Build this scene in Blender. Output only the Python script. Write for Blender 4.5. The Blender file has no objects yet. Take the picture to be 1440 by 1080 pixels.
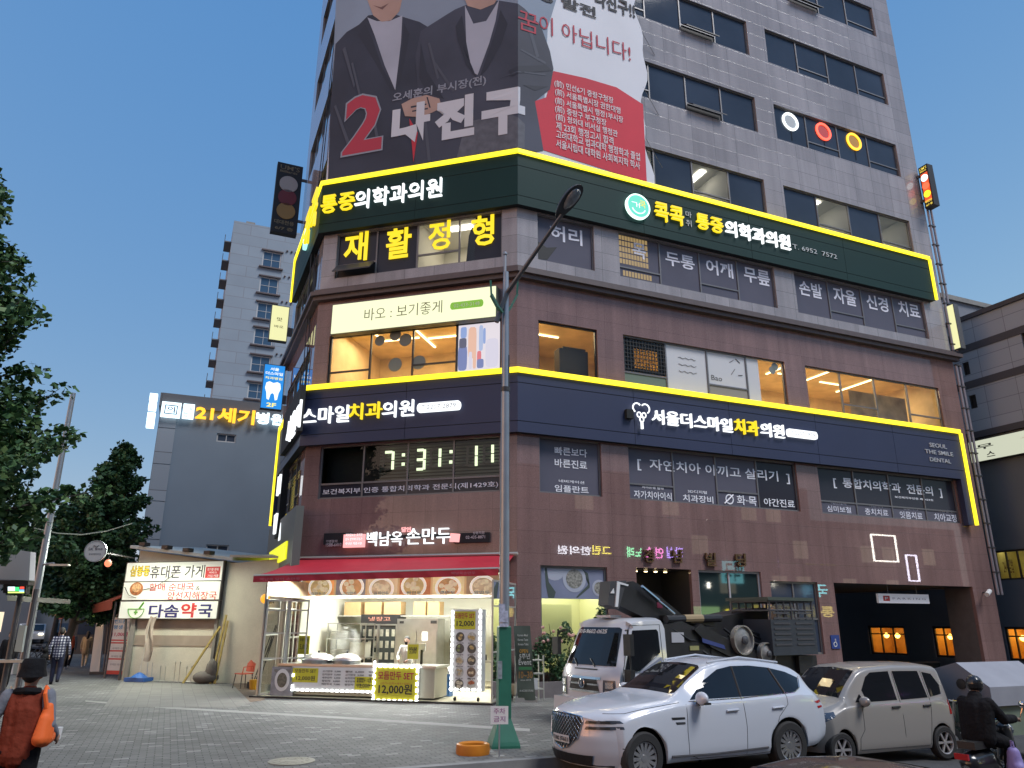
import bpy, bmesh, math, random
import numpy as np
from math import sin, cos, pi, radians, sqrt
from mathutils import Vector, Matrix
rnd = random.Random(7)
SC = bpy.context.scene
COL = SC.collection
# ---------------------------------------------------------------- camera
F_PX, PITCH, ROLL, CAM_H = 1059.6, 0.30506, 0.002535, 2.1
V = Vector
def _axes():
    cp, sp, cr, sr = cos(PITCH), sin(PITCH), cos(ROLL), sin(ROLL)
    R, F, U = V((1, 0, 0)), V((0, cp, sp)), V((0, -sp, cp))
    return cr*R+sr*U, -sr*R+cr*U, F
AX_R, AX_U, AX_F = _axes()
EYE = V((0, 0, CAM_H))
cam = bpy.data.cameras.new('camera'); cam.sensor_width = 36.0; cam.lens = F_PX/1440*36
cam.clip_end = 3000; cam.clip_start = 0.05
camo = bpy.data.objects.new('camera', cam); COL.objects.link(camo)
mw = Matrix((AX_R, AX_U, -AX_F)).transposed().to_4x4(); mw.translation = EYE
camo.matrix_world = mw; SC.camera = camo
# ---------------------------------------------------------------- dusk sky, soft last light, exposure
world = bpy.data.worlds.new('World'); SC.world = world; world.use_nodes = True
wn, wl = world.node_tree.nodes, world.node_tree.links
sky = wn.new('ShaderNodeTexSky'); sky.sky_type = 'NISHITA'; sky.sun_disc = False
SUN_EL, SUN_AZ = radians(15.0), radians(120.0)
sky.sun_elevation = SUN_EL; sky.sun_rotation = -SUN_AZ
sky.air_density = 1.0; sky.dust_density = 0.6; sky.ozone_density = 6.0
bg = wn['Background']; bg.inputs['Strength'].default_value = 0.15
# evening tint put into the sky colour per channel: flattens the blue and lifts the red towards the horizon
ma = wn.new('ShaderNodeVectorMath'); ma.operation = 'MULTIPLY_ADD'
ma.inputs[1].default_value = (2.0, .88, .22); ma.inputs[2].default_value = (.14, 1.20, 3.48)
wl.new(sky.outputs[0], ma.inputs[0]); wl.new(ma.outputs[0], bg.inputs['Color'])
sl = bpy.data.lights.new('sun', 'SUN'); sl.energy = 2.9; sl.angle = radians(22); sl.color = (1.0, 0.97, 0.95)
so = bpy.data.objects.new('sun', sl); COL.objects.link(so)
SUN_H = radians(55)      # sun lamp set higher than the sky's sun, added to light the right-hand street
_d = V((sin(SUN_AZ)*cos(SUN_H), cos(SUN_AZ)*cos(SUN_H), sin(SUN_H)))
so.rotation_euler = _d.to_track_quat('Z', 'Y').to_euler(); so.location = (0, -30, 40)
SC.view_settings.view_transform = 'Standard'; SC.view_settings.look = 'None'
SC.view_settings.gamma = 1.0; SC.view_settings.exposure = 0.0
SC.cycles.max_bounces = 6; SC.cycles.diffuse_bounces = 3; SC.cycles.glossy_bounces = 3
SC.cycles.transparent_max_bounces = 12; SC.cycles.use_denoising = True
SC.cycles.sample_clamp_indirect = 8.0; SC.cycles.blur_glossy = 0.1; SC.cycles.caustics_reflective = False; SC.cycles.caustics_refractive = False

# ---------------------------------------------------------------- materials
def lin(r, g, b):
    f = lambda c: (c/12.92 if c <= .04045 else ((c+.055)/1.055)**2.4)
    return (f(r/255), f(g/255), f(b/255))
MATS = {}
def mat(name, col=(.5, .5, .5), rough=.6, metal=0., spec=.5, emit=None, es=0., vary=0., vscale=4., bump=0., bscale=40., coat=0., alpha=1., speck=0., sscale=120.):
    if name in MATS: return MATS[name]
    m = bpy.data.materials.new(name); m.use_nodes = True
    nt = m.node_tree; b = nt.nodes['Principled BSDF']
    b.inputs['Base Color'].default_value = (*col, 1); b.inputs['Roughness'].default_value = rough
    b.inputs['Metallic'].default_value = metal; b.inputs['Specular IOR Level'].default_value = spec
    if coat: b.inputs['Coat Weight'].default_value = coat; b.inputs['Coat Roughness'].default_value = .04
    if emit: b.inputs['Emission Color'].default_value = (*emit, 1); b.inputs['Emission Strength'].default_value = es
    if alpha < 1: b.inputs['Alpha'].default_value = alpha
    if vary or speck:
        tc = nt.nodes.new('ShaderNodeTexCoord'); src = None
        out = None
        for amt, sc_, det in ((vary, vscale, 5), (speck, sscale, 2)):
            if not amt: continue
            n = nt.nodes.new('ShaderNodeTexNoise'); n.inputs['Scale'].default_value = sc_; n.inputs['Detail'].default_value = det
            nt.links.new(tc.outputs['Object'], n.inputs['Vector'])
            r = nt.nodes.new('ShaderNodeMapRange'); r.inputs[1].default_value = .3; r.inputs[2].default_value = .7
            r.inputs[3].default_value = 1-amt; r.inputs[4].default_value = 1+amt
            nt.links.new(n.outputs[0], r.inputs[0])
            mx = nt.nodes.new('ShaderNodeVectorMath'); mx.operation = 'SCALE'
            if out is None: mx.inputs[0].default_value = col
            else: nt.links.new(out, mx.inputs[0])
            nt.links.new(r.outputs[0], mx.inputs['Scale']); out = mx.outputs[0]
        nt.links.new(out, b.inputs['Base Color'])
    if bump:
        tc = nt.nodes.new('ShaderNodeTexCoord')
        n = nt.nodes.new('ShaderNodeTexNoise'); n.inputs['Scale'].default_value = bscale; n.inputs['Detail'].default_value = 4
        nt.links.new(tc.outputs['Object'], n.inputs['Vector'])
        bp = nt.nodes.new('ShaderNodeBump'); bp.inputs['Strength'].default_value = bump; bp.inputs['Distance'].default_value = .02
        nt.links.new(n.outputs[0], bp.inputs['Height']); nt.links.new(bp.outputs[0], b.inputs['Normal'])
    MATS[name] = m; return m
def emat(name, col, s):                     # something that gives off light
    return mat(name, (.02, .02, .02), .5, emit=col, es=s)
def tiled(name, col, grout, tw, th, rough, vary=.08, mortar=.006, offset=0., speck=.0, sscale=90., uv=True, bumpd=.15, spec=.5, big=.0, odd=.0, streak=.0):
    """stone or paver tiles laid out in the surface's own metric UVs"""
    if name in MATS: return MATS[name]
    m = bpy.data.materials.new(name); m.use_nodes = True
    nt = m.node_tree; b = nt.nodes['Principled BSDF']; L = nt.links
    tc = nt.nodes.new('ShaderNodeTexCoord')
    br = nt.nodes.new('ShaderNodeTexBrick'); br.inputs['Scale'].default_value = 1
    br.inputs['Brick Width'].default_value = tw; br.inputs['Row Height'].default_value = th
    br.inputs['Mortar Size'].default_value = mortar; br.inputs['Mortar Smooth'].default_value = .3
    br.offset = offset; br.inputs['Bias'].default_value = 0
    c1 = tuple(min(1, c*(1+vary)) for c in col); c2 = tuple(c*(1-vary) for c in col)
    br.inputs['Color1'].default_value = (*c1, 1); br.inputs['Color2'].default_value = (*c2, 1); br.inputs['Mortar'].default_value = (*grout, 1)
    L.new(tc.outputs['UV'], br.inputs['Vector'])
    out = br.outputs['Color']
    if odd:                                  # a few paler units scattered through the pattern
        b2 = nt.nodes.new('ShaderNodeTexBrick'); b2.inputs['Scale'].default_value = 1; b2.offset = offset; b2.inputs['Bias'].default_value = 0
        b2.inputs['Brick Width'].default_value = tw; b2.inputs['Row Height'].default_value = th; b2.inputs['Mortar Size'].default_value = mortar
        b2.inputs['Color1'].default_value = (0, 0, 0, 1); b2.inputs['Color2'].default_value = (1, 1, 1, 1); b2.inputs['Mortar'].default_value = (0, 0, 0, 1)
        L.new(tc.outputs['UV'], b2.inputs['Vector'])
        rr = nt.nodes.new('ShaderNodeMapRange'); rr.inputs[1].default_value = 1-odd; rr.inputs[2].default_value = 1-odd+.01; rr.inputs[3].default_value = 1; rr.inputs[4].default_value = 2.3
        L.new(b2.outputs['Color'], rr.inputs[0])
        mo = nt.nodes.new('ShaderNodeVectorMath'); mo.operation = 'SCALE'; L.new(out, mo.inputs[0]); L.new(rr.outputs[0], mo.inputs['Scale']); out = mo.outputs[0]
    for amt, sc_ in ((speck, sscale), (big, .35), (streak, 1.)):
        if not amt: continue
        n = nt.nodes.new('ShaderNodeTexNoise'); n.inputs['Scale'].default_value = sc_; n.inputs['Detail'].default_value = 3
        if amt is streak and sc_ == 1.:      # rain streaks drawn out down the wall
            vm = nt.nodes.new('ShaderNodeVectorMath'); vm.operation = 'MULTIPLY'; vm.inputs[1].default_value = (3.2, 3.2, .16); L.new(tc.outputs['Object'], vm.inputs[0]); L.new(vm.outputs[0], n.inputs['Vector'])
        else: L.new(tc.outputs['Object'], n.inputs['Vector'])
        r = nt.nodes.new('ShaderNodeMapRange'); r.inputs[1].default_value = .3; r.inputs[2].default_value = .7; r.inputs[3].default_value = 1-amt; r.inputs[4].default_value = 1+amt
        L.new(n.outputs[0], r.inputs[0])
        mx = nt.nodes.new('ShaderNodeVectorMath'); mx.operation = 'SCALE'
        L.new(out, mx.inputs[0]); L.new(r.outputs[0], mx.inputs['Scale']); out = mx.outputs[0]
    L.new(out, b.inputs['Base Color'])
    b.inputs['Roughness'].default_value = rough; b.inputs['Specular IOR Level'].default_value = spec
    if bumpd:
        bp = nt.nodes.new('ShaderNodeBump'); bp.inputs['Strength'].default_value = bumpd; bp.inputs['Distance'].default_value = .01; bp.invert = True
        L.new(br.outputs['Fac'], bp.inputs['Height']); L.new(bp.outputs[0], b.inputs['Normal'])
    MATS[name] = m; return m
def glass(name, tint=(.7, .8, .85), refl=1.0):
    """thin pane: see-through with a mirror sheen that grows at grazing angles"""
    if name in MATS: return MATS[name]
    m = bpy.data.materials.new(name); m.use_nodes = True
    nt = m.node_tree; nt.nodes.clear(); L = nt.links
    o = nt.nodes.new('ShaderNodeOutputMaterial'); mx = nt.nodes.new('ShaderNodeMixShader')
    t = nt.nodes.new('ShaderNodeBsdfTransparent'); t.inputs[0].default_value = (*tint, 1)
    g = nt.nodes.new('ShaderNodeBsdfGlossy'); g.inputs[0].default_value = (1, 1, 1, 1); g.inputs['Roughness'].default_value = .02
    fr = nt.nodes.new('ShaderNodeFresnel'); fr.inputs[0].default_value = 1.45
    mu = nt.nodes.new('ShaderNodeMath'); mu.operation = 'MULTIPLY'; mu.inputs[1].default_value = refl
    L.new(fr.outputs[0], mu.inputs[0]); L.new(mu.outputs[0], mx.inputs[0]); L.new(t.outputs[0], mx.inputs[1]); L.new(g.outputs[0], mx.inputs[2]); L.new(mx.outputs[0], o.inputs[0])
    MATS[name] = m; return m

# ---------------------------------------------------------------- placing helpers (the measured planes of the street)
def ray(px, py): return AX_R*((px-720)/F_PX) + AX_U*(-(py-540)/F_PX) + AX_F
def on_z(px, py, z=0.):
    d = ray(px, py); return EYE + d*((z-CAM_H)/d.z)
def at_y(px, py, y):
    d = ray(px, py); return EYE + d*(y/d.y)
class Face:
    """a vertical wall plane: Q left end at ground (as seen from outside), U to the viewer's right, N outward"""
    def __init__(s, Q, N, length):
        s.Q = V(Q); s.N = V(N).normalized(); s.U = V((-s.N.y, s.N.x, 0)); s.len = length
    def pt(s, a, z, d=0.): return s.Q + s.U*a + s.N*d + V((0, 0, z))
    def px(s, x, y, d=0.):
        r = ray(x, y); q = s.Q+s.N*d; t = (q-EYE).dot(s.N)/r.dot(s.N); p = EYE+r*t
        return (p-s.Q).dot(s.U), p.z
    def rect(s, x0, y0, x1, y1, d=0.):
        a0, z1 = s.px(x0, y0, d); a1, z0 = s.px(x1, y1, d); return a0, a1, z0, z1
    def mat4(s): return Matrix(((s.U.x, -s.N.x, 0), (s.U.y, -s.N.y, 0), (0, 0, 1)))   # local x = U, local y = -N (into the wall)
    def rz(s): return math.atan2(s.U.y, s.U.x)
NR = V((0.39771, -0.91751, 0)); NC = V((-0.27355, -0.96186, 0)); NL = V((-0.91751, -0.39771, 0))
P1 = V((0.1696, 23.8802, 0)); P0 = V((-7.2474, 25.9895, 0))
FR = Face(P1, NR, 21.75); FC = Face(P0, NC, 7.711)
P3 = P0 + V((-NL.y, NL.x, 0))*-8.6
FL = Face(P3, NL, 8.6)
def wrap(d, eL=0., eR=0.):
    """corner points of the facade line pushed out by d (mitred); eL / eR shorten the two far ends"""
    def hit(f, g):
        p, q = f.Q+f.N*d, g.Q+g.N*d
        den = f.U.x*g.U.y-f.U.y*g.U.x
        t = ((q.x-p.x)*g.U.y-(q.y-p.y)*g.U.x)/den
        return p+f.U*t
    return [FL.pt(eL, 0, d), hit(FL, FC), hit(FC, FR), FR.pt(FR.len-eR, 0, d)]

# ---------------------------------------------------------------- mesh building
PM = {}
def link(o, parent=None):
    COL.objects.link(o)
    if parent is not None: o.parent = parent
    return o
def setp(o, label=None, cat=None, group=None, kind=None):
    if label: o['label'] = label
    if cat: o['category'] = cat
    if group: o['group'] = group
    if kind: o['kind'] = kind
    return o
def thing(name, label, cat, loc=(0, 0, 0), rz=0., group=None):
    o = bpy.data.objects.new(name, None); o.empty_display_size = .2; link(o)
    o.location = loc; o.rotation_euler = (0, 0, rz)
    PM[o.name] = (Matrix.Translation(V(loc)) @ Matrix.Rotation(rz, 4, 'Z')).inverted()
    return setp(o, label, cat, group)
class MB:
    def __init__(s): s.v = []; s.f = []; s.uv = []; s.m = []; s.tags = {}; s.tag = None
    def add(s, vs, fs, uvs=None, mi=0):
        n = len(s.v); s.v += [V(p) for p in vs]; s.uv += (uvs if uvs else [(0, 0)]*len(vs))
        if s.tag is not None:
            for i in range(len(fs)): s.tags[len(s.f)+i] = s.tag
        s.f += [tuple(i+n for i in f) for f in fs]; s.m += [mi]*len(fs); return s
    def box(s, c, d, R=None, mi=0):
        hx, hy, hz = d[0]/2, d[1]/2, d[2]/2; c = V(c)
        vs = [V((x, y, z)) for z in (-hz, hz) for y in (-hy, hy) for x in (-hx, hx)]
        if R is not None: vs = [R @ p for p in vs]
        return s.add([c+p for p in vs], [(0, 2, 3, 1), (4, 5, 7, 6), (0, 1, 5, 4), (2, 6, 7, 3), (0, 4, 6, 2), (1, 3, 7, 5)], mi=mi)
    def fbox(s, F, a0, a1, z0, z1, d0, d1, mi=0):
        if d0 > d1: d0, d1 = d1, d0
        vs = [F.pt(a, z, d) for z in (z0, z1) for d in (d1, d0) for a in (a0, a1)]
        uv = [(a, z) for z in (z0, z1) for d in (d1, d0) for a in (a0, a1)]
        return s.add(vs, [(0, 2, 3, 1), (4, 5, 7, 6), (0, 1, 5, 4), (2, 6, 7, 3), (0, 4, 6, 2), (1, 3, 7, 5)], uv, mi)
    def fquad(s, F, a0, a1, z0, z1, d=0., mi=0):
        return s.add([F.pt(a0, z0, d), F.pt(a1, z0, d), F.pt(a1, z1, d), F.pt(a0, z1, d)], [(0, 1, 2, 3)], [(a0, z0), (a1, z0), (a1, z1), (a0, z1)], mi)
    def poly(s, pts, mi=0): return s.add(pts, [tuple(range(len(pts)))], mi=mi)
    def prism(s, pts, vec, mi=0):
        """closed polygon pts swept along vec"""
        n = len(pts); vec = V(vec); a = [V(p) for p in pts]; b = [p+vec for p in a]
        fs = [tuple(range(n))[::-1], tuple(range(n, 2*n))]+[(i, (i+1) % n, n+(i+1) % n, n+i) for i in range(n)]
        return s.add(a+b, fs, mi=mi)
    def fpoly(s, F, pts, d0, d1, mi=0):
        return s.prism([F.pt(a, z, d0) for a, z in pts], F.N*(d1-d0), mi)
    def tube(s, pts, r, n=8, caps=True, mi=0):
        pts = [V(p) for p in pts]; rs = r if isinstance(r, (list, tuple)) else [r]*len(pts)
        ring = []; prev = None
        for i, p in enumerate(pts):
            t = (pts[min(i+1, len(pts)-1)]-pts[max(i-1, 0)])
            t = t.normalized() if t.length > 1e-9 else V((0, 0, 1))
            if prev is None: a = t.orthogonal().normalized()
            else: a = (prev-t*prev.dot(t)); a = a.normalized() if a.length > 1e-6 else t.orthogonal().normalized()
            prev = a; b = t.cross(a)
            ring.append([p+(a*cos(2*pi*k/n)+b*sin(2*pi*k/n))*rs[i] for k in range(n)])
        vs = [q for rg in ring for q in rg]; fs = []
        for i in range(len(pts)-1):
            for k in range(n): fs.append((i*n+k, i*n+(k+1) % n, (i+1)*n+(k+1) % n, (i+1)*n+k))
        if caps: fs += [tuple(range(n))[::-1], tuple(range((len(pts)-1)*n, len(pts)*n))]
        return s.add(vs, fs, mi=mi)
    def lathe(s, prof, c, axis=(0, 0, 1), n=16, mi=0, caps=True):
        """prof: (r, h) pairs about an axis through c"""
        ax = V(axis).normalized(); a = ax.orthogonal().normalized(); b = ax.cross(a); c = V(c); vs = []; fs = []
        for r, h in prof: vs += [c+ax*h+(a*cos(2*pi*k/n)+b*sin(2*pi*k/n))*r for k in range(n)]
        for i in range(len(prof)-1):
            for k in range(n): fs.append((i*n+k, i*n+(k+1) % n, (i+1)*n+(k+1) % n, (i+1)*n+k))
        if caps:
            if prof[0][0] > 1e-4: fs.append(tuple(range(n))[::-1])
            if prof[-1][0] > 1e-4: fs.append(tuple(range((len(prof)-1)*n, len(prof)*n)))
        return s.add(vs, fs, mi=mi)
    def ball(s, c, r, n=10, m=6, sc=(1, 1, 1), mi=0):
        c = V(c); vs = [c+V((0, 0, -r*sc[2]))]; fs = []
        for j in range(1, m):
            t = -pi/2+pi*j/m
            vs += [c+V((r*cos(t)*cos(2*pi*k/n)*sc[0], r*cos(t)*sin(2*pi*k/n)*sc[1], r*sin(t)*sc[2])) for k in range(n)]
        vs.append(c+V((0, 0, r*sc[2])))
        for k in range(n):
            fs.append((0, 1+(k+1) % n, 1+k)); e = len(vs)-1; q = 1+(m-2)*n; fs.append((q+k, q+(k+1) % n, e))
        for j in range(m-2):
            for k in range(n): fs.append((1+j*n+k, 1+j*n+(k+1) % n, 1+(j+1)*n+(k+1) % n, 1+(j+1)*n+k))
        return s.add(vs, fs, mi=mi)
    def frame(s, F, a0, a1, z0, z1, w, d0, d1, mi=0):
        s.fbox(F, a0, a1, z1-w, z1, d0, d1, mi); s.fbox(F, a0, a1, z0, z0+w, d0, d1, mi)
        s.fbox(F, a0, a0+w, z0+w, z1-w, d0, d1, mi); s.fbox(F, a1-w, a1, z0+w, z1-w, d0, d1, mi); return s
    def build(s, name, m, parent=None, label=None, cat=None, group=None, kind=None, smooth=False, local=False, mods=None):
        if name in APART:                               # separate pieces become parts of their own
            par = list(range(len(s.v)))
            def root(i):
                while par[i] != i: par[i] = par[par[i]]; i = par[i]
                return i
            for f in s.f:
                for i in f[1:]: par[root(i)] = root(f[0])
            cl = {}
            for f, mi_ in zip(s.f, s.m): cl.setdefault(root(f[0]), []).append((f, mi_))
            box = [[[min(s.v[i][k] for f, _ in fl for i in f)-.03 for k in range(3)], [max(s.v[i][k] for f, _ in fl for i in f)+.03 for k in range(3)], fl] for fl in cl.values()]
            done = False
            while not done:
                done = True
                for a in range(len(box)):
                    for b in range(a+1, len(box)):
                        if all(box[a][0][k] <= box[b][1][k] and box[b][0][k] <= box[a][1][k] for k in range(3)):
                            box[a] = [[min(p, q) for p, q in zip(box[a][0], box[b][0])], [max(p, q) for p, q in zip(box[a][1], box[b][1])], box[a][2]+box[b][2]]; box.pop(b); done = False; break
                    if not done: break
            if len(box) > 1:
                first = None
                for _, _, fl in box:
                    q = MB(); ids = sorted({i for f, _ in fl for i in f}); mp = {i: j for j, i in enumerate(ids)}; q.v = [s.v[i] for i in ids]; q.uv = [s.uv[i] for i in ids]; q.f = [tuple(mp[i] for i in f) for f, _ in fl]; q.m = [x for _, x in fl]
                    o = _RAW(q, name, m, parent, label=label, cat=cat, group=group, kind=kind, smooth=smooth, local=local); first = first or o
                return first
        if name.endswith('lettering') and s.tags:       # one object per wall face; on windows one per line of text
            key = (lambda t: t) if name.startswith('window') else (lambda t: t[0])
            gr = {}
            for i, f in enumerate(s.f): gr.setdefault(key(s.tags[i]) if i in s.tags else None, []).append(f)
            if len(gr) > 1:
                first = None
                for k, fl in gr.items():
                    q = MB(); ids = sorted({i for f in fl for i in f}); mp = {i: j for j, i in enumerate(ids)}; q.v = [s.v[i] for i in ids]; q.uv = [(0, 0)]*len(ids); q.f = [tuple(mp[i] for i in f) for f in fl]; q.m = [0]*len(fl)
                    o = q.build(name, m, parent, label=label, cat=cat, group=group, kind=kind, smooth=smooth, local=local); first = first or o
                return first
        me = bpy.data.meshes.new(name)
        vs = s.v
        top = parent
        if parent is not None and not local:
            while top.parent is not None: top = top.parent
            inv = PM.get(top.name)
            if inv is not None: vs = [inv @ p for p in vs]
        me.from_pydata([tuple(p) for p in vs], [], s.f)
        for k in (m if isinstance(m, (list, tuple)) else [m]): me.materials.append(k)
        if any(s.m): me.polygons.foreach_set('material_index', s.m)
        if any(u != (0, 0) for u in s.uv):
            ul = me.uv_layers.new(name='UVMap'); li = np.empty(len(me.loops), dtype=np.int32); me.loops.foreach_get('vertex_index', li)
            ul.data.foreach_set('uv', np.array(s.uv, dtype=np.float32)[li].ravel())
        if smooth: me.polygons.foreach_set('use_smooth', [True]*len(me.polygons))
        me.update()
        o = bpy.data.objects.new(name, me); link(o, parent)
        if smooth == 'auto' or (smooth and mods is None):
            try: me.set_sharp_from_angle(angle=radians(38))
            except Exception: pass
        return setp(o, label, cat, group, kind)
_RAW = MB.build
APART = {'disc_film', 'side_panel', 'clamp', 'window_pane', 'lit_window', 'post', 'hanger', 'bracket', 'roof_rail', 'mirror', 'castor', 'painted_band', 'flood_lamp', 'lens', 'grille_bar', 'ceiling_light', 'ceiling_tube', 'pendant_lamp', 'downlight', 'wiper', 'door_frame', 'vent_cap', 'colon', 'louvre', 'rail', 'yellow_patch', 'tie_rope', 'plank', 'handle', 'printed_leaf', 'ring_light', 'neon_trim', 'basket_mount', 'headlight', 'tail_light', 'lattice_backing', 'door', 'shelf', 'badge', 'red_stripe', 'printed_bowl', 'printed_lapel', 'printed_fingers', 'printed_slogan', 'mirror_foot', 'torn_poster', 'grille', 'eyes', 'coping', 'string_course', 'wall_panel'}
def bx(name, m, parent, c, d, rz=0., local=False, **k):
    return MB().box(c, d, Matrix.Rotation(rz, 3, 'Z') if rz else None).build(name, m, parent, local=local, **k)
def dup(root, loc, rz=None, label=None, group=None):
    r = root.copy(); COL.objects.link(r); r.location = loc
    if rz is not None: r.rotation_euler = (0, 0, rz)
    if label: r['label'] = label
    if group: r['group'] = group
    for ch in list(root.children):
        c = ch.copy(); COL.objects.link(c); c.parent = r
        for g in ch.children:
            d = g.copy(); COL.objects.link(d); d.parent = c
    return r
# ---------------------------------------------------------------- lettering
_TC = {}
def glyphs(body, bold=.0, res=2, lsp=1.0):
    key = (body, bold, res, lsp)
    if key in _TC: return _TC[key]
    cu = bpy.data.curves.new('t', 'FONT'); cu.body = body; cu.offset = bold; cu.resolution_u = res; cu.space_character = lsp; cu.fill_mode = 'FRONT'; cu.align_x = 'CENTER'
    o = bpy.data.objects.new('t', cu); COL.objects.link(o)
    dg = bpy.context.evaluated_depsgraph_get()
    me = bpy.data.meshes.new_from_object(o.evaluated_get(dg))
    vs = [(v.co.x, v.co.y) for v in me.vertices]; fs = [tuple(p.vertices) for p in me.polygons]
    bpy.data.objects.remove(o); bpy.data.curves.remove(cu); bpy.data.meshes.remove(me)
    if vs:
        x0 = min(v[0] for v in vs); x1 = max(v[0] for v in vs); y0 = min(v[1] for v in vs); y1 = max(v[1] for v in vs)
        w, h = max(x1-x0, 1e-6), max(y1-y0, 1e-6)
        vs = [((x-x0)/w, (y-y0)/h) for x, y in vs]
    _TC[key] = (vs, fs, w/h if vs else 1); return _TC[key]
def letters(mb, F, body, a0, a1, z0, z1, d, depth=0., bold=.02, mi=0, slant=0., flip=False, lsp=1.0):
    """text fitted to a rectangle of a wall plane, raised by depth"""
    vs, fs, _ = glyphs(body, bold, 2, lsp); mb.tag = (id(F), len(mb.f))
    P = [((1-u if flip else u)*(a1-a0)+a0+slant*v, v*(z1-z0)+z0) for u, v in vs]
    if flip: fs = [f[::-1] for f in fs]
    if depth <= 0: mb.add([F.pt(a, z, d) for a, z in P], fs, mi=mi); mb.tag = None; return mb
    n = len(P); ed = {}
    for f in fs:
        for i in range(len(f)):
            e = (f[i], f[(i+1) % len(f)]); ed[e] = ed.get(e, 0)+1
    side = [(b, a, a+n, b+n) for (a, b) in ed if (b, a) not in ed]
    mb.add([F.pt(a, z, d+depth) for a, z in P]+[F.pt(a, z, d) for a, z in P], list(fs)+[(a, b, c_, d_) for (a, b, c_, d_) in side], mi=mi); mb.tag = None; return mb
def lpx(mb, F, body, x0, y0, x1, y1, d, depth=0., **k):
    a0, a1, z0, z1 = F.rect(x0, y0, x1, y1, d); return letters(mb, F, body, a0, a1, z0, z1, d, depth, **k)
def sky_wall(mb, F, a0, a1, z0, z1, holes, d=0., rev=.14, mi=0):
    """wall sheet with rectangular openings and their reveals"""
    xs = sorted({a0, a1, *[min(max(h[0], a0), a1) for h in holes], *[min(max(h[1], a0), a1) for h in holes]})
    zs = sorted({z0, z1, *[min(max(h[2], z0), z1) for h in holes], *[min(max(h[3], z0), z1) for h in holes]})
    for i in range(len(xs)-1):
        for j in range(len(zs)-1):
            cx, cz = (xs[i]+xs[i+1])/2, (zs[j]+zs[j+1])/2
            if any(h[0] < cx < h[1] and h[2] < cz < h[3] for h in holes): continue
            mb.fquad(F, xs[i], xs[i+1], zs[j], zs[j+1], d, mi)
    for h in holes:
        p, q, r, t = h[:4]
        for (A, B) in (((p, r), (q, r)), ((q, r), (q, t)), ((q, t), (p, t)), ((p, t), (p, r))):
            mb.add([F.pt(A[0], A[1], d), F.pt(B[0], B[1], d), F.pt(B[0], B[1], d-rev), F.pt(A[0], A[1], d-rev)], [(3, 2, 1, 0)], [(A[0], A[1]), (B[0], B[1]), (B[0]+rev, B[1]+rev), (A[0]+rev, A[1]+rev)], mi)
    return mb
def ringshape(mb, F, a, z, r0, r1, d, depth, n=28, sx=1., mi=0):
    """annulus (or disc when r0 = 0) on a wall plane"""
    fr = [F.pt(a+cos(2*pi*k/n)*r1*sx, z+sin(2*pi*k/n)*r1, d+depth) for k in range(n)]
    bk = [F.pt(a+cos(2*pi*k/n)*r1*sx, z+sin(2*pi*k/n)*r1, d) for k in range(n)]
    if r0 <= 0: return mb.add(fr+bk, [tuple(range(n))]+[(n+k, n+(k+1) % n, (k+1) % n, k) for k in range(n)], mi=mi)
    inn = [F.pt(a+cos(2*pi*k/n)*r0*sx, z+sin(2*pi*k/n)*r0, d+depth) for k in range(n)]
    inb = [F.pt(a+cos(2*pi*k/n)*r0*sx, z+sin(2*pi*k/n)*r0, d) for k in range(n)]
    fs = []
    for k in range(n):
        j = (k+1) % n
        fs += [(k, j, 2*n+j, 2*n+k), (n+k, n+j, j, k), (2*n+k, 2*n+j, 3*n+j, 3*n+k)]
    return mb.add(fr+bk+inn+inb, fs, mi=mi)
# ================================================================ SETTING: ground
M_pav = tiled('paver_blocks', (.120, .119, .113), (.042, .042, .040), .24, .12, .8, vary=.2, mortar=.009, offset=.5, speck=.12, sscale=60, big=.3, bumpd=.9, odd=.06)
M_asph = mat('asphalt', (.052, .053, .056), .85, vary=.25, vscale=.6, speck=.25, sscale=90, bump=.3, bscale=180)
M_kerb = mat('kerb_granite', (.20, .20, .20), .8, vary=.12, vscale=3, speck=.12, sscale=140)
M_slab = tiled('pale_slabs', (.150, .145, .132), (.075, .072, .066), .3, .3, .8, vary=.09, mortar=.005, speck=.1, sscale=60, bumpd=.3)
M_conc = mat('concrete', (.26, .255, .24), .9, vary=.15, vscale=1.2, speck=.12, sscale=60, bump=.2)
M_dirt = mat('bare_dirt', (.12, .085, .06), .95, vary=.3, vscale=3, speck=.3, sscale=40, bump=.5)
def frame2(a, d, z=0.): return FR.pt(a, z, d)      # street coordinates: a along the right facade, d out from it
def road_z(a): return -.24-.03*max(min(a, 14), -2) if a > -2 else -.18
# asphalt sheet to the horizon (falls a little to the right, climbs far up the left street)
mb = MB()
aa = [-900, -200, -60, -20, -8, -2, 0, 3, 6, 10, 14, 40, 200, 900]; dd = [-900, -300, -60, -10, 4, 8, 12, 20, 60, 900]
for i in range(len(aa)):
    for j in range(len(dd)):
        p = frame2(aa[i], dd[j]); z = road_z(aa[i])-.02
        mb.v.append(V((p.x, p.y, z))); mb.uv.append((0, 0))
nj = len(dd)
for i in range(len(aa)-1):
    for j in range(nj-1):
        mb.f.append((i*nj+j, i*nj+j+1, (i+1)*nj+j+1, (i+1)*nj+j)); mb.m.append(0)
mb.build('ground', M_asph, kind='structure')
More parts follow.
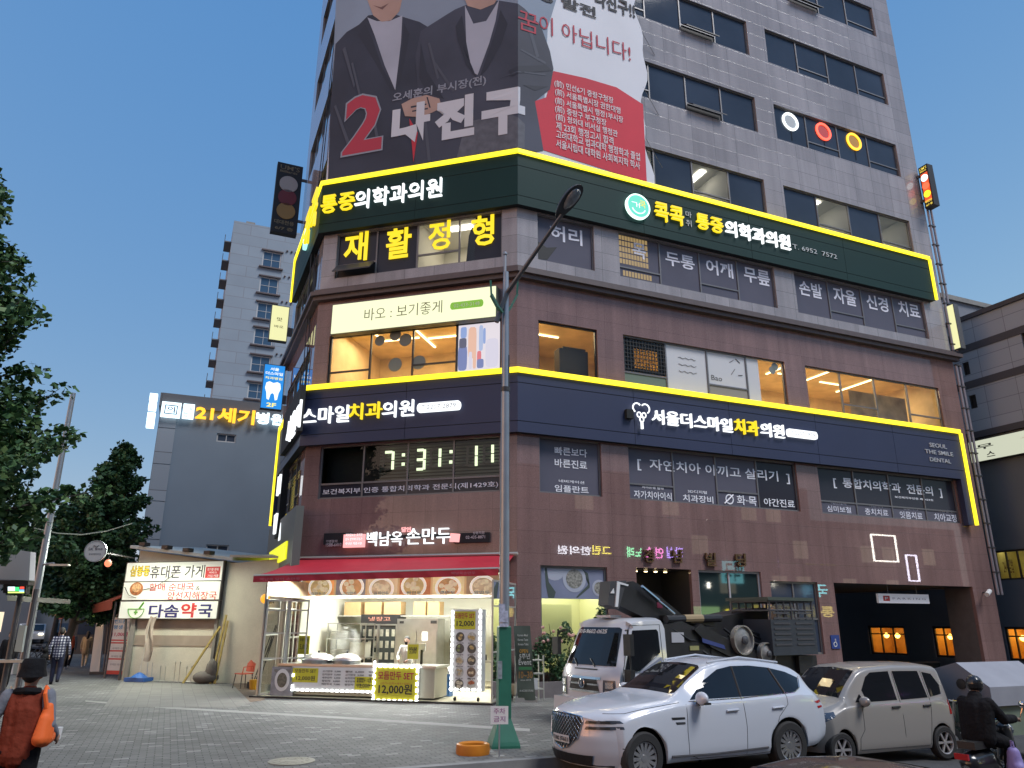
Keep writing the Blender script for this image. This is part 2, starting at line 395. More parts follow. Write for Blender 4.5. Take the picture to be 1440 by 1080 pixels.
# paved forecourt: one sheet with the kerb line of the right-hand street as its front edge
def plaza_z(a): return 0. if a < 1 else -.02*(a-1)
edge = [(-46, 9.7), (-6, 9.7), (-.9, 9.7), (-.2, 9.4), (.5, 8.6), (1.4, 7.6), (6, 7.5), (12, 7.5), (40, 7.5)]
back = [(-46, -60), (-6, -60), (-.9, -12), (-.2, -12), (.5, -12), (1.4, -12), (6, -12), (12, -12), (40, -12)]
mb = MB()
for (a, d), (a2, d2) in zip(edge, back):
    for t in (0, .25, .5, 1.):
        q = d+(d2-d)*t; p = frame2(a, q); mb.v.append(V((p.x, p.y, plaza_z(a)))); mb.uv.append((a, q))
for i in range(len(edge)-1):
    for j in range(3): mb.f.append((i*4+j, (i+1)*4+j, (i+1)*4+j+1, i*4+j+1)[::-1]); mb.m.append(0)
mb.build('pavement', M_pav, kind='structure')
mb = MB()
for (a, d), (a2, d2) in zip(edge[:-1], edge[1:]):
    z, z2 = plaza_z(a)+.012, plaza_z(a2)+.012
    t0, t1 = frame2(a, d), frame2(a2, d2); n = (t1-t0).normalized(); n = V((n.y, -n.x, 0))
    A, B = t0-n*.02, t1-n*.02; C_, D_ = t0+n*.16, t1+n*.16
    up = lambda p, q: V((p.x, p.y, q))
    mb.add([up(A, z), up(B, z2), up(D_, z2), up(C_, z), up(C_, road_z(a)-.1), up(D_, road_z(a2)-.1)], [(0, 3, 2, 1)[::-1], (3, 4, 5, 2)[::-1]])
mb.build('kerb', M_kerb, kind='structure')
def flat(name, pts, m, z=.004, uvrot=None, **k):
    """thin sheet on the forecourt given by street coordinates"""
    mb = MB(); P = [frame2(a, d, z) for a, d in pts]
    return mb.add(P, [tuple(range(len(P)))], [(a, d) for a, d in pts]).build(name, m, kind='structure', **k)
def sd(px, py, z=0.):
    p = on_z(px, py, z)-P1; return p.dot(FR.U), p.dot(FR.N)
flat('pale_strip', [sd(120, 985), sd(250, 995), sd(480, 1008), sd(745, 1025), sd(745, 1029), sd(480, 1011), sd(250, 997.5), sd(120, 987)][::-1], M_conc)
flat('slab_patch', [sd(146, 994), sd(172, 957), sd(330, 966), sd(362, 986), sd(330, 996)][::-1], M_slab, .006)
flat('dirt_patch', [sd(326, 962), sd(372, 958), sd(372, 985), sd(352, 988)][::-1], M_dirt, .009)

# ================================================================ MAIN CORNER BUILDING
M_red = tiled('polished_red_granite', (.228, .142, .132), (.08, .055, .052), 1.15, .69, .012, vary=.05, mortar=.004, speck=.26, sscale=55, big=.08, bumpd=.1, spec=.45, streak=.121)
M_gry = tiled('grey_violet_granite', (.338, .315, .325), (.12, .115, .12), 1.15, .69, .07, vary=.09, mortar=.007, speck=.16, sscale=60, big=.09, bumpd=.2, streak=.111)
M_corn = mat('cornice_stone', (.10, .075, .075), .5, vary=.1)
M_fr = mat('window_frame_grey', (.17, .165, .17), .4, metal=.3)
M_frd = mat('window_frame_dark', (.035, .033, .036), .45)
M_dg = mat('dark_glazing', (.046, .060, .088), .05, spec=.22, vary=.18, vscale=.35)
M_film = mat('violet_grey_film', (.115, .112, .145), .3, spec=.2, vary=.06, vscale=.8)
M_filmd = mat('dark_film', (.036, .036, .048), .15, spec=.25)
M_blk = mat('black_interior', (.008, .008, .010), .6)
M_clear = glass('clear_pane', (.86, .88, .88), .8)
M_white = mat('white_film', (.62, .62, .64), .5)
M_txt = mat('pale_lettering', (.78, .78, .86), .6, spec=.2)
M_wroom = mat('white_room', (.72, .70, .64), .8)
M_tube = emat('ceiling_tube', (1., .95, .82), 6.)
M_warmt = emat('warm_ceiling_strip', (1., .80, .42), 5.)
M_wood = mat('warm_room', (.64, .48, .27), .8, vary=.15, vscale=1.5)
bld = thing('corner_building', 'tall corner building of red and grey granite with a cut corner and lit sign bands', 'building', P1)
WR = [(.8, 3.12), (4.2, 11.7), (12.78, 20.5)]
FLR = {2: (6.07, 7.93), 3: (10.2, 12.05), 4: (14.37, 16.22), 5: (18.55, 20.42), 6: (22.82, 24.67), 7: (26.98, 28.9), 8: (31.22, 33.1), 9: (35.4, 37.3)}
R_low = [(a, b, *FLR[k]) for k in (2, 3) for a, b in WR]+[(.8, 3.2, .55, 3.78), (4.3, 6.5, -.6, 3.8), (6.8, 9.5, 2.05, 3.8), (6.8, 9.5, .35, 1.9), (9.9, 12.1, 1.0, 3.5), (12.9, 20.45, -.7, 3.5)]
R_up = [(a, b, *FLR[k]) for k in (4, 5, 6, 7, 8, 9) for a, b in WR if not (k > 4 and a < 1)]
WC = (.58, 7.15)
C_low = [(WC[0], WC[1], *FLR[k]) for k in (2, 3)]+[(.25, 7.35, -.3, 3.55)]
C_up = [(WC[0], WC[1], *FLR[4])]
WL = (1.2, 7.6)
L_low = [(WL[0], WL[1], *FLR[k]) for k in (2, 3)]
L_up = [(WL[0], WL[1], *FLR[k]) for k in (4, 5, 6, 7, 8, 9)]
ZC0, ZC1, ZT = 13.45, 13.9, 41.0
for F, lo, up in ((FR, R_low, R_up), (FC, C_low, C_up), (FL, L_low, L_up)):
    sky_wall(MB(), F, 0, F.len, -.9, ZC0, lo).build('red_granite_wall', M_red, bld)
    sky_wall(MB(), F, 0, F.len, ZC1, ZT, up).build('grey_granite_wall', M_gry, bld)
# far sides, roof and the soffit over the drive-through
P2 = FR.pt(FR.len, 0); FE = Face(P2, FR.U, 16.)
sky_wall(MB(), FE, 0, 16, 3.5, ZT, []).build('side_wall', M_gry, bld)
sky_wall(MB(), FE, 0, 1.3, -.9, 3.5, []).build('side_wall', M_red, bld)
B2 = FE.pt(16, 0); B3 = P3-NL*14
mb = MB(); mb.add([B2+V((0, 0, 3.5)), B2+V((0, 0, ZT)), B3+V((0, 0, ZT)), B3+V((0, 0, -.3))], [(0, 1, 2, 3)])
mb.add([P3+V((0, 0, -.3)), P3+V((0, 0, ZT)), B3+V((0, 0, ZT)), B3+V((0, 0, -.3))], [(0, 1, 2, 3)]); mb.build('rear_wall', M_gry, bld)
mb = MB(); mb.add([p+V((0, 0, ZT)) for p in (P3, P0, P1, P2, B2, B3)], [(0, 1, 2, 3, 4, 5)]); mb.build('roof', M_conc, bld)
mb = MB()
mb.add([FR.pt(12.9, 3.52, -.02), FR.pt(21.75, 3.52, -.02), FR.pt(21.75, 3.52, -15.9), FR.pt(12.9, 3.52, -15.9)], [(0, 3, 2, 1)])
mb.build('drive_through_ceiling', mat('dark_soffit', (.05, .05, .055), .8), bld)
mb = MB(); mb.add([FR.pt(12.9, -.9, -.13), FR.pt(12.9, 3.52, -.13), FR.pt(12.9, 3.52, -16), FR.pt(12.9, -.9, -16)], [(0, 1, 2, 3)])
mb.add([FR.pt(20.45, -.9, -.13), FR.pt(20.45, 3.5, -.13), FR.pt(20.45, 3.5, -1.3), FR.pt(20.45, -.9, -1.3)], [(0, 1, 2, 3)])
mb.add([FR.pt(20.45, -.9, -1.3), FR.pt(20.45, 3.5, -1.3), FR.pt(21.75, 3.5, -1.3), FR.pt(21.75, -.9, -1.3)], [(0, 1, 2, 3)])
mb.build('drive_through_wall', mat('dim_plaster', (.11, .10, .10), .8, vary=.1), bld)
# cornice on the three faces
def bandmesh(mb, d0, d1, z0, z1, eL=0., eR=0., mi=0):
    a, b = wrap(d0, eL, eR), wrap(d1, eL, eR); n = len(a); U = lambda p, z: V((p.x, p.y, z))
    vs = [U(p, z) for z in (z0, z1) for p in a]+[U(p, z) for z in (z0, z1) for p in b]
    fs = []
    for i in range(n-1):
        fs += [(2*n+i, 2*n+i+1, 3*n+i+1, 3*n+i), (n+i, 3*n+i, 3*n+i+1, n+i+1), (i, i+1, 2*n+i+1, 2*n+i), (i, n+i, n+i+1, i+1)]
    fs += [(0, 2*n, 3*n, n), (n-1, 2*n-1, 4*n-1, 3*n-1)]
    return mb.add(vs, fs, mi=mi)
mb = MB(); bandmesh(mb, .0, .22, ZC0, ZC0+.16, -.2, -.2); bandmesh(mb, 0, .34, ZC0+.16, ZC0+.32, -.32, -.32); bandmesh(mb, 0, .18, ZC0+.32, ZC1+.004, -.15, -.15)
mb.build('cornice', M_corn, bld)

def window(F, a0, a1, z0, z1, n, sash=(), mats=None, wf=.055, ins=.10, parent=None, fm=None, sz=.46, open_=(), full=False):
    """frame with n panes; sash panes carry a transom; mats = pane material per pane"""
    parent = parent or bld; fm = fm or M_fr; ins2 = ins+.06
    mb = MB(); mb.frame(F, a0, a1, z0, z1, wf, -ins2, -ins+.02)
    w = (a1-a0)/n; zt = z0+sz
    for i in range(1, n): mb.fbox(F, a0+w*i-.03, a0+w*i+.03, z0+wf, z1-wf, -ins2, -ins+.015)
    for i in sash: mb.fbox(F, a0+w*i+.03, a0+w*(i+1)-.03, zt-.03, zt+.03, -ins2, -ins+.01)
    if full: mb.fbox(F, a0+wf, a1-wf, zt-.03, zt+.03, -ins2, -ins+.012)
    f = mb.build('window', fm, parent)
    mats = mats or [M_dg]*n
    byM = {}
    for i in range(n):
        for (q, r, mm) in (((z0+wf, zt-.03, i), (zt+.03, z1-wf, i)) if (i in sash or full) else ((z0+wf, z1-wf, i),)):
            pass
        segs = [(z0+.03, zt), (zt, z1-.03)] if (i in sash or full) else [(z0+.03, z1-.03)]
        if i in open_: segs = segs[1:]
        for q, r in segs:
            byM.setdefault((mats[i].name, i if len({q_.name for q_ in mats}) > 1 else 0), []).append((a0+w*i+.01, a0+w*(i+1)-.01, q, r))
    for k, L in byM.items():
        p = MB()
        for (p0, p1, q, r) in L: p.fquad(F, p0, p1, q, r, -ins-.025)
        p.build('pane', MATS[k[0]], f)
    for i in open_:                                  # top-hung sash pushed out
        A0, A1 = a0+w*i+.05, a0+w*(i+1)-.05; s = MB(); H = sz-.06
        for (d0, z_0, d1, z_1, tk) in ((-.02, zt-.02, .30, zt-.02-H*.72, .05),):
            P = [F.pt(A0, z_0, d0), F.pt(A1, z_0, d0), F.pt(A1, z_1, d1), F.pt(A0, z_1, d1)]
            s.prism(P[::-1], V((0, 0, -tk)))
        s.build('open_sash', M_frd, f)
        g = MB(); g.fquad(F, A0-.02, A1+.02, z0+.05, zt-.05, -ins-.03); g.build('dark_opening', M_blk, f)
    return f
def room(F, a0, a1, z0, z1, depth, mw_, lamps, parent, lm=None, d0=-.16):
    """shallow lit room behind a window; lamps are (a, depth, width, length) in its ceiling"""
    mb = MB(); d1 = d0-depth
    q = lambda P: mb.add(P, [(0, 1, 2, 3)])
    q([F.pt(a0, z0, d1), F.pt(a1, z0, d1), F.pt(a1, z1, d1), F.pt(a0, z1, d1)]); q([F.pt(a0, z1, d0), F.pt(a0, z1, d1), F.pt(a1, z1, d1), F.pt(a1, z1, d0)])
    q([F.pt(a0, z0, d0), F.pt(a1, z0, d0), F.pt(a1, z0, d1), F.pt(a0, z0, d1)]); q([F.pt(a0, z0, d0), F.pt(a0, z0, d1), F.pt(a0, z1, d1), F.pt(a0, z1, d0)]); q([F.pt(a1, z0, d0), F.pt(a1, z1, d0), F.pt(a1, z1, d1), F.pt(a1, z0, d1)])
    r = mb.build('room', mw_, parent)
    if lamps:
        l = MB()
        for (a, dp, w, ln) in lamps: l.fbox(F, a-w/2, a+w/2, z1-.06, z1-.02, d0-dp-ln/2, d0-dp+ln/2)
        l.build('ceiling_light', lm or M_tube, r)
    return r
# -- right face, upper floors: dark glazing, some rooms lit
for k in (4, 5, 6, 7, 8, 9):
    z0, z1 = FLR[k]
    for gi, (a, b) in enumerate(WR):
        if gi == 0:
            if k == 4: window(FR, a, b, z0, z1, 1, mats=[M_film])
            continue
        if k == 4:
            window(FR, a, b, z0, z1, 4, sash=(0, 2) if gi == 1 else (1, 3), mats=[M_film]*4)
        elif k == 5 and gi == 1:
            f = window(FR, a, b, z0, z1, 4, sash=(0, 2), mats=[M_clear, M_dg, M_clear, M_dg])
            room(FR, a, a+1.8, z0-.2, z1+.25, 3, M_wroom, [(a+.9, 1.3, .3, 1.2)], f); room(FR, a+3.78, a+5.6, z0-.2, z1+.25, 3, M_wroom, [(a+4.9, 1.2, .3, 1.2)], f)
        elif k == 5:
            f = window(FR, a, b, z0, z1, 4, sash=(1, 3), mats=[M_dg, M_clear, M_dg, M_clear])
            room(FR, a+1.95, a+3.83, z0-.2, z1+.25, 3, M_wroom, [(a+2.7, 1.1, .35, 1.2)], f); room(FR, a+5.83, b, z0-.2, z1+.25, 3, M_wroom, [(a+6.4, 1.5, .3, 1.2)], f)
        else:
            window(FR, a, b, z0, z1, 4, sash=(0, 2) if gi == 1 else (1, 3), open_=((2,) if gi == 1 and k in (6, 7) else (1,) if gi == 2 and k == 8 else ()))
# -- second floor
z0, z1 = FLR[2]
window(FR, *WR[0], z0, z1, 1, mats=[M_film]); window(FR, *WR[1], z0, z1, 4, sash=(0, 2), mats=[M_film, M_film, M_film, M_filmd], sz=.55)
f2 = window(FR, *WR[2], z0, z1, 4, full=True, mats=[M_filmd]*4, sz=.5)
# -- third floor: warm restaurant
z0, z1 = FLR[3]
M_lat = mat('black_lattice', (.012, .012, .012), .6)
f3a = window(FR, *WR[0], z0, z1, 1, mats=[M_clear], fm=M_frd)
f3b = window(FR, *WR[1], z0, z1, 4, sash=(0, 2), mats=[M_clear, M_white, M_white, M_clear])
f3c = window(FR, *WR[2], z0, z1, 4, sash=(1, 3), mats=[M_clear]*4)
mb = MB()                                            # lattice of the first pane with a clear square, green board below
a0 = WR[1][0]
for i in range(14): mb.fbox(FR, a0+.07+i*.13, a0+.10+i*.13, z0+.55, z1-.07, -.10, -.085)
for j in range(9): mb.fbox(FR, a0+.06, a0+1.85, z0+.58+j*.15, z0+.61+j*.15, -.099, -.086)
mb.build('lattice', M_lat, f3b)
mb = MB(); mb.fbox(FR, a0+.06, a0+.5, z0+.52, z1-.06, -.15, -.14); mb.fbox(FR, a0+1.55, a0+1.84, z0+.52, z1-.06, -.15, -.14); mb.fbox(FR, a0+.5, a0+1.55, z1-.42, z1-.06, -.15, -.14); mb.fbox(FR, a0+.5, a0+1.55, z0+.52, z0+.68, -.15, -.14)
mb.build('lattice_backing', M_blk, f3b)
MB().fquad(FR, a0+.06, a0+1.84, z0+.05, z0+.43, -.115).build('green_board', mat('sage_board', (.13, .18, .15), .6), f3b)
MB().fquad(FR, a0+5.68, a0+6.25, z0+.05, z1-.06, -.115).build('white_panel', M_white, f3b)
MB().fquad(FR, a0+3.8, a0+5.6, z0+.05, z0+.43, -.115).build('grey_board', mat('grey_board', (.26, .25, .24), .6), f3b)
M_ink = mat('grey_ink', (.13, .12, .12), .6)
mb = MB(); letters(mb, FR, 'Bao', a0+3.92, a0+4.42, z0+.66, z0+.86, -.116, bold=0)
for (x, y, s) in ((4.95, 1.55, -.4), (5.25, 1.6, .5), (4.98, 1.12, -.8), (5.32, 1.02, -.1)): mb.tube([FR.pt(a0+x-.1, z0+y+s*.15, -.112), FR.pt(a0+x+.1, z0+y-s*.15, -.112)], .012, 5)
for j in range(3): mb.tube([FR.pt(a0+2.45+t*.08, z0+1.35-j*.27+.03*sin(t*1.9+j), -.112) for t in range(11)], .008, 4)
mb.build('lettering', M_ink, f3b)
M_dot = mat('grey_disc_film', (.22, .24, .22), .5)
mb = MB()
for (x, z, r) in ((7.1, 1.62, .17), (6.95, 1.45, .16)): ringshape(mb, FR, a0+x, z0+z, 0, r, -.118, .002, 16)
mb.build('disc_film', M_dot, f3b)
# big restaurant room behind the third-floor panes of the cut corner and the right face
room(FR, .3, 21.2, 10.12, 12.75, 5., M_wood, [(1.6, 1.4, .9, .07), (2.3, 2.6, 1.4, .07), (10.7, 2, .07, 2.5), (11.3, 3, .9, .07), (13.6, 1.6, .07, 2.6), (14.6, 2.6, 1.2, .06), (15.9, 2.2, .07, 3.), (17.3, 2.8, 1.3, .06), (18.6, 2.2, .07, 3.)], bld, M_warmt, d0=-.2)
room(FC, .35, 7.3, 10.12, 12.75, 4.5, M_wood, [(1.5, 1.4, .07, 2.0), (2.2, 2.4, 1.6, .07), (3.2, 2., .07, 3.2), (4.4, 2.6, 2.2, .07), (5.2, 1.4, .07, 2.0)], bld, M_warmt, d0=-.2)
def alight(name, loc, energy, size, col=(1, .8, .5), rot=(0, 0, 0), sy=None):
    l = bpy.data.lights.new(name, 'AREA'); l.energy = energy; l.size = size; l.color = col
    if sy: l.shape = 'RECTANGLE'; l.size_y = sy
    o = bpy.data.objects.new(name, l); COL.objects.link(o); o.location = loc; o.rotation_euler = rot; return o
for F, a, d in ((FR, 2., -1.8), (FR, 11, -2.2), (FR, 15., -2.3), (FR, 18.6, -2.3), (FC, 2., -1.9), (FC, 5., -1.9)):
    alight('restaurant_ceiling_lamp', F.pt(a, 12.6, d), 140, 2.6, (1, .80, .48), (0, 0, F.rz()), 1.6)
# restaurant furnishings that show through the panes
M_cab = mat('dark_cabinet', (.05, .045, .04), .6); M_cream = mat('cream_wall_panel', (.70, .55, .33), .7)
mb = MB(); mb.fbox(FR, 1.85, 3.0, 10.15, 11.35, -.9, -.5); mb.fbox(FR, 2.0, 2.9, 11.35, 11.42, -.92, -.48); mb.build('cabinet', M_cab, bld)
mb = MB()
for i in range(9):
    for j in range(5): mb.fbox(FR, 13.1+i*.36, 13.36+i*.36, 10.3+j*.26, 10.48+j*.26, -5.1, -5.)
mb.build('wall_panel', emat('backlit_panel', (1., .75, .38), 1.6), bld)
# a lit stock mural behind the two right-most panes
mb = MB(); mb.fquad(FR, 16.8, 20.3, 10.15, 11.95, -1.6); mb.build('mural', mat('faded_mural', (.52, .46, .36), .8, vary=.35, vscale=1.6), bld)
# -- cut corner windows
z0, z1 = FLR[4]
f4 = window(FC, WC[0], WC[1], z0, z1, 4, sash=(0, 2), mats=[M_filmd, M_filmd, M_clear, M_clear], open_=(0,), sz=.55, fm=M_fr)
room(FC, WC[0]+3.3, WC[1], z0-.15, z1+.25, 2.6, M_wroom, [(WC[0]+4.6, 1.0, .9, .3), (WC[0]+5.6, 1.6, .9, .3)], f4)
alight('clinic_ceiling_lamp', FC.pt(5.6, z1+.15, -1.4), 30, 1.6, (1, .86, .62), (0, 0, FC.rz()))
mb = MB(); mb.fquad(FC, 6.1, 7.1, z0+.06, z1-.05, -.122)
mb.fpoly(FC, [(5.62, z0+.05), (5.72, z0+1.3), (5.82, z0+1.62), (6.0, z0+1.66), (6.08, z0+1.3), (6.1, z0+.05)], -.6, -.5); mb.build('blind', M_filmd, f4)
z0, z1 = FLR[3]
f3 = window(FC, WC[0], WC[1], z0, z1, 4, sash=(0, 2), mats=[M_clear, M_clear, M_clear, M_white], fm=M_frd, wf=.07)
mb = MB()
for (a, z, r) in ((2.55, 1.52, .2), (3.15, 1.68, .22), (3.55, 1.45, .24), (3.2, .55, .26), (4.1, .55, .26)): ringshape(mb, FC, a, z0+z, 0, r, -.118, .002, 18)
mb.build('disc_film', M_dot, f3)
# the colour display in the last pane: soft blocks of colour
cols = [(.30, .42, .75), (.75, .72, .85), (.12, .13, .20), (.88, .55, .42), (.80, .22, .25), (.45, .55, .80), (.86, .80, .86), (.20, .25, .5)]
mb = MB(); A0, A1 = WC[0]+4.98, WC[1]-.08; W_ = A1-A0
mb.fquad(FC, A0, A1, z0+.08, z1-.08, -.112, 6)
for (x0, x1, y0, y1, c) in ((0, .22, 0, .55, 7), (.02, .2, .5, .72, 2), (.05, .2, .72, .97, 0), (.24, .44, .25, .95, 3), (.26, .34, .02, .4, 1), (.36, .44, .02, .5, 3), (.46, .56, .1, .4, 4), (.5, .6, .4, .97, 5), (.6, .66, .55, .9, 0), (.66, .97, .02, .65, 1), (.46, .62, .02, .22, 7)):
    X0, X1, Y0, Y1 = A0+W_*x0, A0+W_*x1, z0+.1+1.65*y0, z0+.1+1.65*y1
    cx, cz, rx, rz_ = (X0+X1)/2, (Y0+Y1)/2, (X1-X0)/2, (Y1-Y0)/2
    d = -.111+.0008*len(mb.f); mb.add([FC.pt(cx+rx*max(-1, min(1, 1.25*cos(t*pi/8))), cz+rz_*max(-1, min(1, 1.25*sin(t*pi/8))), d) for t in range(16)], [tuple(range(16))], mi=c)
mb.build('colour_display', [emat('display_%d' % i, c, .9) for i, c in enumerate(cols)], f3)
z0, z1 = FLR[2]
f2c = window(FC, WC[0], WC[1], z0, z1, 4, full=True, mats=[M_clear]*4, sz=.52, wf=.06)
mb = MB()
for (q, r, m_) in ((0, 4, 0),): mb.fquad(FC, WC[0]+.05, WC[1]-.05, z0+.04, z0+.5, -.12)
mb.build('film_strip', M_filmd, f2c)
# -- left face windows (mirror the sky)
M_skyg = mat('sky_mirror_glazing', (.05, .06, .08), .03, spec=.9, coat=.6)
for k in (2, 3, 4, 5, 6, 7, 8, 9):
    window(FL, WL[0], WL[1], *FLR[k], 4, sash=(1, 3), mats=[M_skyg if k > 2 else M_filmd]*4)
# ================================================================ SIGNS ON THE CORNER BUILDING
M_green = mat('green_panel', lin(20, 52, 50), .6, spec=.2, vary=.05, vscale=.5)
M_navy = mat('navy_panel', lin(40, 48, 78), .5, vary=.05, vscale=.5)
M_gap = mat('panel_joint', (.01, .012, .014), .8)
E_neon = emat('yellow_neon', (1., .78, .02), 1.9)
E_w = emat('white_letter_light', (.93, .97, 1.), 1.5)
E_y = emat('yellow_letter_light', (1., .74, .015), 1.15)
M_side = mat('letter_side', (.25, .25, .27), .5)
def sign_band(name, label, z0, z1, cuts, m, eL, eR, seamR, seamC):
    t = thing(name, label, 'sign', P1)
    mb = MB(); bandmesh(mb, .02, .235, z0+.01, z1-.01, eL+.01, eR+.01); mb.build('backing', M_gap, t)
    mb = MB(); zz = [z0]+[z0+(z1-z0)*c for c in cuts]+[z1]
    seg = {FR: [0]+seamR+[FR.len-eR], FC: [0]+seamC+[FC.len], FL: [eL, FL.len]}
    w0 = wrap(.25)
    for i in range(len(zz)-1):
        q0, q1 = zz[i]+(.012 if i else 0), zz[i+1]-(.012 if i < len(zz)-2 else 0)
        for F, ss in seg.items():
            for j in range(len(ss)-1):
                A, B = ss[j], ss[j+1]
                if F is FC and j == 0: A = -((w0[1]-FC.pt(0, 0, .25)).length)
                if F is FC and j == len(ss)-2: B = FC.len+(w0[2]-FC.pt(FC.len, 0, .25)).length
                if F is FR and j == 0: A = -((w0[2]-FR.pt(0, 0, .25)).length)
                if F is FL: B = FL.len+(w0[1]-FL.pt(FL.len, 0, .25)).length
                g = .008
                mb.fbox(F, A+(g if j else 0), B-(g if j < len(ss)-2 else 0), q0, q1, .236, .25)
    mb.build('panel', m, t)
    return t
gs = sign_band('green_sign_band', 'dark green sign band edged by a yellow neon line below the banner', 16.25, 18.4, [.17, .74], M_green, 1.5, .75, [5.2, 10.4, 15.6], [3.85])
mb = MB(); bandmesh(mb, .235, .33, 18.34, 18.50, 1.45, .70)
mb.fbox(FR, 20.98, 21.10, 16.30, 18.345, .252, .33); mb.fbox(FL, 1.42, 1.54, 16.30, 18.345, .252, .33)
mb.build('neon_trim', E_neon, gs)
mb = MB(); lpx(mb, FR, '콕콕', 919, 284, 961, 319, .26, .10, bold=.002); lpx(mb, FR, '통증', 977.5, 300, 1016.5, 330, .26, .10, bold=.002); lpx(mb, FC, '통증', 453.6, 277.5, 498.7, 294.5, .26, .10, bold=.002); lpx(mb, FL, '콕콕', 432.5, 310, 445, 313, .4, .10, bold=.002)
mb.build('yellow_lettering', E_y, gs)
mb = MB(); lpx(mb, FR, '의학과의원', 1018, 309.5, 1110.8, 353, .26, .10, bold=.002); lpx(mb, FC, '의학과의원', 501, 270, 622, 276.8, .26, .10, bold=.002)
mb.build('white_lettering', E_w, gs)
mb = MB(); lpx(mb, FR, 'T. 6952  7572', 1114, 343, 1177, 364.5, .26, .02, bold=.0); lpx(mb, FR, '마', 963.5, 296.5, 972.5, 307, .26, .02, bold=.0); lpx(mb, FR, '취', 963.8, 308.5, 972.5, 319.5, .26, .02, bold=.0)
mb.build('small_lettering', mat('unlit_letters', (.55, .58, .58), .5), gs)
a, z = FR.px(897, 290.5, .34); mb = MB(); ringshape(mb, FR, a, z, 0, .47, .26, .12, 32); lg = mb.build('round_logo', emat('turquoise_light', (.10, .62, .48), 1.3), gs)
mb = MB(); ringshape(mb, FR, a, z, .47, .53, .26, .125, 32); 
mb.tube([FR.pt(a+.30*cos(t), z-.04+.28*sin(t), .392) for t in [radians(200+i*14) for i in range(11)]], .022, 5)
mb.build('logo_rim', emat('mint_light', (.70, 1., .88), 2.), lg)
mb = MB(); letters(mb, FR, 'ㄱ', a-.30, a-.06, z-.05, z+.14, .385, bold=.002); letters(mb, FR, 'ㅓ', a-.05, a+.06, z-.07, z+.14, .385, bold=.002); mb.build('logo_mark', E_w, lg)
mb = MB(); letters(mb, FR, '쿡', a+.05, a+.33, z-.04, z+.27, .386, bold=.002); mb.build('logo_mark', E_y, lg)
a, z = FL.px(429, 335, .4); mb = MB(); ringshape(mb, FL, a, z, 0, .5, .3, .12, 24); mb.build('round_logo', emat('turquoise_light2', (.35, .8, .75), 1.6), gs)

ns = sign_band('navy_sign_band', 'navy blue dental sign band edged by a yellow neon line above the second floor', 7.93, 10.0, [.18, .81], M_navy, 2.0, .8, [4.35, 8.5, 12.7, 16.9], [3.85])
mb = MB(); bandmesh(mb, .235, .33, 9.95, 10.12, 1.95, .75)
mb.fbox(FR, 20.94, 21.08, 6.0, 9.955, .22, .33); mb.fbox(FL, 1.92, 2.05, 5.9, 9.955, .22, .33); mb.build('neon_trim', E_neon, ns)
mb = MB(); mb.fbox(FR, 20.56, 20.93, 6.0, 7.928, .02, .25); mb.fbox(FL, 2.06, 2.3, 5.9, 7.928, .02, .25); mb.build('side_panel', M_navy, ns)
mb = MB(); lpx(mb, FR, '서울더스마일', 915.5, 575.5, 1029, 609, .26, .10, bold=.002); lpx(mb, FR, '의원', 1067.7, 594.3, 1102, 617.3, .26, .10, bold=.002)
lpx(mb, FC, '스마일', 426, 575.2, 490.8, 593.5, .26, .10, bold=.002); lpx(mb, FC, '의원', 539.4, 565.8, 582.5, 585.2, .26, .10, bold=.002); lpx(mb, FL, '서울더', 407, 593, 422.5, 600, .45, .08, bold=.002)
mb.build('white_lettering', E_w, ns)
mb = MB(); lpx(mb, FR, '치과', 1031, 588.7, 1066.3, 613.6, .26, .10, bold=.002); lpx(mb, FC, '치과', 492.5, 568.8, 537.5, 588, .26, .10, bold=.002); mb.build('yellow_lettering', E_y, ns)
mb = MB(); A0, A1, Z0, Z1 = FL.rect(404, 588, 424, 602, .3); mb.fbox(FL, A0, A1, Z0-.1, Z1+.1, .26, .44); mb.build('letter_board', M_gap, ns)
def capsule(F, x0, y0, x1, y1, d, dep, m, parent, name='phone_plate', txt=None, mt=None, tb=0.):
    A0, A1, Z0, Z1 = F.rect(x0, y0, x1, y1, d); r = (Z1-Z0)/2; P = []
    for i in range(9): P.append((A0+r*.6+r*.6*cos(pi/2+pi*i/8), Z0+r+r*sin(pi/2+pi*i/8)))
    for i in range(9): P.append((A1-r*.6+r*.6*cos(-pi/2+pi*i/8), Z0+r+r*sin(-pi/2+pi*i/8)))
    o = MB().fpoly(F, P[::-1], d, d+dep).build(name, m, parent)
    if txt:
        mb = MB(); letters(mb, F, txt, A0+r, A1-r, Z0+r*.5, Z1-r*.5, d+dep+.004, bold=tb); mb.build('lettering', mt, o)
    return o
M_gl = mat('grey_letters', (.30, .30, .33), .6)
capsule(FR, 1104.6, 603, 1148, 619, .26, .1, E_w, ns, txt='T.2207-2879', mt=M_gl); capsule(FC, 588, 568.5, 648.6, 576.5, .26, .1, E_w, ns, txt='T.2207-2879', mt=M_gl)
a, z = FR.px(901.5, 579, .34); mb = MB()
for s in (-1, 1): mb.tube([FR.pt(a+s*.17+.17*cos(t), z+.12+.17*sin(t), .36) for t in [radians(-60+i*25) if s > 0 else radians(240-i*25) for i in range(9)]], .028, 6)
for (dx, dz) in ((-.1, -.12), (.1, -.12), (0, -.28)): mb.tube([FR.pt(a+dx+.08*cos(t), z+dz+.09*sin(t), .36) for t in [2*pi*i/10 for i in range(11)]], .025, 6)
mb.tube([FR.pt(a, z-.36, .36), FR.pt(a, z-.62, .36)], .05, 6); mb.build('tooth_logo', E_w, ns)
mb = MB(); mb.fbox(FR, a-.62, a-.35, z-.3, z+.02, .251, .40); mb.build('letter_board', M_gap, ns)
mb = MB()
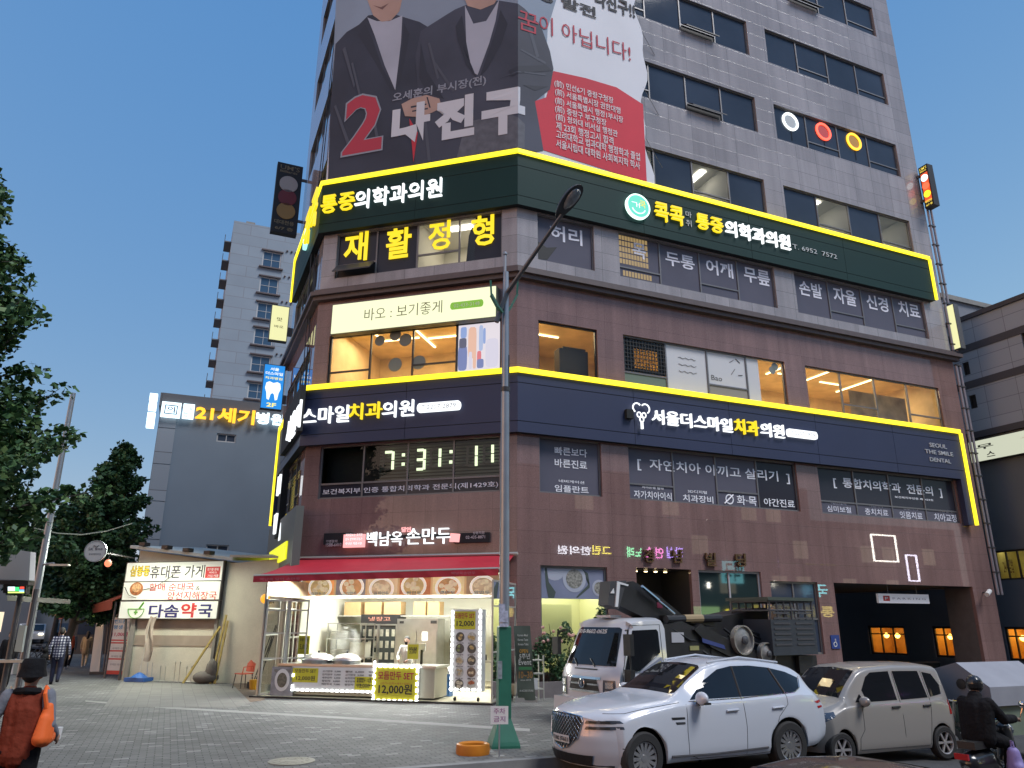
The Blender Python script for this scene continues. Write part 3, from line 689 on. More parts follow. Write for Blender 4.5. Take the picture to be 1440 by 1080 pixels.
for tx, b in (('SEOUL', (1306, 622.5, 1331, 631.5)), ('THE SMILE', (1299.8, 631.5, 1340, 642)), ('DENTAL', (1306.7, 643, 1337, 652))): lpx(mb, FR, tx, *b, .252, .03, bold=.002)
mb.build('small_lettering', mat('pale_letters', (.5, .52, .55), .5), ns)

# lettering stuck on the film of the windows
mb = MB(); D = -.112
for tx, x0, y0, x1, y1 in (('허리', 773.3, 314.2, 819.2, 346.3), ('목', 888.8, 340, 908.8, 365.5), ('두통', 935, 352.5, 977.5, 381), ('어깨', 992, 363.3, 1031.7, 392.3), ('무릎', 1045, 374, 1083.8, 403.5), ('손발', 1122.5, 393.3, 1157.5, 421), ('자율', 1170.4, 402.5, 1205.4, 431.7), ('신경', 1217, 413, 1250.4, 440), ('치료', 1261.7, 422, 1295, 449.4)):
    lpx(mb, FR, tx, x0, y0, x1, y1, D, bold=.02)
mb.build('window_lettering', M_txt, bld)
mb = MB(); D = -.112
for tx, x0, y0, x1, y1 in (('빠른보다', 779.9, 627.6, 825.7, 643.5), ('바른진료', 779.9, 644.5, 825.7, 660.5), ('네비게이션', 785.8, 674, 821.6, 681), ('임플란트', 779.9, 681.2, 828, 694.6), ('[  자연치아 아끼고 살리기  ]', 895.8, 643, 1111.2, 681), ('치아은행 협약', 902.7, 683, 933.4, 689), ('자가치아이식', 891.2, 689, 944.9, 704), ('3D디지털', 966.9, 688.4, 994.4, 695), ('치과장비', 960, 694.8, 1003.5, 708.3), ('화·목', 1035.6, 696, 1064.5, 711.5), ('야간진료', 1073.6, 700, 1118, 714.6)):
    lpx(mb, FR, tx, x0, y0, x1, y1, D, bold=.015)
ringshape(mb, FR, *FR.px(1026, 702, D), .14, .19, D, .002, 14); mb.tube([FR.pt(FR.px(1019, 708, D)[0], FR.px(1019, 708, D)[1], D), FR.pt(FR.px(1031, 696, D)[0], FR.px(1031, 696, D)[1], D)], .03, 5)
for tx, x0, y0, x1, y1 in (('[  통합치의학과  전문의  ]', 1170.8, 670, 1325.7, 700.5), ('보건복지부인증 제1429호', 1257.9, 697, 1312.9, 705)): lpx(mb, FR, tx, x0, y0, x1, y1, D, bold=.02)
mb.build('window_lettering', mat('white_lettering_film', (.85, .85, .9), .5), bld)
mb = MB(); MB
for tx, x0, y0, x1, y1 in (('에스테틱', 1168, 704.5, 1190, 710.5), ('심미보철', 1162.5, 710.5, 1197.4, 721.8), ('자연치아', 1222, 708.5, 1242, 714), ('충치치료', 1215.7, 714.2, 1249.6, 726.3), ('튼튼하게', 1270, 712.5, 1291, 718), ('잇몸치료', 1264.7, 718.5, 1298, 731), ('아름답게', 1319, 716.5, 1339, 721.5), ('치아교정', 1312.9, 721.5, 1345.9, 734.5)): lpx(mb, FR, tx, x0, y0, x1, y1, D, bold=.01)
mb.build('window_lettering', M_txt, bld)
a0, b0 = WR[2]; MB().fquad(FR, a0+.06, b0-.06, FLR[2][0]+.06, FLR[2][0]+.47, -.119).build('film_strip', M_film, bld)
mb = MB(); D = -.108
lpx(mb, FC, '보건복지부 인증 통합치의학과 전문의(제1429호)', 454, 688.2, 700.6, 685.8, D, bold=.012); mb.build('window_lettering', mat('white_lettering_film2', (.8, .8, .86), .5), bld)
mb = MB(); lpx(mb, FL, '야간진료', 404.5, 680, 422.5, 671, -.1, bold=.02); mb.build('window_lettering', mat('dull_yellow_film', (.45, .40, .08), .5), bld)
# yellow strip-light lettering inside the clinic windows
t = thing('window_letter_sign', 'four big glowing yellow letters fixed inside the fourth floor windows', 'sign', FC.pt(3.8, 14.4, -.1))
for tx, b in (('재', (485.7, 330, 516, 365.6)), ('활', (544.4, 323.5, 577.5, 360.9)), ('정', (603.4, 313.7, 633, 349.6)), ('형', (663.4, 305.6, 695, 343.3))):
    mb = MB(); lpx(mb, FC, tx, *b, -.085, .03, bold=.02); mb.build('letter', E_y, t)
# torn film over the single fourth-floor pane
P = [FR.px(*q, -.11) for q in ((756.5, 339), (769, 348), (783.5, 347.5), (770, 365), (757.5, 364.5))]
MB().add([FR.pt(a, z, -.118) for a, z in P], [(4, 3, 2, 1, 0)]).build('torn_film', M_blk, bld)
# golden blind behind the 목 pane
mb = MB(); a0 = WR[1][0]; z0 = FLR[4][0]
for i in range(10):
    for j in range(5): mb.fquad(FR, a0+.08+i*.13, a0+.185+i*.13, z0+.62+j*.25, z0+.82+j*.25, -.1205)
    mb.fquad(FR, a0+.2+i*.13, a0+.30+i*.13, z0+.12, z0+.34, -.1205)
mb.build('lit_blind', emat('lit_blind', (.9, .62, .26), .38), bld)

# LED clock behind the second-floor glass
E_seg = emat('clock_segment', (.86, 1., .62), 1.5); M_off = mat('clock_unlit_segment', (.035, .045, .035), .4); M_bk = mat('clock_louvre', (.10, .12, .09), .5)
ck = thing('digital_clock', 'large glowing digital clock reading 7:31:11 behind second floor glass', 'clock', FC.pt(4.4, 6.6, -.4))
z0, z1 = FLR[2]
mb = MB()
for j in range(13): mb.fbox(FC, 2.6, 7.1, z0+.42+j*.11, z0+.44+j*.11+.045, -.62, -.56)
mb.build('louvre', M_bk, ck)
mb = MB(); mb.fbox(FC, .5, 7.2, z0+.02, z1, -.75, -.7); mb.build('back_board', M_blk, ck)
mb = MB(); mb.fbox(FC, 2.7, 7.1, z0+.98, z0+1.04, -.5, -.46); mb.build('rail', M_off, ck)
SEGS = {'7': 'abc', '3': 'abgcd', '1': 'bc'}
def digit(ch, x0, y0, x1, y1):
    A0, A1, Z0, Z1 = FC.rect(x0, y0, x1, y1, -.4); w, h, k = A1-A0, Z1-Z0, .085; m_ = (Z0+Z1)/2
    S = dict(a=(A0+k, A1-k, Z1-k, Z1), d=(A0+k, A1-k, Z0, Z0+k), g=(A0+k, A1-k, m_-k/2, m_+k/2), b=(A1-k, A1, m_+.02, Z1-.03), c=(A1-k, A1, Z0+.03, m_-.02), f=(A0, A0+k, m_+.02, Z1-.03), e=(A0, A0+k, Z0+.03, m_-.02))
    on, off = MB(), MB()
    for s_, r in S.items(): (on if s_ in SEGS.get(ch, '') else off).fbox(FC, *r, -.44, -.40)
    if on.v: on.build('lit_segment', E_seg, ck)
    off.build('unlit_segment', M_off, ck)
for ch, b in (('7', (538.5, 634.5, 553, 661)), ('3', (583.5, 631.5, 597.5, 661)), ('1', (604.5, 630.5, 619.5, 657)), ('1', (656, 626.5, 671, 656)), ('1', (679, 625, 694, 651))): digit(ch, *b)
mb = MB()
for x, y in ((567, 639.5), (566.6, 652.5), (634, 635), (633.6, 649.5)):
    a, z = FC.px(x, y, -.4); mb.fbox(FC, a-.05, a+.05, z-.05, z+.05, -.44, -.40)
mb.build('colon', E_seg, ck)
# cream light box above the third floor windows
t = thing('light_box_sign', 'long cream light box sign with brown script above third floor windows', 'sign', FC.pt(3.7, 12.1, 0))
A0, A1, Z0, Z1 = FC.rect(467.5, 428.5, 698, 445.5, .32)
MB().fbox(FC, A0, A1, Z0, Z1, .012, .30).build('casing', mat('sign_casing', (.10, .11, .09), .5), t)
MB().fbox(FC, A0+.03, A1-.03, Z0+.03, Z1-.03, .301, .33).build('lit_panel', emat('cream_panel', (.93, .96, .62), 1.12), t)
mb = MB(); lpx(mb, FC, '바오 : 보기좋게', 513, 434.5, 621.5, 439.5, .334, bold=-.004); mb.build('lettering', mat('brown_ink', (.22, .20, .08), .6), t)
o = capsule(FC, 633.2, 425.8, 679.8, 430.8, .334, .004, mat('leaf_green_print', (.20, .42, .05), .6, emit=(.25, .6, .05), es=.5), t, 'phone_plate', '02-433-3148', mat('pale_print', (.75, .8, .6), .6))
# momandoo shop name over the awning
E_pk = emat('pink_light', (1., .42, .42), 1.3)
t = thing('dumpling_shop_sign', 'white glowing dumpling shop lettering on black rail above the red awning', 'sign', FC.pt(4, 4.7, 0))
mb = MB(); A0, A1, Z0, Z1 = FC.rect(456, 758, 689, 757.5, .06); mb.fbox(FC, A0, A0+1.05, Z0-.05, Z0+.32, .02, .10); mb.fbox(FC, A1-1.2, A1, Z1-.25, Z1+.06, .02, .10); mb.fbox(FC, A0+1., A1-1.1, Z0+.1, Z0+.2, .02, .07); mb.build('rail', M_gap, t)
mb = MB(); lpx(mb, FC, '백남옥', 517.5, 748.5, 566, 767, .10, .08, bold=.0); lpx(mb, FC, '손만두', 573, 743, 634, 764.5, .10, .08, bold=.0); mb.build('white_lettering', E_w, t)
mb = MB(); lpx(mb, FC, '달인', 565.5, 741.5, 578, 748, .10, .06, bold=.02); mb.build('red_lettering', E_pk, t)
A0, A1, Z0, Z1 = FC.rect(484.5, 752, 513, 769.5, .1); MB().fbox(FC, A0, A1, Z0, Z1, .08, .16).build('pink_panel', E_pk, t)
mb = MB()
for j, tx in enumerate(('저희업소는 조리한', '만두 방부제 무첨가', '국내산 재료사용')): letters(mb, FC, tx, A0+.08, A1-.08, Z0+.08+.14*(2-j), Z0+.17+.14*(2-j), .163, bold=.0)
mb.build('lettering', mat('panel_white_print', (.9, .8, .8), .5, emit=(1, .9, .9), es=1.2), t)
A0, A1, Z0, Z1 = FC.rect(633, 750, 647, 762.5, .1); MB().fpoly(FC, [(A0, Z0+.02), (A1-.03, Z0), (A1, Z1-.03), (A0+.03, Z1)], .08, .16).build('stamp_panel', E_pk, t)
mb = MB(); lpx(mb, FC, '가맹문의', 458.5, 759.5, 474, 763, .103, bold=.0); lpx(mb, FC, '1588-6410', 458.5, 764, 480, 768.3, .103, bold=.0); lpx(mb, FC, '상봉직점', 665, 747.5, 681, 751, .103, bold=.0); lpx(mb, FC, '02-435-8871', 655, 753.5, 682, 757, .103, bold=.0)
mb.build('small_lettering', mat('pale_letters2', (.6, .6, .62), .5), t)
# bronze building name over the entrance
t = thing('building_name', 'four bronze letters naming the building over its street entrance', 'sign', FR.pt(6.5, 4.2, 0))
for ch, x, y in (('경', 911, 781.5), ('남', 952.5, 782), ('빌', 998.5, 786.5), ('딩', 1040.5, 787.5)):
    mb = MB(); lpx(mb, FR, ch, x-8, y-9.5, x+8, y+10, .03, .07, bold=.02); mb.build('letter', mat('bronze', (.16, .10, .055), .35, metal=.8), t)

# ---------------------------------------------------------------- projecting signs
M_case = mat('black_casing', (.015, .015, .018), .5); M_bar = mat('steel_bracket', (.10, .10, .11), .5, metal=.6)
def blade(F, a, d0, w, z0, z1, th=.35):
    """a face for a sign standing out from wall F at a; visible side faces the viewer (towards -U)"""
    return Face(F.pt(a, 0, d0), -F.U, w), th
# right: lit billiards sign at the far corner of the right face
def billiards(F, a, s, d0, w, z0, z1, lit, label):
    """s: which way the seen side looks along the wall"""
    N = F.U*s; U = V((-N.y, N.x, 0)); Q = F.pt(a, 0, d0) if U.dot(F.N) > 0 else F.pt(a, 0, d0+w)
    G = Face(Q, N, w); t = thing('projecting_sign', label, 'sign', F.pt(a, z0, d0))
    MB().fbox(G, 0, w, z0, z1, -.38, 0).build('casing', M_case, t)
    H = z1-z0
    mb = MB()
    for zz in (z0+H*.2, z0+H*.8): mb.fbox(F, a-.05, a+.05, zz-.06, zz+.06, .01, d0)
    mb.build('bracket', M_bar, t)
    cols = [(.95, .97, 1.), (1., .10, .04), (1., .62, .02)]; off = [(.40, .40, .42), (.16, .03, .04), (.30, .20, .07)]
    if lit: MB().fquad(G, .12*w, .88*w, z0+H*.14, z0+H*.82, .004).build('lit_panel', emat('red_wash_panel', (1., .12, .03), .9), t)
    for i in range(3):
        zc = z0+H*(.70-.195*i); r = w*.36
        mb = MB(); ringshape(mb, G, w/2, zc, 0, r, .006, .03, 24)
        mb.build('ball_light', emat('ball_%d' % i, cols[i], 2.2) if lit else mat('dull_ball_%d' % i, off[i], .4), t)
    m = emat('sign_yellow_print', (1., .75, .1), 1.2) if lit else mat('dull_print', (.22, .19, .12), .6)
    mb = MB(); letters(mb, G, "UM'S", .12*w, .88*w, z0+H*.905, z0+H*.97, .006, bold=.002); letters(mb, G, 'Billiards', .12*w, .8*w, z0+H*.862, z0+H*.893, .006); letters(mb, G, '대대전용', .1*w, .86*w, z0+H*.115, z0+H*.175, .006, bold=.02); letters(mb, G, '6/7 층', .15*w, .85*w, z0+H*.035, z0+H*.085, .006)
    mb.build('lettering', m, t); return t
def bladepx(F, a, s, x0, y0, x1, y1):
    """offsets (d0, w, z0, z1) of a sign standing out from wall F at a, from its outline in the view"""
    N = F.U*s; Q = F.pt(a, 0, 0)
    def hit(x, y):
        r = ray(x, y); t = (Q-EYE).dot(N)/r.dot(N); p = EYE+r*t; return (p-Q).dot(F.N), p.z
    da, za = hit(x0, y0); db, zb = hit(x1, y1); return min(da, db), abs(db-da), min(za, zb), max(za, zb)
billiards(FR, 21.6, -1, *bladepx(FR, 21.6, -1, 1291, 237, 1314, 287), True, 'lit billiards sign with three glowing balls at the far right corner')
billiards(FL, .9, 1, *bladepx(FL, .9, 1, 391, 227, 417, 331), False, 'unlit black billiards sign with white, red and amber discs on the left face')
def lightbox(F, a, s, box, label, em, texts, mt, extra=None):
    d0, w, z0, z1 = bladepx(F, a, s, *box); N = F.U*s; U = V((-N.y, N.x, 0)); Q = F.pt(a, 0, d0) if U.dot(F.N) > 0 else F.pt(a, 0, d0+w); G = Face(Q, N, w)
    t = thing('projecting_light_box', label, 'sign', F.pt(a, z0, d0)); MB().fbox(G, 0, w, z0, z1, -.3, 0).build('casing', mat('grey_casing', (.10, .105, .11), .5), t)
    MB().fquad(G, .03, w-.03, z0+.03, z1-.03, .004).build('lit_panel', em, t)
    mb = MB(); mb.fbox(F, a-.06, a+.06, z0+.3, z0+.7, .01, d0); mb.build('bracket', M_bar, t)
    H = z1-z0
    if texts:
        mb = MB()
        for tx, u0, u1, v0, v1 in texts: letters(mb, G, tx, u0*w, u1*w, z0+v0*H, z0+v1*H, .008, bold=.015)
        mb.build('lettering', mt, t)
    if extra: extra(G, w, z0, H, t)
    return t
E_cream = emat('cream_light_panel', (.97, .96, .50), .95)
lightbox(FL, .9, 1, (382.5, 428, 403, 481), 'pale yellow light box projecting from the left face beside the third floor', E_cream, [('맛', .35, .65, .55, .66), ('바오', .25, .75, .36, .44)], mat('pale_brown_print', (.5, .46, .18), .6))
def tooth(G, w, z0, H, t):
    P = [(.18, .52), (.14, .40), (.22, .30), (.26, .16), (.36, .14), (.42, .27), (.5, .30), (.58, .27), (.64, .14), (.74, .16), (.78, .30), (.86, .40), (.82, .52), (.68, .55), (.5, .52), (.32, .55)]
    MB().fpoly(G, [(u*w, z0+H*(v+.06)) for u, v in P], .005, .02).build('tooth_emblem', emat('white_panel_print', (.95, 1, 1), 1.3), t)
    mb = MB(); letters(mb, G, '2F', .28*w, .72*w, z0+.05*H, z0+.14*H, .008, bold=.03); letters(mb, G, '치과병원', .1*w, .9*w, z0+.66*H, z0+.72*H, .008, bold=.015); mb.build('yellow_lettering', emat('yellow_panel_print', (1, .9, .25), 1.2), t)
lightbox(FL, .9, 1, (372, 511, 396, 577), 'blue dental light box with a white tooth projecting at the left corner', emat('blue_light_panel', (.02, .26, .75), 1.15), [('서울', .3, .7, .86, .93), ('더스마일', .1, .9, .76, .83)], emat('white_panel_print', (.95, 1, 1), 1.3), tooth)
lightbox(FR, 22.0, -1, (1327, 432, 1352, 489), 'plain glowing cream light box at the right corner beside the cornice', E_cream, None, None)

# glowing rings in the sixth floor windows
for i, (x, y, nm, c1, c2) in enumerate(((1111.5, 171, 'white', (.9, .97, 1.), (.30, .33, .36)), (1158, 185, 'red', (1., .10, .05), (.45, .02, .03)), (1201, 199, 'amber', (1., .48, .02), (.40, .20, .03)))):
    a, z = FR.px(x, y, -.08); t = thing('neon_ring', 'glowing %s neon ring in a dark window near the top right' % nm, 'neon light', FR.pt(a, z, -.1), group='neon rings in the windows')
    mb = MB(); ringshape(mb, FR, a, z, .36, .47, -.11, .05, 32); mb.build('tube', emat('ring_'+nm, c1, 2.2), t); mb = MB(); ringshape(mb, FR, a, z, 0, .35, -.115, .02, 28); mb.build('disc', mat('ring_disc_'+nm, c2, .5, emit=c1, es=.12), t)
    MB().tube([FR.pt(a, z-.47, -.1), FR.pt(a, z-1.0, -.1)], .012, 5).build('cord', M_gap, t)
# small shop signs low on the left face
t = thing('wall_sign', 'dark sign with a white flame and a yellow panel low on the left face', 'sign', FL.pt(6, 4, .3)); A0, A1, Z0, Z1 = FL.rect(378, 745, 408, 800, .3); MB().fbox(FL, A0, A1, Z0, Z1, .02, .28).build('panel', mat('olive_grey_panel', (.10, .11, .10), .5), t)
A2, A3, Z2, Z3 = FL.rect(380.5, 775, 402, 786, .3); MB().fbox(FL, A2, A3, Z2, Z2+.6, .281, .34).build('yellow_panel', emat('yellow_panel_light', (.95, .95, .02), 1.0), t); mb = MB(); letters(mb, FL, 'ㅿ', (A2+A3)/2-.25, (A2+A3)/2+.25, Z2+.85, Z2+1.5, .285, .02, bold=.03); mb.build('flame_emblem', E_w, t)
t = thing('wall_sign', 'white glowing letters M and W stacked on a black rail on the left face', 'sign', FL.pt(5, 6, .3)); A0, Z1 = FL.px(388, 668, .5); 
mb = MB(); mb.fbox(FL, A0+.15, A0+.9, Z1-2.5, Z1+.1, .1, .35); mb.build('rail', M_gap, t)
mb = MB(); letters(mb, FL, 'M', A0+.15, A0+.85, Z1-.85, Z1-.1, .36, .08, bold=.03); letters(mb, FL, 'W', A0+.15, A0+.85, Z1-2.35, Z1-1.6, .36, .08, bold=.03); mb.build('lettering', E_w, t)
# ================================================================ ELECTION BANNER wrapped round the corner
BD = .30; BK = FC.len+(wrap(BD)[2]-FC.pt(FC.len, 0, BD)).length; BJ = (wrap(BD)[2]-FR.pt(0, 0, BD)).length
def unroll(x, y, d=BD):
    if x < 727.5: a, z = FC.px(x, y, d); return a, z
    a, z = FR.px(x, y, d); return BK+BJ+a, z
def broll(t, z, d):
    rip = .005*sin(t*1.5+z*.5)+.003*sin(z*.9+t)
    return FC.pt(t, z, d+rip) if t < BK else FR.pt(t-BK-BJ, z, d+rip)
ban = thing('election_banner', 'huge printed banner of two men in dark suits wrapped round the upper corner', 'banner', FC.pt(4, 18.5, .3))
def bprint(name, polys, m, lev, clip=None):
    """printed shapes on the cloth, cut where the cloth folds round the corner"""
    mb = MB(); d = BD+.008+.0017*lev
    for P in polys:
        pts = [p if clip == 't' else unroll(*p) for p in P]
        bm = bmesh.new(); vs = [bm.verts.new((t, z, 0)) for t, z in pts]; bm.faces.new(vs)
        bmesh.ops.triangulate(bm, faces=bm.faces[:])
        lo = min(p[0] for p in pts); hi = max(p[0] for p in pts); zl = min(p[1] for p in pts); zh = max(p[1] for p in pts)
        for c in [BK]+[lo+(hi-lo)*i/8 for i in range(1, 8)]:
            bmesh.ops.bisect_plane(bm, geom=bm.verts[:]+bm.edges[:]+bm.faces[:], plane_co=(c, 0, 0), plane_no=(1, 0, 0))
        for i in range(1, 6): bmesh.ops.bisect_plane(bm, geom=bm.verts[:]+bm.edges[:]+bm.faces[:], plane_co=(0, zl+(zh-zl)*i/6, 0), plane_no=(0, 1, 0))
        bmesh.ops.bisect_plane(bm, geom=bm.verts[:]+bm.edges[:]+bm.faces[:], plane_co=(0, 18.54, 0), plane_no=(0, 1, 0), clear_inner=True)
        bm.verts.index_update()
        fs = []
        for f in bm.faces:
            idx = [v.index for v in f.verts]
            if f.normal.z < 0: idx = idx[::-1]
            fs.append((f.calc_center_median().x, idx))
        vv = [(v.co.x, v.co.y) for v in bm.verts]; bm.free()
        mb.add([broll(t, z, d) for t, z in vv], [f for _, f in fs])
    return mb.build(name, m, ban)
def btext(name, items, m, lev, bold=.015, fix=0):
    mb = MB(); d = BD+.008+.0017*lev
    for tx, x0, y0, x1, y1 in items:
        t0, z1 = unroll(x0, y0); t1, z0 = unroll(x1, y1); vs, fs, _ = glyphs(tx, bold)
        if fix: z0 = z1-fix
        if t0 < BK < t1:                     # cut the letter along the fold
            bm = bmesh.new(); bv = [bm.verts.new((t0+u*(t1-t0), z0+v*(z1-z0), 0)) for u, v in vs]
            for f in fs:
                try: bm.faces.new([bv[i] for i in f])
                except ValueError: pass
            bmesh.ops.bisect_plane(bm, geom=bm.verts[:]+bm.edges[:]+bm.faces[:], plane_co=(BK, 0, 0), plane_no=(1, 0, 0)); bm.verts.index_update()
            mb.add([broll(v.co.x, v.co.y, d) for v in bm.verts], [tuple(v.index for v in f.verts) for f in bm.faces]); bm.free(); continue
        mb.add([broll(t0+u*(t1-t0), z0+v*(z1-z0), d) for u, v in vs], fs)
    return mb.build(name, m, ban)
# cloth: gently rippled sheet with a wavy free edge
mb = MB(); nt_, nz_ = 56, 44; tR = BK+BJ+5.55
ts = sorted([.05+(tR-.05)*i/nt_ for i in range(nt_+1)]+[BK-1e-4])
for t in ts:
    for j in range(nz_+1):
        z = 18.53+(35-18.53)*j/nz_; tt = t+(.16*sin(z*1.1)+.10*sin(z*2.7+1)) * max(0, (t-tR+1.2)/1.2)
        mb.v.append(broll(tt, z, BD)); mb.uv.append((0, 0))
for i in range(len(ts)-1):
    for j in range(nz_): mb.f.append((i*(nz_+1)+j, (i+1)*(nz_+1)+j, (i+1)*(nz_+1)+j+1, i*(nz_+1)+j+1)); mb.m.append(0)
mb.build('cloth', mat('banner_cloth', (.70, .71, .76), .75, vary=.05, vscale=.4), ban, smooth=True)
bprint('printed_background', [[(474, -30), (800, -60), (770, 40), (765, 150), (755, 215), (461, 262)]], mat('print_blue_grey', (.25, .31, .40), .75, vary=.12, vscale=.25), 1)
bprint('printed_field', [[(778, 100), (823, 110), (867, 123), (904, 147), (909.5, 256), (873, 246), (763, 211), (750, 143), (768, 137)]], mat('print_red', (.60, .028, .055), .75, vary=.1, vscale=.4), 2)
M_suit = mat('print_dark_suit', (.036, .042, .066), .75, vary=.3, vscale=.35); M_suit2 = mat('print_navy_suit', (.050, .056, .084), .75, vary=.3, vscale=.35)
M_shirt = mat('print_shirt', (.40, .42, .50), .75, vary=.1, vscale=.5); M_skin = mat('print_skin', (.44, .29, .24), .75, vary=.12, vscale=.8); M_fold = mat('print_fold', (.027, .031, .048), .75)
bprint('printed_suit', [[(472, 62), (488, 45), (505, 35), (518, 22), (548, 18), (567, 24), (590, 31), (605, 40), (645, 60), (648, 240), (461, 262), (465, 150)]], M_suit, 3)
bprint('printed_shirt', [[(517, 25), (530, 30), (548, 30), (566, 22), (564, 60), (556, 127), (541, 92), (527, 50)]], M_shirt, 4)
bprint('printed_face', [[(514, -30), (566, -34), (566, -2), (562, 16), (550, 29), (537, 31), (525, 22), (516, -2)]], M_skin, 5)
bprint('printed_smile', [[(525, 8), (536, 10.5), (547, 5), (538, 14)]], mat('print_dark_skin', (.17, .085, .08), .75), 6)
bprint('printed_lapel', [[(514, 34), (524, 55), (538, 95), (556, 129), (549, 127), (530, 92), (512, 62), (504, 50)], [(568, 32), (566, 62), (558, 124), (563, 118), (573, 66), (576, 48)]], M_fold, 5)
bprint('printed_suit', [[(583, 222), (588, 130), (584, 80), (592, 44), (627, 22), (640, 14), (654, 8), (702, 1), (737, 12), (760, 36), (773, 72), (778, 97), (773, 126), (752, 143), (764, 212), (735, 217), (583, 243)]], M_suit2, 7)
bprint('printed_trousers', [[(655, 172), (716, 160), (738, 175), (737, 216), (655, 230), (640, 232)]], mat('print_grey_trousers', (.11, .115, .14), .75, vary=.2), 8)
bprint('printed_shirt', [[(654, 8), (666, 34), (684, 30), (702, 0), (697, 30), (688, 62), (672, 106), (664, 102), (656, 60)]], M_shirt, 9)
bprint('printed_face', [[(652, -44), (701, -54), (702, -6), (695, 6), (676, 14), (658, 9), (652, -5)]], M_skin, 10)
bprint('printed_lapel', [[(650, 22), (657, 65), (665, 105), (671, 111), (656, 92), (644, 56), (641, 38)], [(704, 14), (697, 44), (690, 66), (675, 109), (686, 97), (706, 60), (714, 34)], [(592, 60), (600, 100), (625, 140), (600, 130), (590, 110)], [(715, 100), (768, 92), (776, 100), (720, 108)], [(735, 120), (770, 122), (752, 128)]], M_fold, 11)
M_cre = mat('print_crease', (.072, .080, .108), .75)
bprint('printed_crease', [[(482, 70), (486, 66), (500, 120), (498, 124)], [(494, 90), (497, 88), (512, 150), (509, 152)], [(470, 150), (473, 148), (492, 200), (488, 203)], [(602, 62), (605, 60), (618, 110), (615, 112)], [(610, 90), (613, 88), (640, 128), (637, 130)], [(742, 40), (746, 38), (758, 80), (754, 82)], [(730, 70), (734, 70), (768, 88), (766, 91)], [(700, 112), (704, 110), (766, 104), (768, 107)], [(596, 170), (600, 168), (606, 226), (602, 228)], [(520, 140), (523, 138), (534, 200), (530, 202)]], M_cre, 11)
bprint('printed_hands', [[(565, 147), (580, 139), (600, 134), (618, 139), (622, 152), (605, 160), (590, 165), (570, 164)]], M_skin, 12)
bprint('printed_fingers', [[(578, 150), (600, 146), (600, 148), (578, 152.5)], [(580, 156), (602, 152), (602, 154), (580, 158)], [(600, 137), (604, 152), (606, 152), (602, 137)]], M_fold, 13)
bprint('printed_spike', [[(576, 167), (588, 187), (582, 229)]], mat('print_bright_red', (.50, .03, .05), .75), 13)
M_pw = mat('print_white', (.60, .61, .66), .75); M_pr = mat('print_red_ink', (.45, .04, .07), .75); M_pk2 = mat('print_black', (.02, .022, .03), .75); M_pg = mat('print_grey_blue', (.28, .30, .36), .75)
btext('printed_number_edge', [('2', 486, 137, 538.5, 212)], M_pg, 14, .045)
btext('printed_number', [('2', 488, 139, 536.5, 210)], M_pr, 15, .03)
btext('printed_name', [('나', 553, 151, 604, 197), ('진', 613, 142, 667, 190), ('구', 678, 132, 738, 189)], M_pw, 14, .055)
btext('printed_subtitle', [('오세훈의 부시장(전)', 553, 131.5, 684, 121)], M_pg, 14, .02)
btext('printed_slogan', [('이 아닙니다!', 758, 20, 887, 88)], M_pr, 14, .0)
btext('printed_slogan', [('꿈', 728.5, 14, 757, 50)], M_pr, 16, .0)
btext('printed_slogan', [('중랑', 729, -28, 781, 8), ('발전', 789, -6, 838, 27), ('나진구!!', 836, -15, 893, 28)], M_pk2, 14, .03)
btext('printed_list', [('(前) 민선6기 중랑구청장', 779, 112, 862, 142), ('(前) 서울특별시장 권한대행', 780, 124, 872, 157), ('(前) 서울특별시 행정1부시장', 780, 136, 876, 173), ('(前) 중랑구 부구청장', 780, 147.5, 852, 173), ('(前) 청와대 비서실 행정관', 781, 159, 868, 190), ('제 23회 행정고시 합격', 781.5, 171, 862, 199), ('고려대학교 법과대학 행정학과 졸업', 781.5, 183, 900, 231), ('서울시립대 대학원 사회복지학 학사', 781.5, 196, 900, 243)], mat('print_pale', (.72, .68, .69), .75), 14, .012, fix=.36)
mb = MB()
for z in (20.5, 23, 26, 29): mb.tube([FR.pt(5.5, z, .3), FR.pt(6.4, z-.9, .02)], .012, 4)
mb.build('tie_rope', mat('rope', (.35, .34, .33), .8), ban)

# ================================================================ DUMPLING SHOP at the cut corner
M_alu = mat('aluminium_frame', (.46, .45, .41), .4, metal=.4); M_steel = mat('stainless_steel', (.42, .42, .40), .28, metal=.85, vary=.1)
M_awn = mat('crimson_awning', (.44, .018, .036), .6, vary=.08, vscale=1.5)
M_cw = mat('shop_wall', (.70, .70, .61), .7); M_cb = mat('cardboard', (.46, .31, .15), .8, vary=.1)
E_led = emat('led_bulb', (.95, 1., .97), 7.)
shop = thing('dumpling_shop_interior', 'bright dumpling shop kitchen open to the pavement under the awning', 'shop', FC.pt(4, 0, 0))
mb = MB(); d0, d1 = -.02, -4.6
for P in ([FC.pt(.25, -.1, d1), FC.pt(7.35, -.1, d1), FC.pt(7.35, 3.55, d1), FC.pt(.25, 3.55, d1)], [FC.pt(.25, -.1, d0), FC.pt(.25, -.1, d1), FC.pt(.25, 3.55, d1), FC.pt(.25, 3.55, d0)], [FC.pt(7.35, -.1, d0), FC.pt(7.35, 3.55, d0), FC.pt(7.35, 3.55, d1), FC.pt(7.35, -.1, d1)], [FC.pt(.25, 3.54, d0), FC.pt(.25, 3.54, d1), FC.pt(7.35, 3.54, d1), FC.pt(7.35, 3.54, d0)]): mb.add(P, [(0, 1, 2, 3)])
mb.build('wall', M_cw, shop)
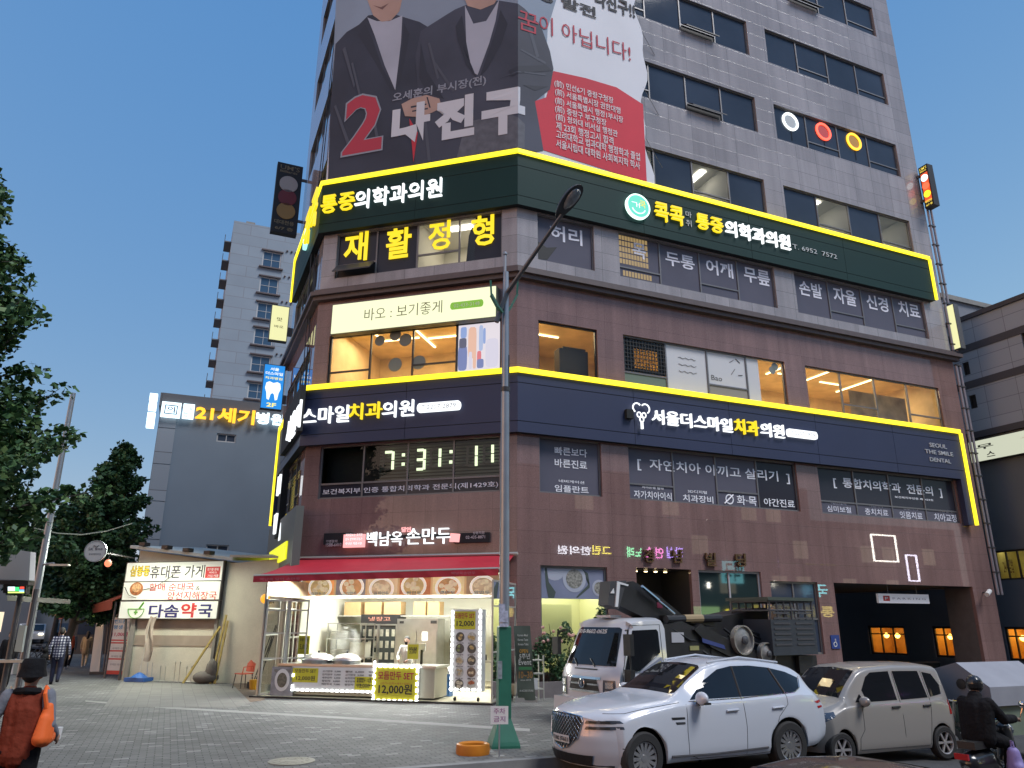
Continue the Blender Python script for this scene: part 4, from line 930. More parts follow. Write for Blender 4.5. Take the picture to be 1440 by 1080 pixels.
mb = MB(); mb.add([FC.pt(.55, .05, 2.62), FC.pt(7.75, .05, 2.62), FC.pt(7.6, .05, -4.6), FC.pt(.2, .05, -4.6)], [(0, 1, 2, 3)]); mb.build('floor', mat('shop_floor', (.42, .38, .26), .5, vary=.1), shop)
MB().prism([FC.pt(.5, -.02, 2.7), FC.pt(7.8, -.02, 2.7), FC.pt(7.65, -.02, 0), FC.pt(.2, -.02, 0)], V((0, 0, .06))).build('deck', M_blk, shop)
mb = MB(); mb.fbox(FC, .3, 7.3, 2.78, 2.86, -.35, .62); mb.fbox(FC, .3, 7.3, 2.25, 2.29, -3.4, -2.6); mb.build('shelf', M_alu, shop)
mb = MB()
for i in range(6): mb.fbox(FC, 1.2+i*1.05, 2.0+i*1.05, 3.47, 3.52, -1.1, -.95)
mb.build('ceiling_tube', E_led, shop)
# header of dish photographs
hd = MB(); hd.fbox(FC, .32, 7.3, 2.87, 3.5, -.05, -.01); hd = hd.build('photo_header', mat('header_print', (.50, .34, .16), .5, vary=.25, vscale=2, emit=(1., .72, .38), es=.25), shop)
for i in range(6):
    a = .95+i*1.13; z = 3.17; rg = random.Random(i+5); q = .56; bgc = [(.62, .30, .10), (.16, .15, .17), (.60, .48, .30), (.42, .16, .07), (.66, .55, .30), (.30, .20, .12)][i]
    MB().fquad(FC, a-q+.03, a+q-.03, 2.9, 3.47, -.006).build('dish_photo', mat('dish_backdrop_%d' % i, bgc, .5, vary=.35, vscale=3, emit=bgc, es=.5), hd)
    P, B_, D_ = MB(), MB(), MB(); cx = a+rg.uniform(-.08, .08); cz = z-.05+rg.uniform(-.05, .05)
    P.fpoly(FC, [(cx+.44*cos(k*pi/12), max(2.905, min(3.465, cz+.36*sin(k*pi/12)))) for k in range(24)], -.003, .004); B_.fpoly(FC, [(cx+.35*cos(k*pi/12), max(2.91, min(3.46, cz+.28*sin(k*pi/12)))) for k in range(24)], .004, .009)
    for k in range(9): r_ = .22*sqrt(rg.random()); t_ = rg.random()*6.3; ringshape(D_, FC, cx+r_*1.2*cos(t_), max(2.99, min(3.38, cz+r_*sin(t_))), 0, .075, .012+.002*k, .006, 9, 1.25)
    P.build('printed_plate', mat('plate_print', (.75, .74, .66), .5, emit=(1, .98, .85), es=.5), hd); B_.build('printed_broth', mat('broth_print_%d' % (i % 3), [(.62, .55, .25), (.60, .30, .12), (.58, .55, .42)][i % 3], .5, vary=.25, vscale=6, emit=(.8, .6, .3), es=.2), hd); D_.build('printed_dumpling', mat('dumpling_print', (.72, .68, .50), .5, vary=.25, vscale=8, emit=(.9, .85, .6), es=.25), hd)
mb = MB()
for i in range(6): letters(mb, FC, ('떡만두국', '고기만두', '김치만두', '찐만두', '군만두', '왕만두')[i], .68+i*1.13, 1.2+i*1.13, 2.9, 3.0, .035, bold=.01)
mb.build('lettering', mat('header_ink', (.12, .25, .35), .6), hd)
# awning
aw = thing('crimson_awning', 'crimson fabric awning over the dumpling shop front', 'awning', FC.pt(4, 3.9, 0))
AW = [FC.pt(.0, 4.06, .03), FC.pt(7.62, 4.06, .03), FC.pt(7.95, 3.48, 2.75), FC.pt(.30, 3.38, 2.75)]
mb = MB(); N_ = 14
for i in range(N_+1):
    for j in range(7):
        u, v = i/N_, j/6; p = (AW[0]*(1-u)+AW[1]*u)*(1-v)+(AW[3]*(1-u)+AW[2]*u)*v; mb.v.append(p-V((0, 0, .07*sin(pi*v)))); mb.uv.append((0, 0))
for i in range(N_):
    for j in range(6): mb.f.append((i*7+j, i*7+j+1, (i+1)*7+j+1, (i+1)*7+j)); mb.m.append(0)
mb.build('canopy', M_awn, aw, smooth=True)
mb = MB(); a_, b_ = AW[3], AW[2]
for i in range(29):
    u = i/28; p = a_*(1-u)+b_*u+FC.N*.03; w = .015*sin(u*60); mb.v += [p, p-V((0, 0, .19))+FC.N*w]; mb.uv += [(0, 0)]*2
mb.f = [(2*i, 2*i+1, 2*i+3, 2*i+2) for i in range(28)]; mb.m = [0]*28; vl = mb.build('valance', M_awn, aw)
FV = Face(V((a_.x, a_.y, 0))+FC.N*.06, FC.N, 7.6)
mb = MB(); letters(mb, FV, '백남옥 달인 손만두', .25, 1.6, 3.235, 3.31, 0, bold=.0); letters(mb, FV, '백남옥손만두', 6.3, 7.0, 3.33, 3.40, 0, bold=.0); mb.build('lettering', mat('faded_pink_ink', (.45, .16, .20), .7), vl)
mb = MB(); mb.tube([a_, b_], .035, 8); mb.tube([FC.pt(-.05, 4.10, .06), FC.pt(7.75, 4.10, .06)], .05, 8)
for A in (.9, 6.9): mb.tube([FC.pt(A, 3.7, .05), FC.pt(A+.5, 3.45, 1.4), FC.pt(A+.1, 3.36, 2.7)], .03, 6)
mb.build('roller_frame', M_alu, aw)
# glazed folding screens at both ends of the booth
gl = thing('folding_glass_screen', 'pale framed folding glass doors at the left of the shop booth', 'screen', FC.pt(.6, 0, 2))
def screen(mb, g, pts, z0, z1, mids, w=.05):
    for (p, q) in zip(pts[:-1], pts[1:]):
        p, q = V(p), V(q); n = (q-p); L = n.length; n.normalize(); G = Face(p, V((n.y, -n.x, 0)), L)
        mb.frame(G, 0, L, z0, z1, w, -.02, .02)
        for m_ in mids: mb.fbox(G, w, L-w, m_-.02, m_+.02, -.018, .018)
        g.fquad(G, w, L-w, z0+w, z1-w, 0)
M_pane = glass('shop_glass', (.80, .83, .80), 1.)
mb, g = MB(), MB(); screen(mb, g, [FC.pt(.72, 0, 2.55), FC.pt(.62, 0, 1.7)], .06, 2.72, [1.0, 1.7, 2.45]); screen(mb, g, [FC.pt(.78, 0, 1.65), FC.pt(.66, 0, .85)], .06, 2.72, [1.0, 2.45]); screen(mb, g, [FC.pt(.72, 0, 2.58), FC.pt(1.25, 0, 2.2), FC.pt(1.75, 0, 1.9)], .06, 2.7, [1.05, 1.75, 2.4])
screen(mb, g, [FC.pt(.40, 0, .7), FC.pt(.36, 0, .02)], .06, 2.72, [1.6])
mb.build('frame', M_alu, gl); g.build('pane', M_pane, gl)
mb = MB(); mb.fbox(FC, .62, .68, .05, 3.3, 2.5, 2.56); mb.build('post', M_alu, gl)
mb = MB(); mb.fquad(Face(FC.pt(.6, 0, 2.5), -FC.U, 2.4), -2.4, 0, 2.8, 3.3, 0); mb.build('vinyl_panel', mat('peach_vinyl', (.55, .42, .28), .5, vary=.3, vscale=3), gl)
gr = thing('shop_side_screen', 'glazed side screen at the right of the shop beside the menu tower', 'screen', FC.pt(7.6, 0, 1))
mb, g = MB(), MB(); screen(mb, g, [FC.pt(7.68, 0, .06), FC.pt(7.70, 0, 1.3), FC.pt(7.72, 0, 2.55)], .06, 3.2, [1.3, 2.5]); mb.build('frame', M_alu, gr); g.build('pane', M_pane, gr)
# counter with its boards
ct = thing('serving_counter', 'shop counter carrying white menu boards ringed with bright bulbs', 'counter', FC.pt(3.5, .05, 2))
FB = Face(FC.pt(0, 0, 2.5), FC.N, 8)
mb = MB(); mb.fbox(FC, 1.2, 6.1, .86, .92, 1.35, 2.46); mb.build('worktop', M_steel, ct)
mb = MB(); mb.fbox(FC, 1.25, 6.05, .1, .855, 1.45, 2.42); mb.build('body', mat('counter_body', (.35, .33, .26), .5), ct)
M_mw = mat('menu_white', (.66, .66, .66), .5, vary=.03); M_my = mat('menu_yellow', (.56, .52, .03), .5); M_mb = mat('menu_ink', (.02, .02, .025), .5); M_mr = mat('menu_red', (.40, .02, .05), .5)
def board(name, x0, y0, x1, y1, m, dz=0., parent=None):
    A0, A1, Z0, Z1 = FB.rect(x0, y0, x1, y1, dz); return MB().fbox(FB, A0, A1, Z0, Z1, dz-.03, dz).build(name, m, parent or ct), (A0, A1, Z0, Z1)
b1, (A0, A1, Z0, Z1) = board('poster', 383, 937.5, 410.5, 979, mat('poster_grey', (.24, .25, .28), .5, vary=.3, vscale=4))
mb = MB(); ringshape(mb, FB, (A0+A1)/2, Z0+.42, .0, .3, .002, .006, 20, .8); mb.build('printed_bowl', M_mw, b1)
mb = MB(); ringshape(mb, FB, (A0+A1)/2, Z0+.42, .0, .2, .009, .004, 16, .8); letters(mb, FB, '백남옥손만두', A0+.08, A1-.08, Z1-.16, Z1-.06, .004); mb.build('lettering', mat('dark_broth', (.14, .13, .10), .6, vary=.4, vscale=12), b1)
b2, (A0, A1, Z0, Z1) = board('menu_board', 411, 937, 526.5, 975, M_mw)
mb = MB(); mb.fquad(FB, A0+.03, A0+.85, Z1-.42, Z1-.04, .002); mb.fquad(FB, A1-.62, A1-.06, Z0+.08, Z0+.42, .002); mb.build('yellow_patch', M_my, b2)
mb = MB(); letters(mb, FB, '모듬만두 SET', A0+.1, A0+.78, Z1-.17, Z1-.06, .005, bold=.01); letters(mb, FB, '12,000원', A0+.16, A0+.76, Z1-.38, Z1-.24, .005, bold=.015)
for c in range(3):
    for r in range(5): letters(mb, FB, ('고기만두  5,000', '김치만두  5,000', '새우만두  6,000', '왕만두  4,000', '떡만두국  7,000', '쫄면  6,000')[(c*5+r) % 6], A0+.98+c*.72, A0+1.56+c*.72, Z1-.14-r*.085, Z1-.085-r*.085, .005)
letters(mb, FB, '포장만두 15개', A1-.56, A1-.12, Z0+.28, Z0+.38, .005); letters(mb, FB, '12,000', A1-.52, A1-.16, Z0+.12, Z0+.24, .005, bold=.015); mb.build('lettering', M_mb, b2)
FOODS = [(.50, .40, .24), (.55, .50, .38), (.42, .13, .06), (.48, .34, .14), (.22, .26, .10), (.58, .46, .30)]; PLATES = [(.10, .09, .08), (.45, .44, .40), (.16, .11, .08)]
def dishes(F, pts, r, parent):
    for i, (x, z) in enumerate(pts):
        a_, b_ = MB(), MB(); rg = random.Random(i*7+int(r*1000)); ringshape(a_, F, x, z, 0, r, .002, .004, 18); n = rg.randint(3, 8)
        for k in range(n): q = r*.5*sqrt(rg.random()); t_ = rg.random()*6.3; ringshape(b_, F, x+q*cos(t_), z+q*sin(t_), 0, r*rg.uniform(.2, .36), .007+.001*k, .003, 8, rg.uniform(.8, 1.5))
        c1, c2 = rg.randrange(3), rg.randrange(6); d = a_.build('printed_dish', mat('dish_print_%d' % c1, PLATES[c1], .5, vary=.4, vscale=14), parent); b_.build('printed_food', mat('food_print_%d' % c2, FOODS[c2], .5, vary=.5, vscale=20), parent)
def bulbs(F, segs, step, parent, sz=(.085, .045), d=.03):
    mb = MB()
    for (a0, z0, a1, z1) in segs:
        L = math.hypot(a1-a0, z1-z0); n = max(1, int(L/step)); hor = abs(a1-a0) > abs(z1-z0)
        for i in range(n+1):
            a, z = a0+(a1-a0)*i/n, z0+(z1-z0)*i/n; w, h = (sz if hor else sz[::-1])
            mb.fbox(F, a-w/2, a+w/2, z-h/2, z+h/2, .0, d)
    return mb.build('bulb_string', E_led, parent)
bulbs(FB, [(A0+.08, Z0+.03, A1-.05, Z0+.03), (A0+.06, Z0+.12, A0+.06, Z0+.42), (A1-.03, Z0+.12, A1-.03, Z0+.8)], .155, b2)
b3, (A0, A1, Z0, Z1) = board('price_board', 527.5, 937, 585.5, 986, M_my, .04)
mb = MB(); letters(mb, FB, '12,000원', A0+.14, A1-.14, Z0+.14, Z0+.42, .045, bold=.02); mb.build('lettering', M_mb, b3)
mb = MB(); letters(mb, FB, '모듬만두 SET', A0+.1, A1-.1, Z1-.34, Z1-.12, .045, bold=.02); letters(mb, FB, '(고기+김치+새우+갈비)', A0+.2, A1-.2, Z1-.47, Z1-.40, .045, bold=0); mb.build('lettering', M_mr, b3)
bulbs(FB, [(A0, Z0, A1, Z0), (A0, Z1, A1, Z1), (A0, Z0+.1, A0, Z1-.1), (A1, Z0+.1, A1, Z1-.1)], .15, b3, d=.075)
FSd = Face(FB.pt(A1+.02, 0, 0), FC.U, 1.2)
mb = MB(); mb.fbox(FSd, 0, .75, .1, .9, -.02, .0); b4 = mb.build('side_panel', M_mw, ct)
mb = MB(); mb.fquad(FSd, .1, .62, .22, .62, .004); mb.build('printed_picture', mat('teal_picture', (.03, .12, .11), .4, vary=.5, vscale=6), b4)
# menu tower on wheels
mt = thing('menu_tower', 'tall white menu tower edged with glowing bulbs at the shop entrance', 'menu stand', FC.pt(7, .05, 2.3))
A0, A1, Z0, Z1 = FB.rect(635, 857, 677, 976, 0); MB().fbox(FB, A0, A1, Z0+.05, Z1, -.3, 0).build('panel', M_mw, mt)
MB().fquad(FB, A0+.1, A1-.2, Z1-.52, Z1-.05, .003).build('yellow_patch', M_my, mt)
mb = MB(); letters(mb, FB, '12,000', A0+.16, A1-.24, Z1-.46, Z1-.30, .006, bold=.02)
for j in range(5):
    for i in range(2): letters(mb, FB, ('고기만두', '김치만두', '새우만두', '갈비만두', '왕만두', '떡만두국', '칼국수', '쫄면', '냉면', '만두국')[j*2+i], A0+.16+i*.34, A0+.38+i*.34, Z1-.90-j*.30, Z1-.86-j*.30, .006)
mb.build('lettering', M_mb, mt)
mb = MB(); letters(mb, FB, '모듬만두 SET', A0+.1, A1-.22, Z1-.24, Z1-.09, .006, bold=.02); mb.build('lettering', M_mr, mt)
dishes(FB, [(A0+.27+i*.34, Z1-.72-j*.30) for j in range(5) for i in range(2)], .125, mt)
bulbs(FB, [(A0+.04, Z0+.1, A0+.04, Z1-.08), (A1-.06, Z0+.1, A1-.06, Z1-.05), (A0+.04, Z0+.1, A1-.06, Z0+.1)], .135, mt)
mb = MB()
for a in (A0+.12, A1-.12): mb.lathe([(.05, -.025), (.05, .025)], FB.pt(a, .11, -.1), FB.U, 10)
mb.build('castor', M_blk, mt)
# fridges, boxes, steamers
M_glassd = mat('fridge_glass', (.03, .035, .035), .08, spec=.5)
fr_ = thing('display_fridge', 'black glass-door drinks fridge at the back of the dumpling shop', 'fridge', FC.pt(2., .05, -2.5))
A0, A1, Z0, Z1 = FC.rect(507, 864, 557, 928, -2.4); mb = MB(); mb.fbox(FC, A0, A1, .06, Z1, -3.1, -2.45); mb.build('body', mat('fridge_black', (.02, .02, .022), .4), fr_)
mb = MB(); w = (A1-A0)/2; mb.frame(FC, A0+.02, A0+w, .25, Z1-.32, .05, -2.44, -2.40); mb.frame(FC, A0+w, A1-.02, .25, Z1-.32, .05, -2.44, -2.40); mb.build('door_frame', M_steel, fr_)
mb = MB(); mb.fquad(FC, A0+.06, A1-.06, .3, Z1-.36, -2.43); mb.build('door_glass', M_glassd, fr_)
mb = MB()
for j in range(4):
    for i in range(6): mb.fbox(FC, A0+.12+i*.22, A0+.24+i*.22, .45+j*.38, .68+j*.38, -2.445, -2.425)
mb.build('stocked_goods', mat('stock', (.28, .27, .22), .6, vary=.4, vscale=6), fr_)
mb = MB(); letters(mb, FC, '냉장고', A0+.3, A1-.3, Z1-.22, Z1-.08, -2.44, bold=.01); mb.build('lettering', mat('fridge_print', (.45, .20, .15), .5), fr_)
f2_ = thing('steel_fridge', 'tall two-door stainless steel fridge behind the seller', 'fridge', FC.pt(3.6, .05, -2.5))
A0, A1, Z0, Z1 = FC.rect(558.5, 870, 614, 920, -2.4); MB().fbox(FC, A0, A1, .06, Z1, -3.1, -2.42).build('body', M_steel, f2_)
mb = MB(); w = (A1-A0)/2; mb.fbox(FC, A0+.02, A0+w-.01, .3, Z1-.4, -2.42, -2.38); mb.fbox(FC, A0+w+.01, A1-.02, .3, Z1-.4, -2.42, -2.38); mb.build('door', M_steel, f2_)
mb = MB(); mb.fbox(FC, A0+w+.5, A0+w+.72, Z1-.16, Z1-.06, -2.42, -2.40); mb.fbox(FC, A0+.1, A0+.25, Z1-.16, Z1-.08, -2.42, -2.40); mb.build('badge', M_blk, f2_)
mb = MB(); mb.fquad(FC, A0+w+.2, A0+w+.42, 1.45, 1.75, -2.375); mb.build('paper_note', M_mw, f2_)
px = [485.5, 514, 541, 569, 583, 602]
for i in range(5):
    A0, z0 = FC.px((486, 514.5, 541.5, 583, 602.5)[i], 860, -2.8); A1, z1 = FC.px((511, 540, 567, 601.5, 621)[i], 845.5, -2.8)
    o = MB().fbox(FC, A0+.02, A1-.02, 2.29, 2.29+.46, -3.1, -2.65).build('cardboard_box', M_cb)
    setp(o, 'brown cardboard box on the high shelf, %s' % ('leftmost above the drinks fridge', 'second from the left', 'middle one', 'fourth from the left, right of the gap', 'rightmost above the steel fridge')[i], 'box', 'cardboard boxes on the shop shelf')
mb = MB(); A0, _ = FC.px((610), 852, -2.8)
for i, (x0, x1) in enumerate(((424, 469), (467.5, 506))):
    A0, Z0 = FC.px(x0, 929, 2.); A1, _ = FC.px(x1, 929, 2.); c = FC.pt((A0+A1)/2, .92, 1.95); r = (A1-A0)/2
    t = thing('steamer_pot', ('shining steel steamer with a wide domed lid at the left end of the counter', 'smaller steel steamer with a domed lid beside rising steam')[i], 'steamer', c)
    MB().lathe([(r*.9, 0), (r*.92, .1)], c, n=20).build('pan', M_steel, t)
    MB().lathe([(r, .10), (r*.96, .13), (r*.7, .22), (r*.3, .28), (0.001, .29)], c, n=24).build('lid', M_steel, t, smooth=True)
    MB().lathe([(.02, .28), (.035, .33), (.001, .35)], c, n=10).build('lid_knob', M_blk, t)
m = bpy.data.materials.new('steam'); m.use_nodes = True; nt = m.node_tree; nt.nodes.clear()
o_ = nt.nodes.new('ShaderNodeOutputMaterial'); pv = nt.nodes.new('ShaderNodeVolumePrincipled'); pv.inputs['Color'].default_value = (1, 1, .97, 1)
nz = nt.nodes.new('ShaderNodeTexNoise'); nz.inputs['Scale'].default_value = 4.5; nz.inputs['Detail'].default_value = 3
rm = nt.nodes.new('ShaderNodeMapRange'); rm.inputs[1].default_value = .48; rm.inputs[2].default_value = .75; rm.inputs[3].default_value = 0; rm.inputs[4].default_value = 2.2
nt.links.new(nz.outputs[0], rm.inputs[0]); nt.links.new(rm.outputs[0], pv.inputs['Density']); nt.links.new(pv.outputs[0], o_.inputs['Volume'])
mb = MB(); c = FC.pt(3.0, 1.45, 1.8); mb.ball(c, .55, 14, 10, (.9, .6, .95)); setp(mb.build('steam', m, smooth=True), 'white steam drifting up from the steamers on the shop counter', 'steam', kind='stuff')
def note(x0, y0, x1, y1, d, label):
    A0, A1, Z0, Z1 = FC.rect(x0, y0, x1, y1, d); t = thing('notice_card', label, 'notice', FC.pt(A0, Z0, d))
    MB().fbox(FC, A0, A1, Z0, Z1, d-.01, d).build('card', M_my, t); mb = MB()
    letters(mb, FC, '포장 전문', A0+.04, A1-.04, Z1-.16, Z1-.07, d+.003); letters(mb, FC, '5,000', A0+.06, A1-.06, Z0+.12, Z0+.28, d+.003, bold=.01); mb.build('lettering', M_mb, t)
note(420.5, 894, 434, 920, 1.6, 'yellow paper notice standing at the left steamer'); note(573.5, 906, 588, 927, 2.0, 'yellow paper notice on the counter in front of the seller')
mb = MB(); A0, A1, Z0, Z1 = FC.rect(589, 905, 598, 920, 1.6)
t = thing('card_terminal', 'small white till screen on the counter beside the seller', 'till', FC.pt(A0, .92, 1.6)); MB().fbox(FC, A0, A1, Z0+.1, Z1, 1.58, 1.62).build('screen', M_mw, t); MB().fbox(FC, (A0+A1)/2-.03, (A0+A1)/2+.03, .92, Z0+.12, 1.58, 1.64).build('stand', M_blk, t)
t = thing('water_carton', 'blue and white carton on the shop floor right of the counter', 'carton', FC.pt(5.9, .05, .6))
A0, A1, Z0, Z1 = FC.rect(621, 944, 634, 970, 1.2); MB().fbox(FC, A0, A1, .06, Z0+.42, 1., 1.3).build('body', mat('carton_blue', (.05, .16, .42), .5), t); MB().fpoly(FC, [(A0, Z0+.422), (A1, Z0+.422), ((A0+A1)/2, Z0+.68)], 1., 1.3).build('gable', M_mw, t)
t = thing('steel_worktable', 'steel worktable with trays left of the black fridge', 'table', FC.pt(1.2, .05, -1.6))
mb = MB(); A0, A1 = .5, 2.0
for z in (.9, 1.5, 2.0): mb.fbox(FC, A0, A1, z, z+.03, -2.2, -1.5)
for a in (A0+.02, A1-.05):
    for d in (-2.2, -1.53): mb.fbox(FC, a, a+.03, .06, 2.02, d, d+.03)
mb.build('rack', M_steel, t)
mb = MB(); 
for z in (.93, 1.53): 
    for k in range(5): mb.fbox(FC, A0+.1+.01*k, A0+.75, z+.05*k, z+.05*k+.03, -2.1, -1.6)
mb.fbox(FC, A0+.85, A1-.1, .93, 1.4, -2.1, -1.6); mb.build('tray_stack', mat('grey_trays', (.35, .34, .29), .5), t)
t = thing('side_worktop', 'low worktop with a stove against the right wall of the shop', 'table', FC.pt(6, .05, -1.2)); mb = MB(); A0, A1 = 5.1, 7.2
mb.fbox(FC, A0, A1, .82, .88, -2.2, -1.5); mb.fbox(FC, A0, A0+.05, .06, .82, -2.2, -1.5); mb.fbox(FC, A1-.05, A1, .06, .82, -2.2, -1.5); mb.build('worktop', M_steel, t); MB().fbox(FC, A0+.4, A0+1.0, .88, 1.05, -2.1, -1.6).build('stove', M_blk, t)
# the shop's own lamps
alight('shop_ceiling_lamp', FC.pt(3.8, 3.45, -1.4), 430, 6., (1., 1., .93), (0, 0, FC.rz()), 1.2)
alight('awning_lamp', FC.pt(3.9, 3.25, 1.0), 680, 6., (.97, 1., .93), (radians(-18), 0, FC.rz()), .5)
# ================================================================ NEIGHBOURS
# grey hospital building beyond the left corner, its long wall parallel to the right-hand street
M_hw = mat('slate_render', (.185, .235, .29), .75, vary=.06, vscale=.3); M_ht = tiled('slate_tile', (.26, .30, .35), (.12, .13, .15), 2.4, 2.6, .6, vary=.05, mortar=.03, bumpd=.1)
Hc = at_y(229, 553, 50.); Hz = Hc.z; FH = Face((Hc.x, Hc.y, 0), NR, 34.); FHL = Face(V((Hc.x, Hc.y, 0))-V((-NL.y, NL.x, 0))*9, NL, 9.)
hb = thing('hospital_building', 'plain slate grey hospital block with glowing rooftop letters behind the small shops', 'building', (Hc.x, Hc.y, 0))
hw = [(*FH.rect(305.5, 609, 331, 623), ), (*FH.rect(290.5, 765.5, 320, 784), )]
sky_wall(MB(), FH, 0, 34, -.3, Hz, hw).build('wall', M_hw, hb); sky_wall(MB(), FHL, 0, 9, -.3, Hz, []).build('tiled_wall', M_ht, hb)
mb = MB(); mb.fbox(FH, 0, 34, Hz-.9, Hz+.02, .0, .12); mb.fbox(FHL, 0, 9.1, Hz-.9, Hz+.02, .005, .12); mb.build('parapet', mat('slate_dark', (.11, .115, .13), .7), hb)
mb = MB(); mb.add([FH.pt(0, Hz-.3, 0), FH.pt(34, Hz-.3, 0), FH.pt(34, Hz-.3, -9), FH.pt(0, Hz-.3, -9)], [(0, 1, 2, 3)]); mb.build('roof', M_conc, hb)
mb = MB(); z_ = -.3
while z_ < Hz-1: mb.fbox(FH, 0, 1.1, z_, z_+2.45, .0, .05); z_ += 2.5
mb.build('corner_panel', M_ht, hb)
for (a0, a1, z0, z1) in hw: window(FH, a0, a1, z0, z1, 2, mats=[M_dg]*2, parent=hb, fm=mat('white_window_frame', (.5, .5, .5), .5), wf=.08)
t = thing('hospital_sign', 'amber and white glowing hospital letters along the slate roof edge', 'sign', FH.pt(5, Hz-2, 0))
E_am = emat('amber_letter_light', (1., .46, .02), 1.9); E_wb = emat('bluish_letter_light', (.75, .93, 1.), 2.2)
mb = MB(); lpx(mb, FH, '21세기', 276.5, 569.5, 357, 598, .2, .15, bold=.03); mb.build('amber_lettering', E_am, t)
mb = MB(); lpx(mb, FH, '병원', 361, 579.5, 399.5, 599.5, .2, .15, bold=.03); mb.build('white_lettering', E_wb, t)
A0, A1, Z0, Z1 = FH.rect(228.5, 565, 252.5, 588.5, .2); MB().fbox(FH, A0, A1, Z0, Z1, .15, .35).build('logo_panel', E_wb, t)
mb = MB(); mb.frame(FH, A0+.2, A1-.2, Z0+.2, Z1-.2, .07, .351, .37); letters(mb, FH, '의', A0+.35, A1-.35, Z0+.3, Z1-.3, .36, bold=.02); mb.build('logo_mark', mat('logo_blue', (.02, .15, .30), .5), t)
A0, A1, Z0, Z1 = FH.rect(258.5, 568, 271.5, 590, .2); MB().fbox(FH, A0, A1, Z0, Z1, .15, .33).build('side_panel', E_wb, t); mb = MB(); letters(mb, FH, '의료', A0+.1, A1-.1, (Z0+Z1)/2+.05, Z1-.1, .34, bold=.01); letters(mb, FH, '법인', A0+.1, A1-.1, Z0+.1, (Z0+Z1)/2-.05, .34, bold=.01); mb.build('lettering', M_gl, t)
t = thing('side_letter_sign', 'white glowing letters seen edge-on at the left of the hospital roof', 'sign', FHL.pt(6, Hz-1, .3))
for i, y in enumerate((548, 560, 573, 583)):  # glowing boxes standing for four floodlights, no lettering
    c = FHL.pt(7.6-.25*i, *([0]), .6); z = FH.px(216, y)[1]
    MB().box((c.x, c.y, z-.2), (.55, .5, .5), Matrix.Rotation(FHL.rz(), 3, 'Z')).build('letter', E_wb, t)
# tall apartment slab farther back
Tc = at_y(329.5, 310, 92.); Tz = Tc.z; FT = Face((Tc.x, Tc.y, 0), NR, 30.); FTL = Face(V((Tc.x, Tc.y, 0))-V((-NL.y, NL.x, 0))*14, NL, 14.)
M_tw = tiled('pale_grey_panels', (.26, .315, .375), (.22, .24, .27), 4.6, 1.55, .7, vary=.05, mortar=.05, offset=.5, big=.05, bumpd=.05)
ap = thing('apartment_tower', 'tall pale grey apartment tower with a column of white windows', 'building', (Tc.x, Tc.y, 0))
tw = [FT.rect(*b) for b in ((370.3, 352, 394, 378.5), (365.8, 388, 390, 415), (362, 424, 386.5, 451), (358, 460, 382.5, 487.5), (353.5, 498.5, 378, 525.5), (349.8, 537, 374, 563))]
W0, W1 = tw[0][0], tw[0][1]
tw = [(W0, W1, q[2], q[3]) for q in tw]
sky_wall(MB(), FT, 0, 30, 0, Tz, tw, rev=.3).build('wall', M_tw, ap); sky_wall(MB(), FTL, 0, 14, 0, Tz, []).build('side_wall', M_tw, ap)
mb = MB(); mb.add([FT.pt(0, Tz, 0), FT.pt(30, Tz, 0), FT.pt(30, Tz, -14), FT.pt(0, Tz, -14)], [(0, 1, 2, 3)]); mb.build('roof', M_conc, ap)
M_wf = mat('white_window_frame', (.5, .5, .5), .5); M_bg2 = mat('blue_glazing', (.05, .10, .17), .08, spec=.5)
for (a0, a1, z0, z1) in tw:
    f = window(FT, a0, a1, z0, z1, 2, full=True, mats=[M_bg2]*2, parent=ap, fm=M_wf, wf=.16, sz=(z1-z0)*.48, ins=.12)
    mb = MB(); mb.fbox(FT, a0-.35, a1+.35, z0-.22, z0-.02, .0, .3); mb.fbox(FT, a0-.2, a1+.2, z1+.02, z1+.2, 0, .2); mb.build('sill', M_corn, f)
    mb = MB()
    for k in range(3): mb.ball(FT.pt(a1+.7+k*.6, z1+.5, .1), .14, 8, 5)
    mb.build('vent_cap', M_corn, f)
for k in range(11):                                    # balconies on the narrow side
    zz = Tz-3.2-k*2.85
    if zz < 4: break
    mb = MB(); mb.fbox(FTL, 10.4, 13.6, zz, zz+.15, .0, .9); mb.fbox(FTL, 10.4, 13.6, zz+1.0, zz+1.08, .82, .9)
    for q in range(8): mb.fbox(FTL, 10.4+q*.44, 10.46+q*.44, zz+.15, zz+1.0, .84, .88)
    mb.build('balcony', M_fr, ap)
bx('roof_tank', M_conc, ap, FT.pt(2.2, Tz+.5, -2), (1.2, 1.2, 1.0), FT.rz())

# low shop wall with three stacked signboards
SW = Face(V((-14.35, 29.72, 0)), NC, 6.6)
M_sh = mat('cream_shop_wall', (.55, .515, .42), .85, vary=.10, vscale=1.2, speck=.06, sscale=30); M_shb = mat('beige_band', (.31, .25, .20), .85, vary=.15, vscale=1.5)
zl, zr = SW.px(167, 773)[1], SW.px(321, 790)[1]
ar = SW.px(321, 870)[0]
sh = thing('low_shop', 'low cream shop wall with a sloping tin roof beside the tall building', 'building', SW.pt(3, 0, 0))
MB().fpoly(SW, [(0, -.2), (SW.len, -.2), (SW.len, zr+.1), (ar, zr-.05), (0, zl-.05)], -4, 0).build('wall', M_sh, sh)
P = [SW.pt(-.25, zl+.02, .28), SW.pt(ar+.1, zr+.02, .28), SW.pt(ar+.1, zr+.3, -4), SW.pt(-.25, zl+.3, -4)]; MB().prism(P, V((0, 0, .11))).build('roof', mat('pale_tin_roof', (.45, .50, .47), .5, vary=.1), sh)
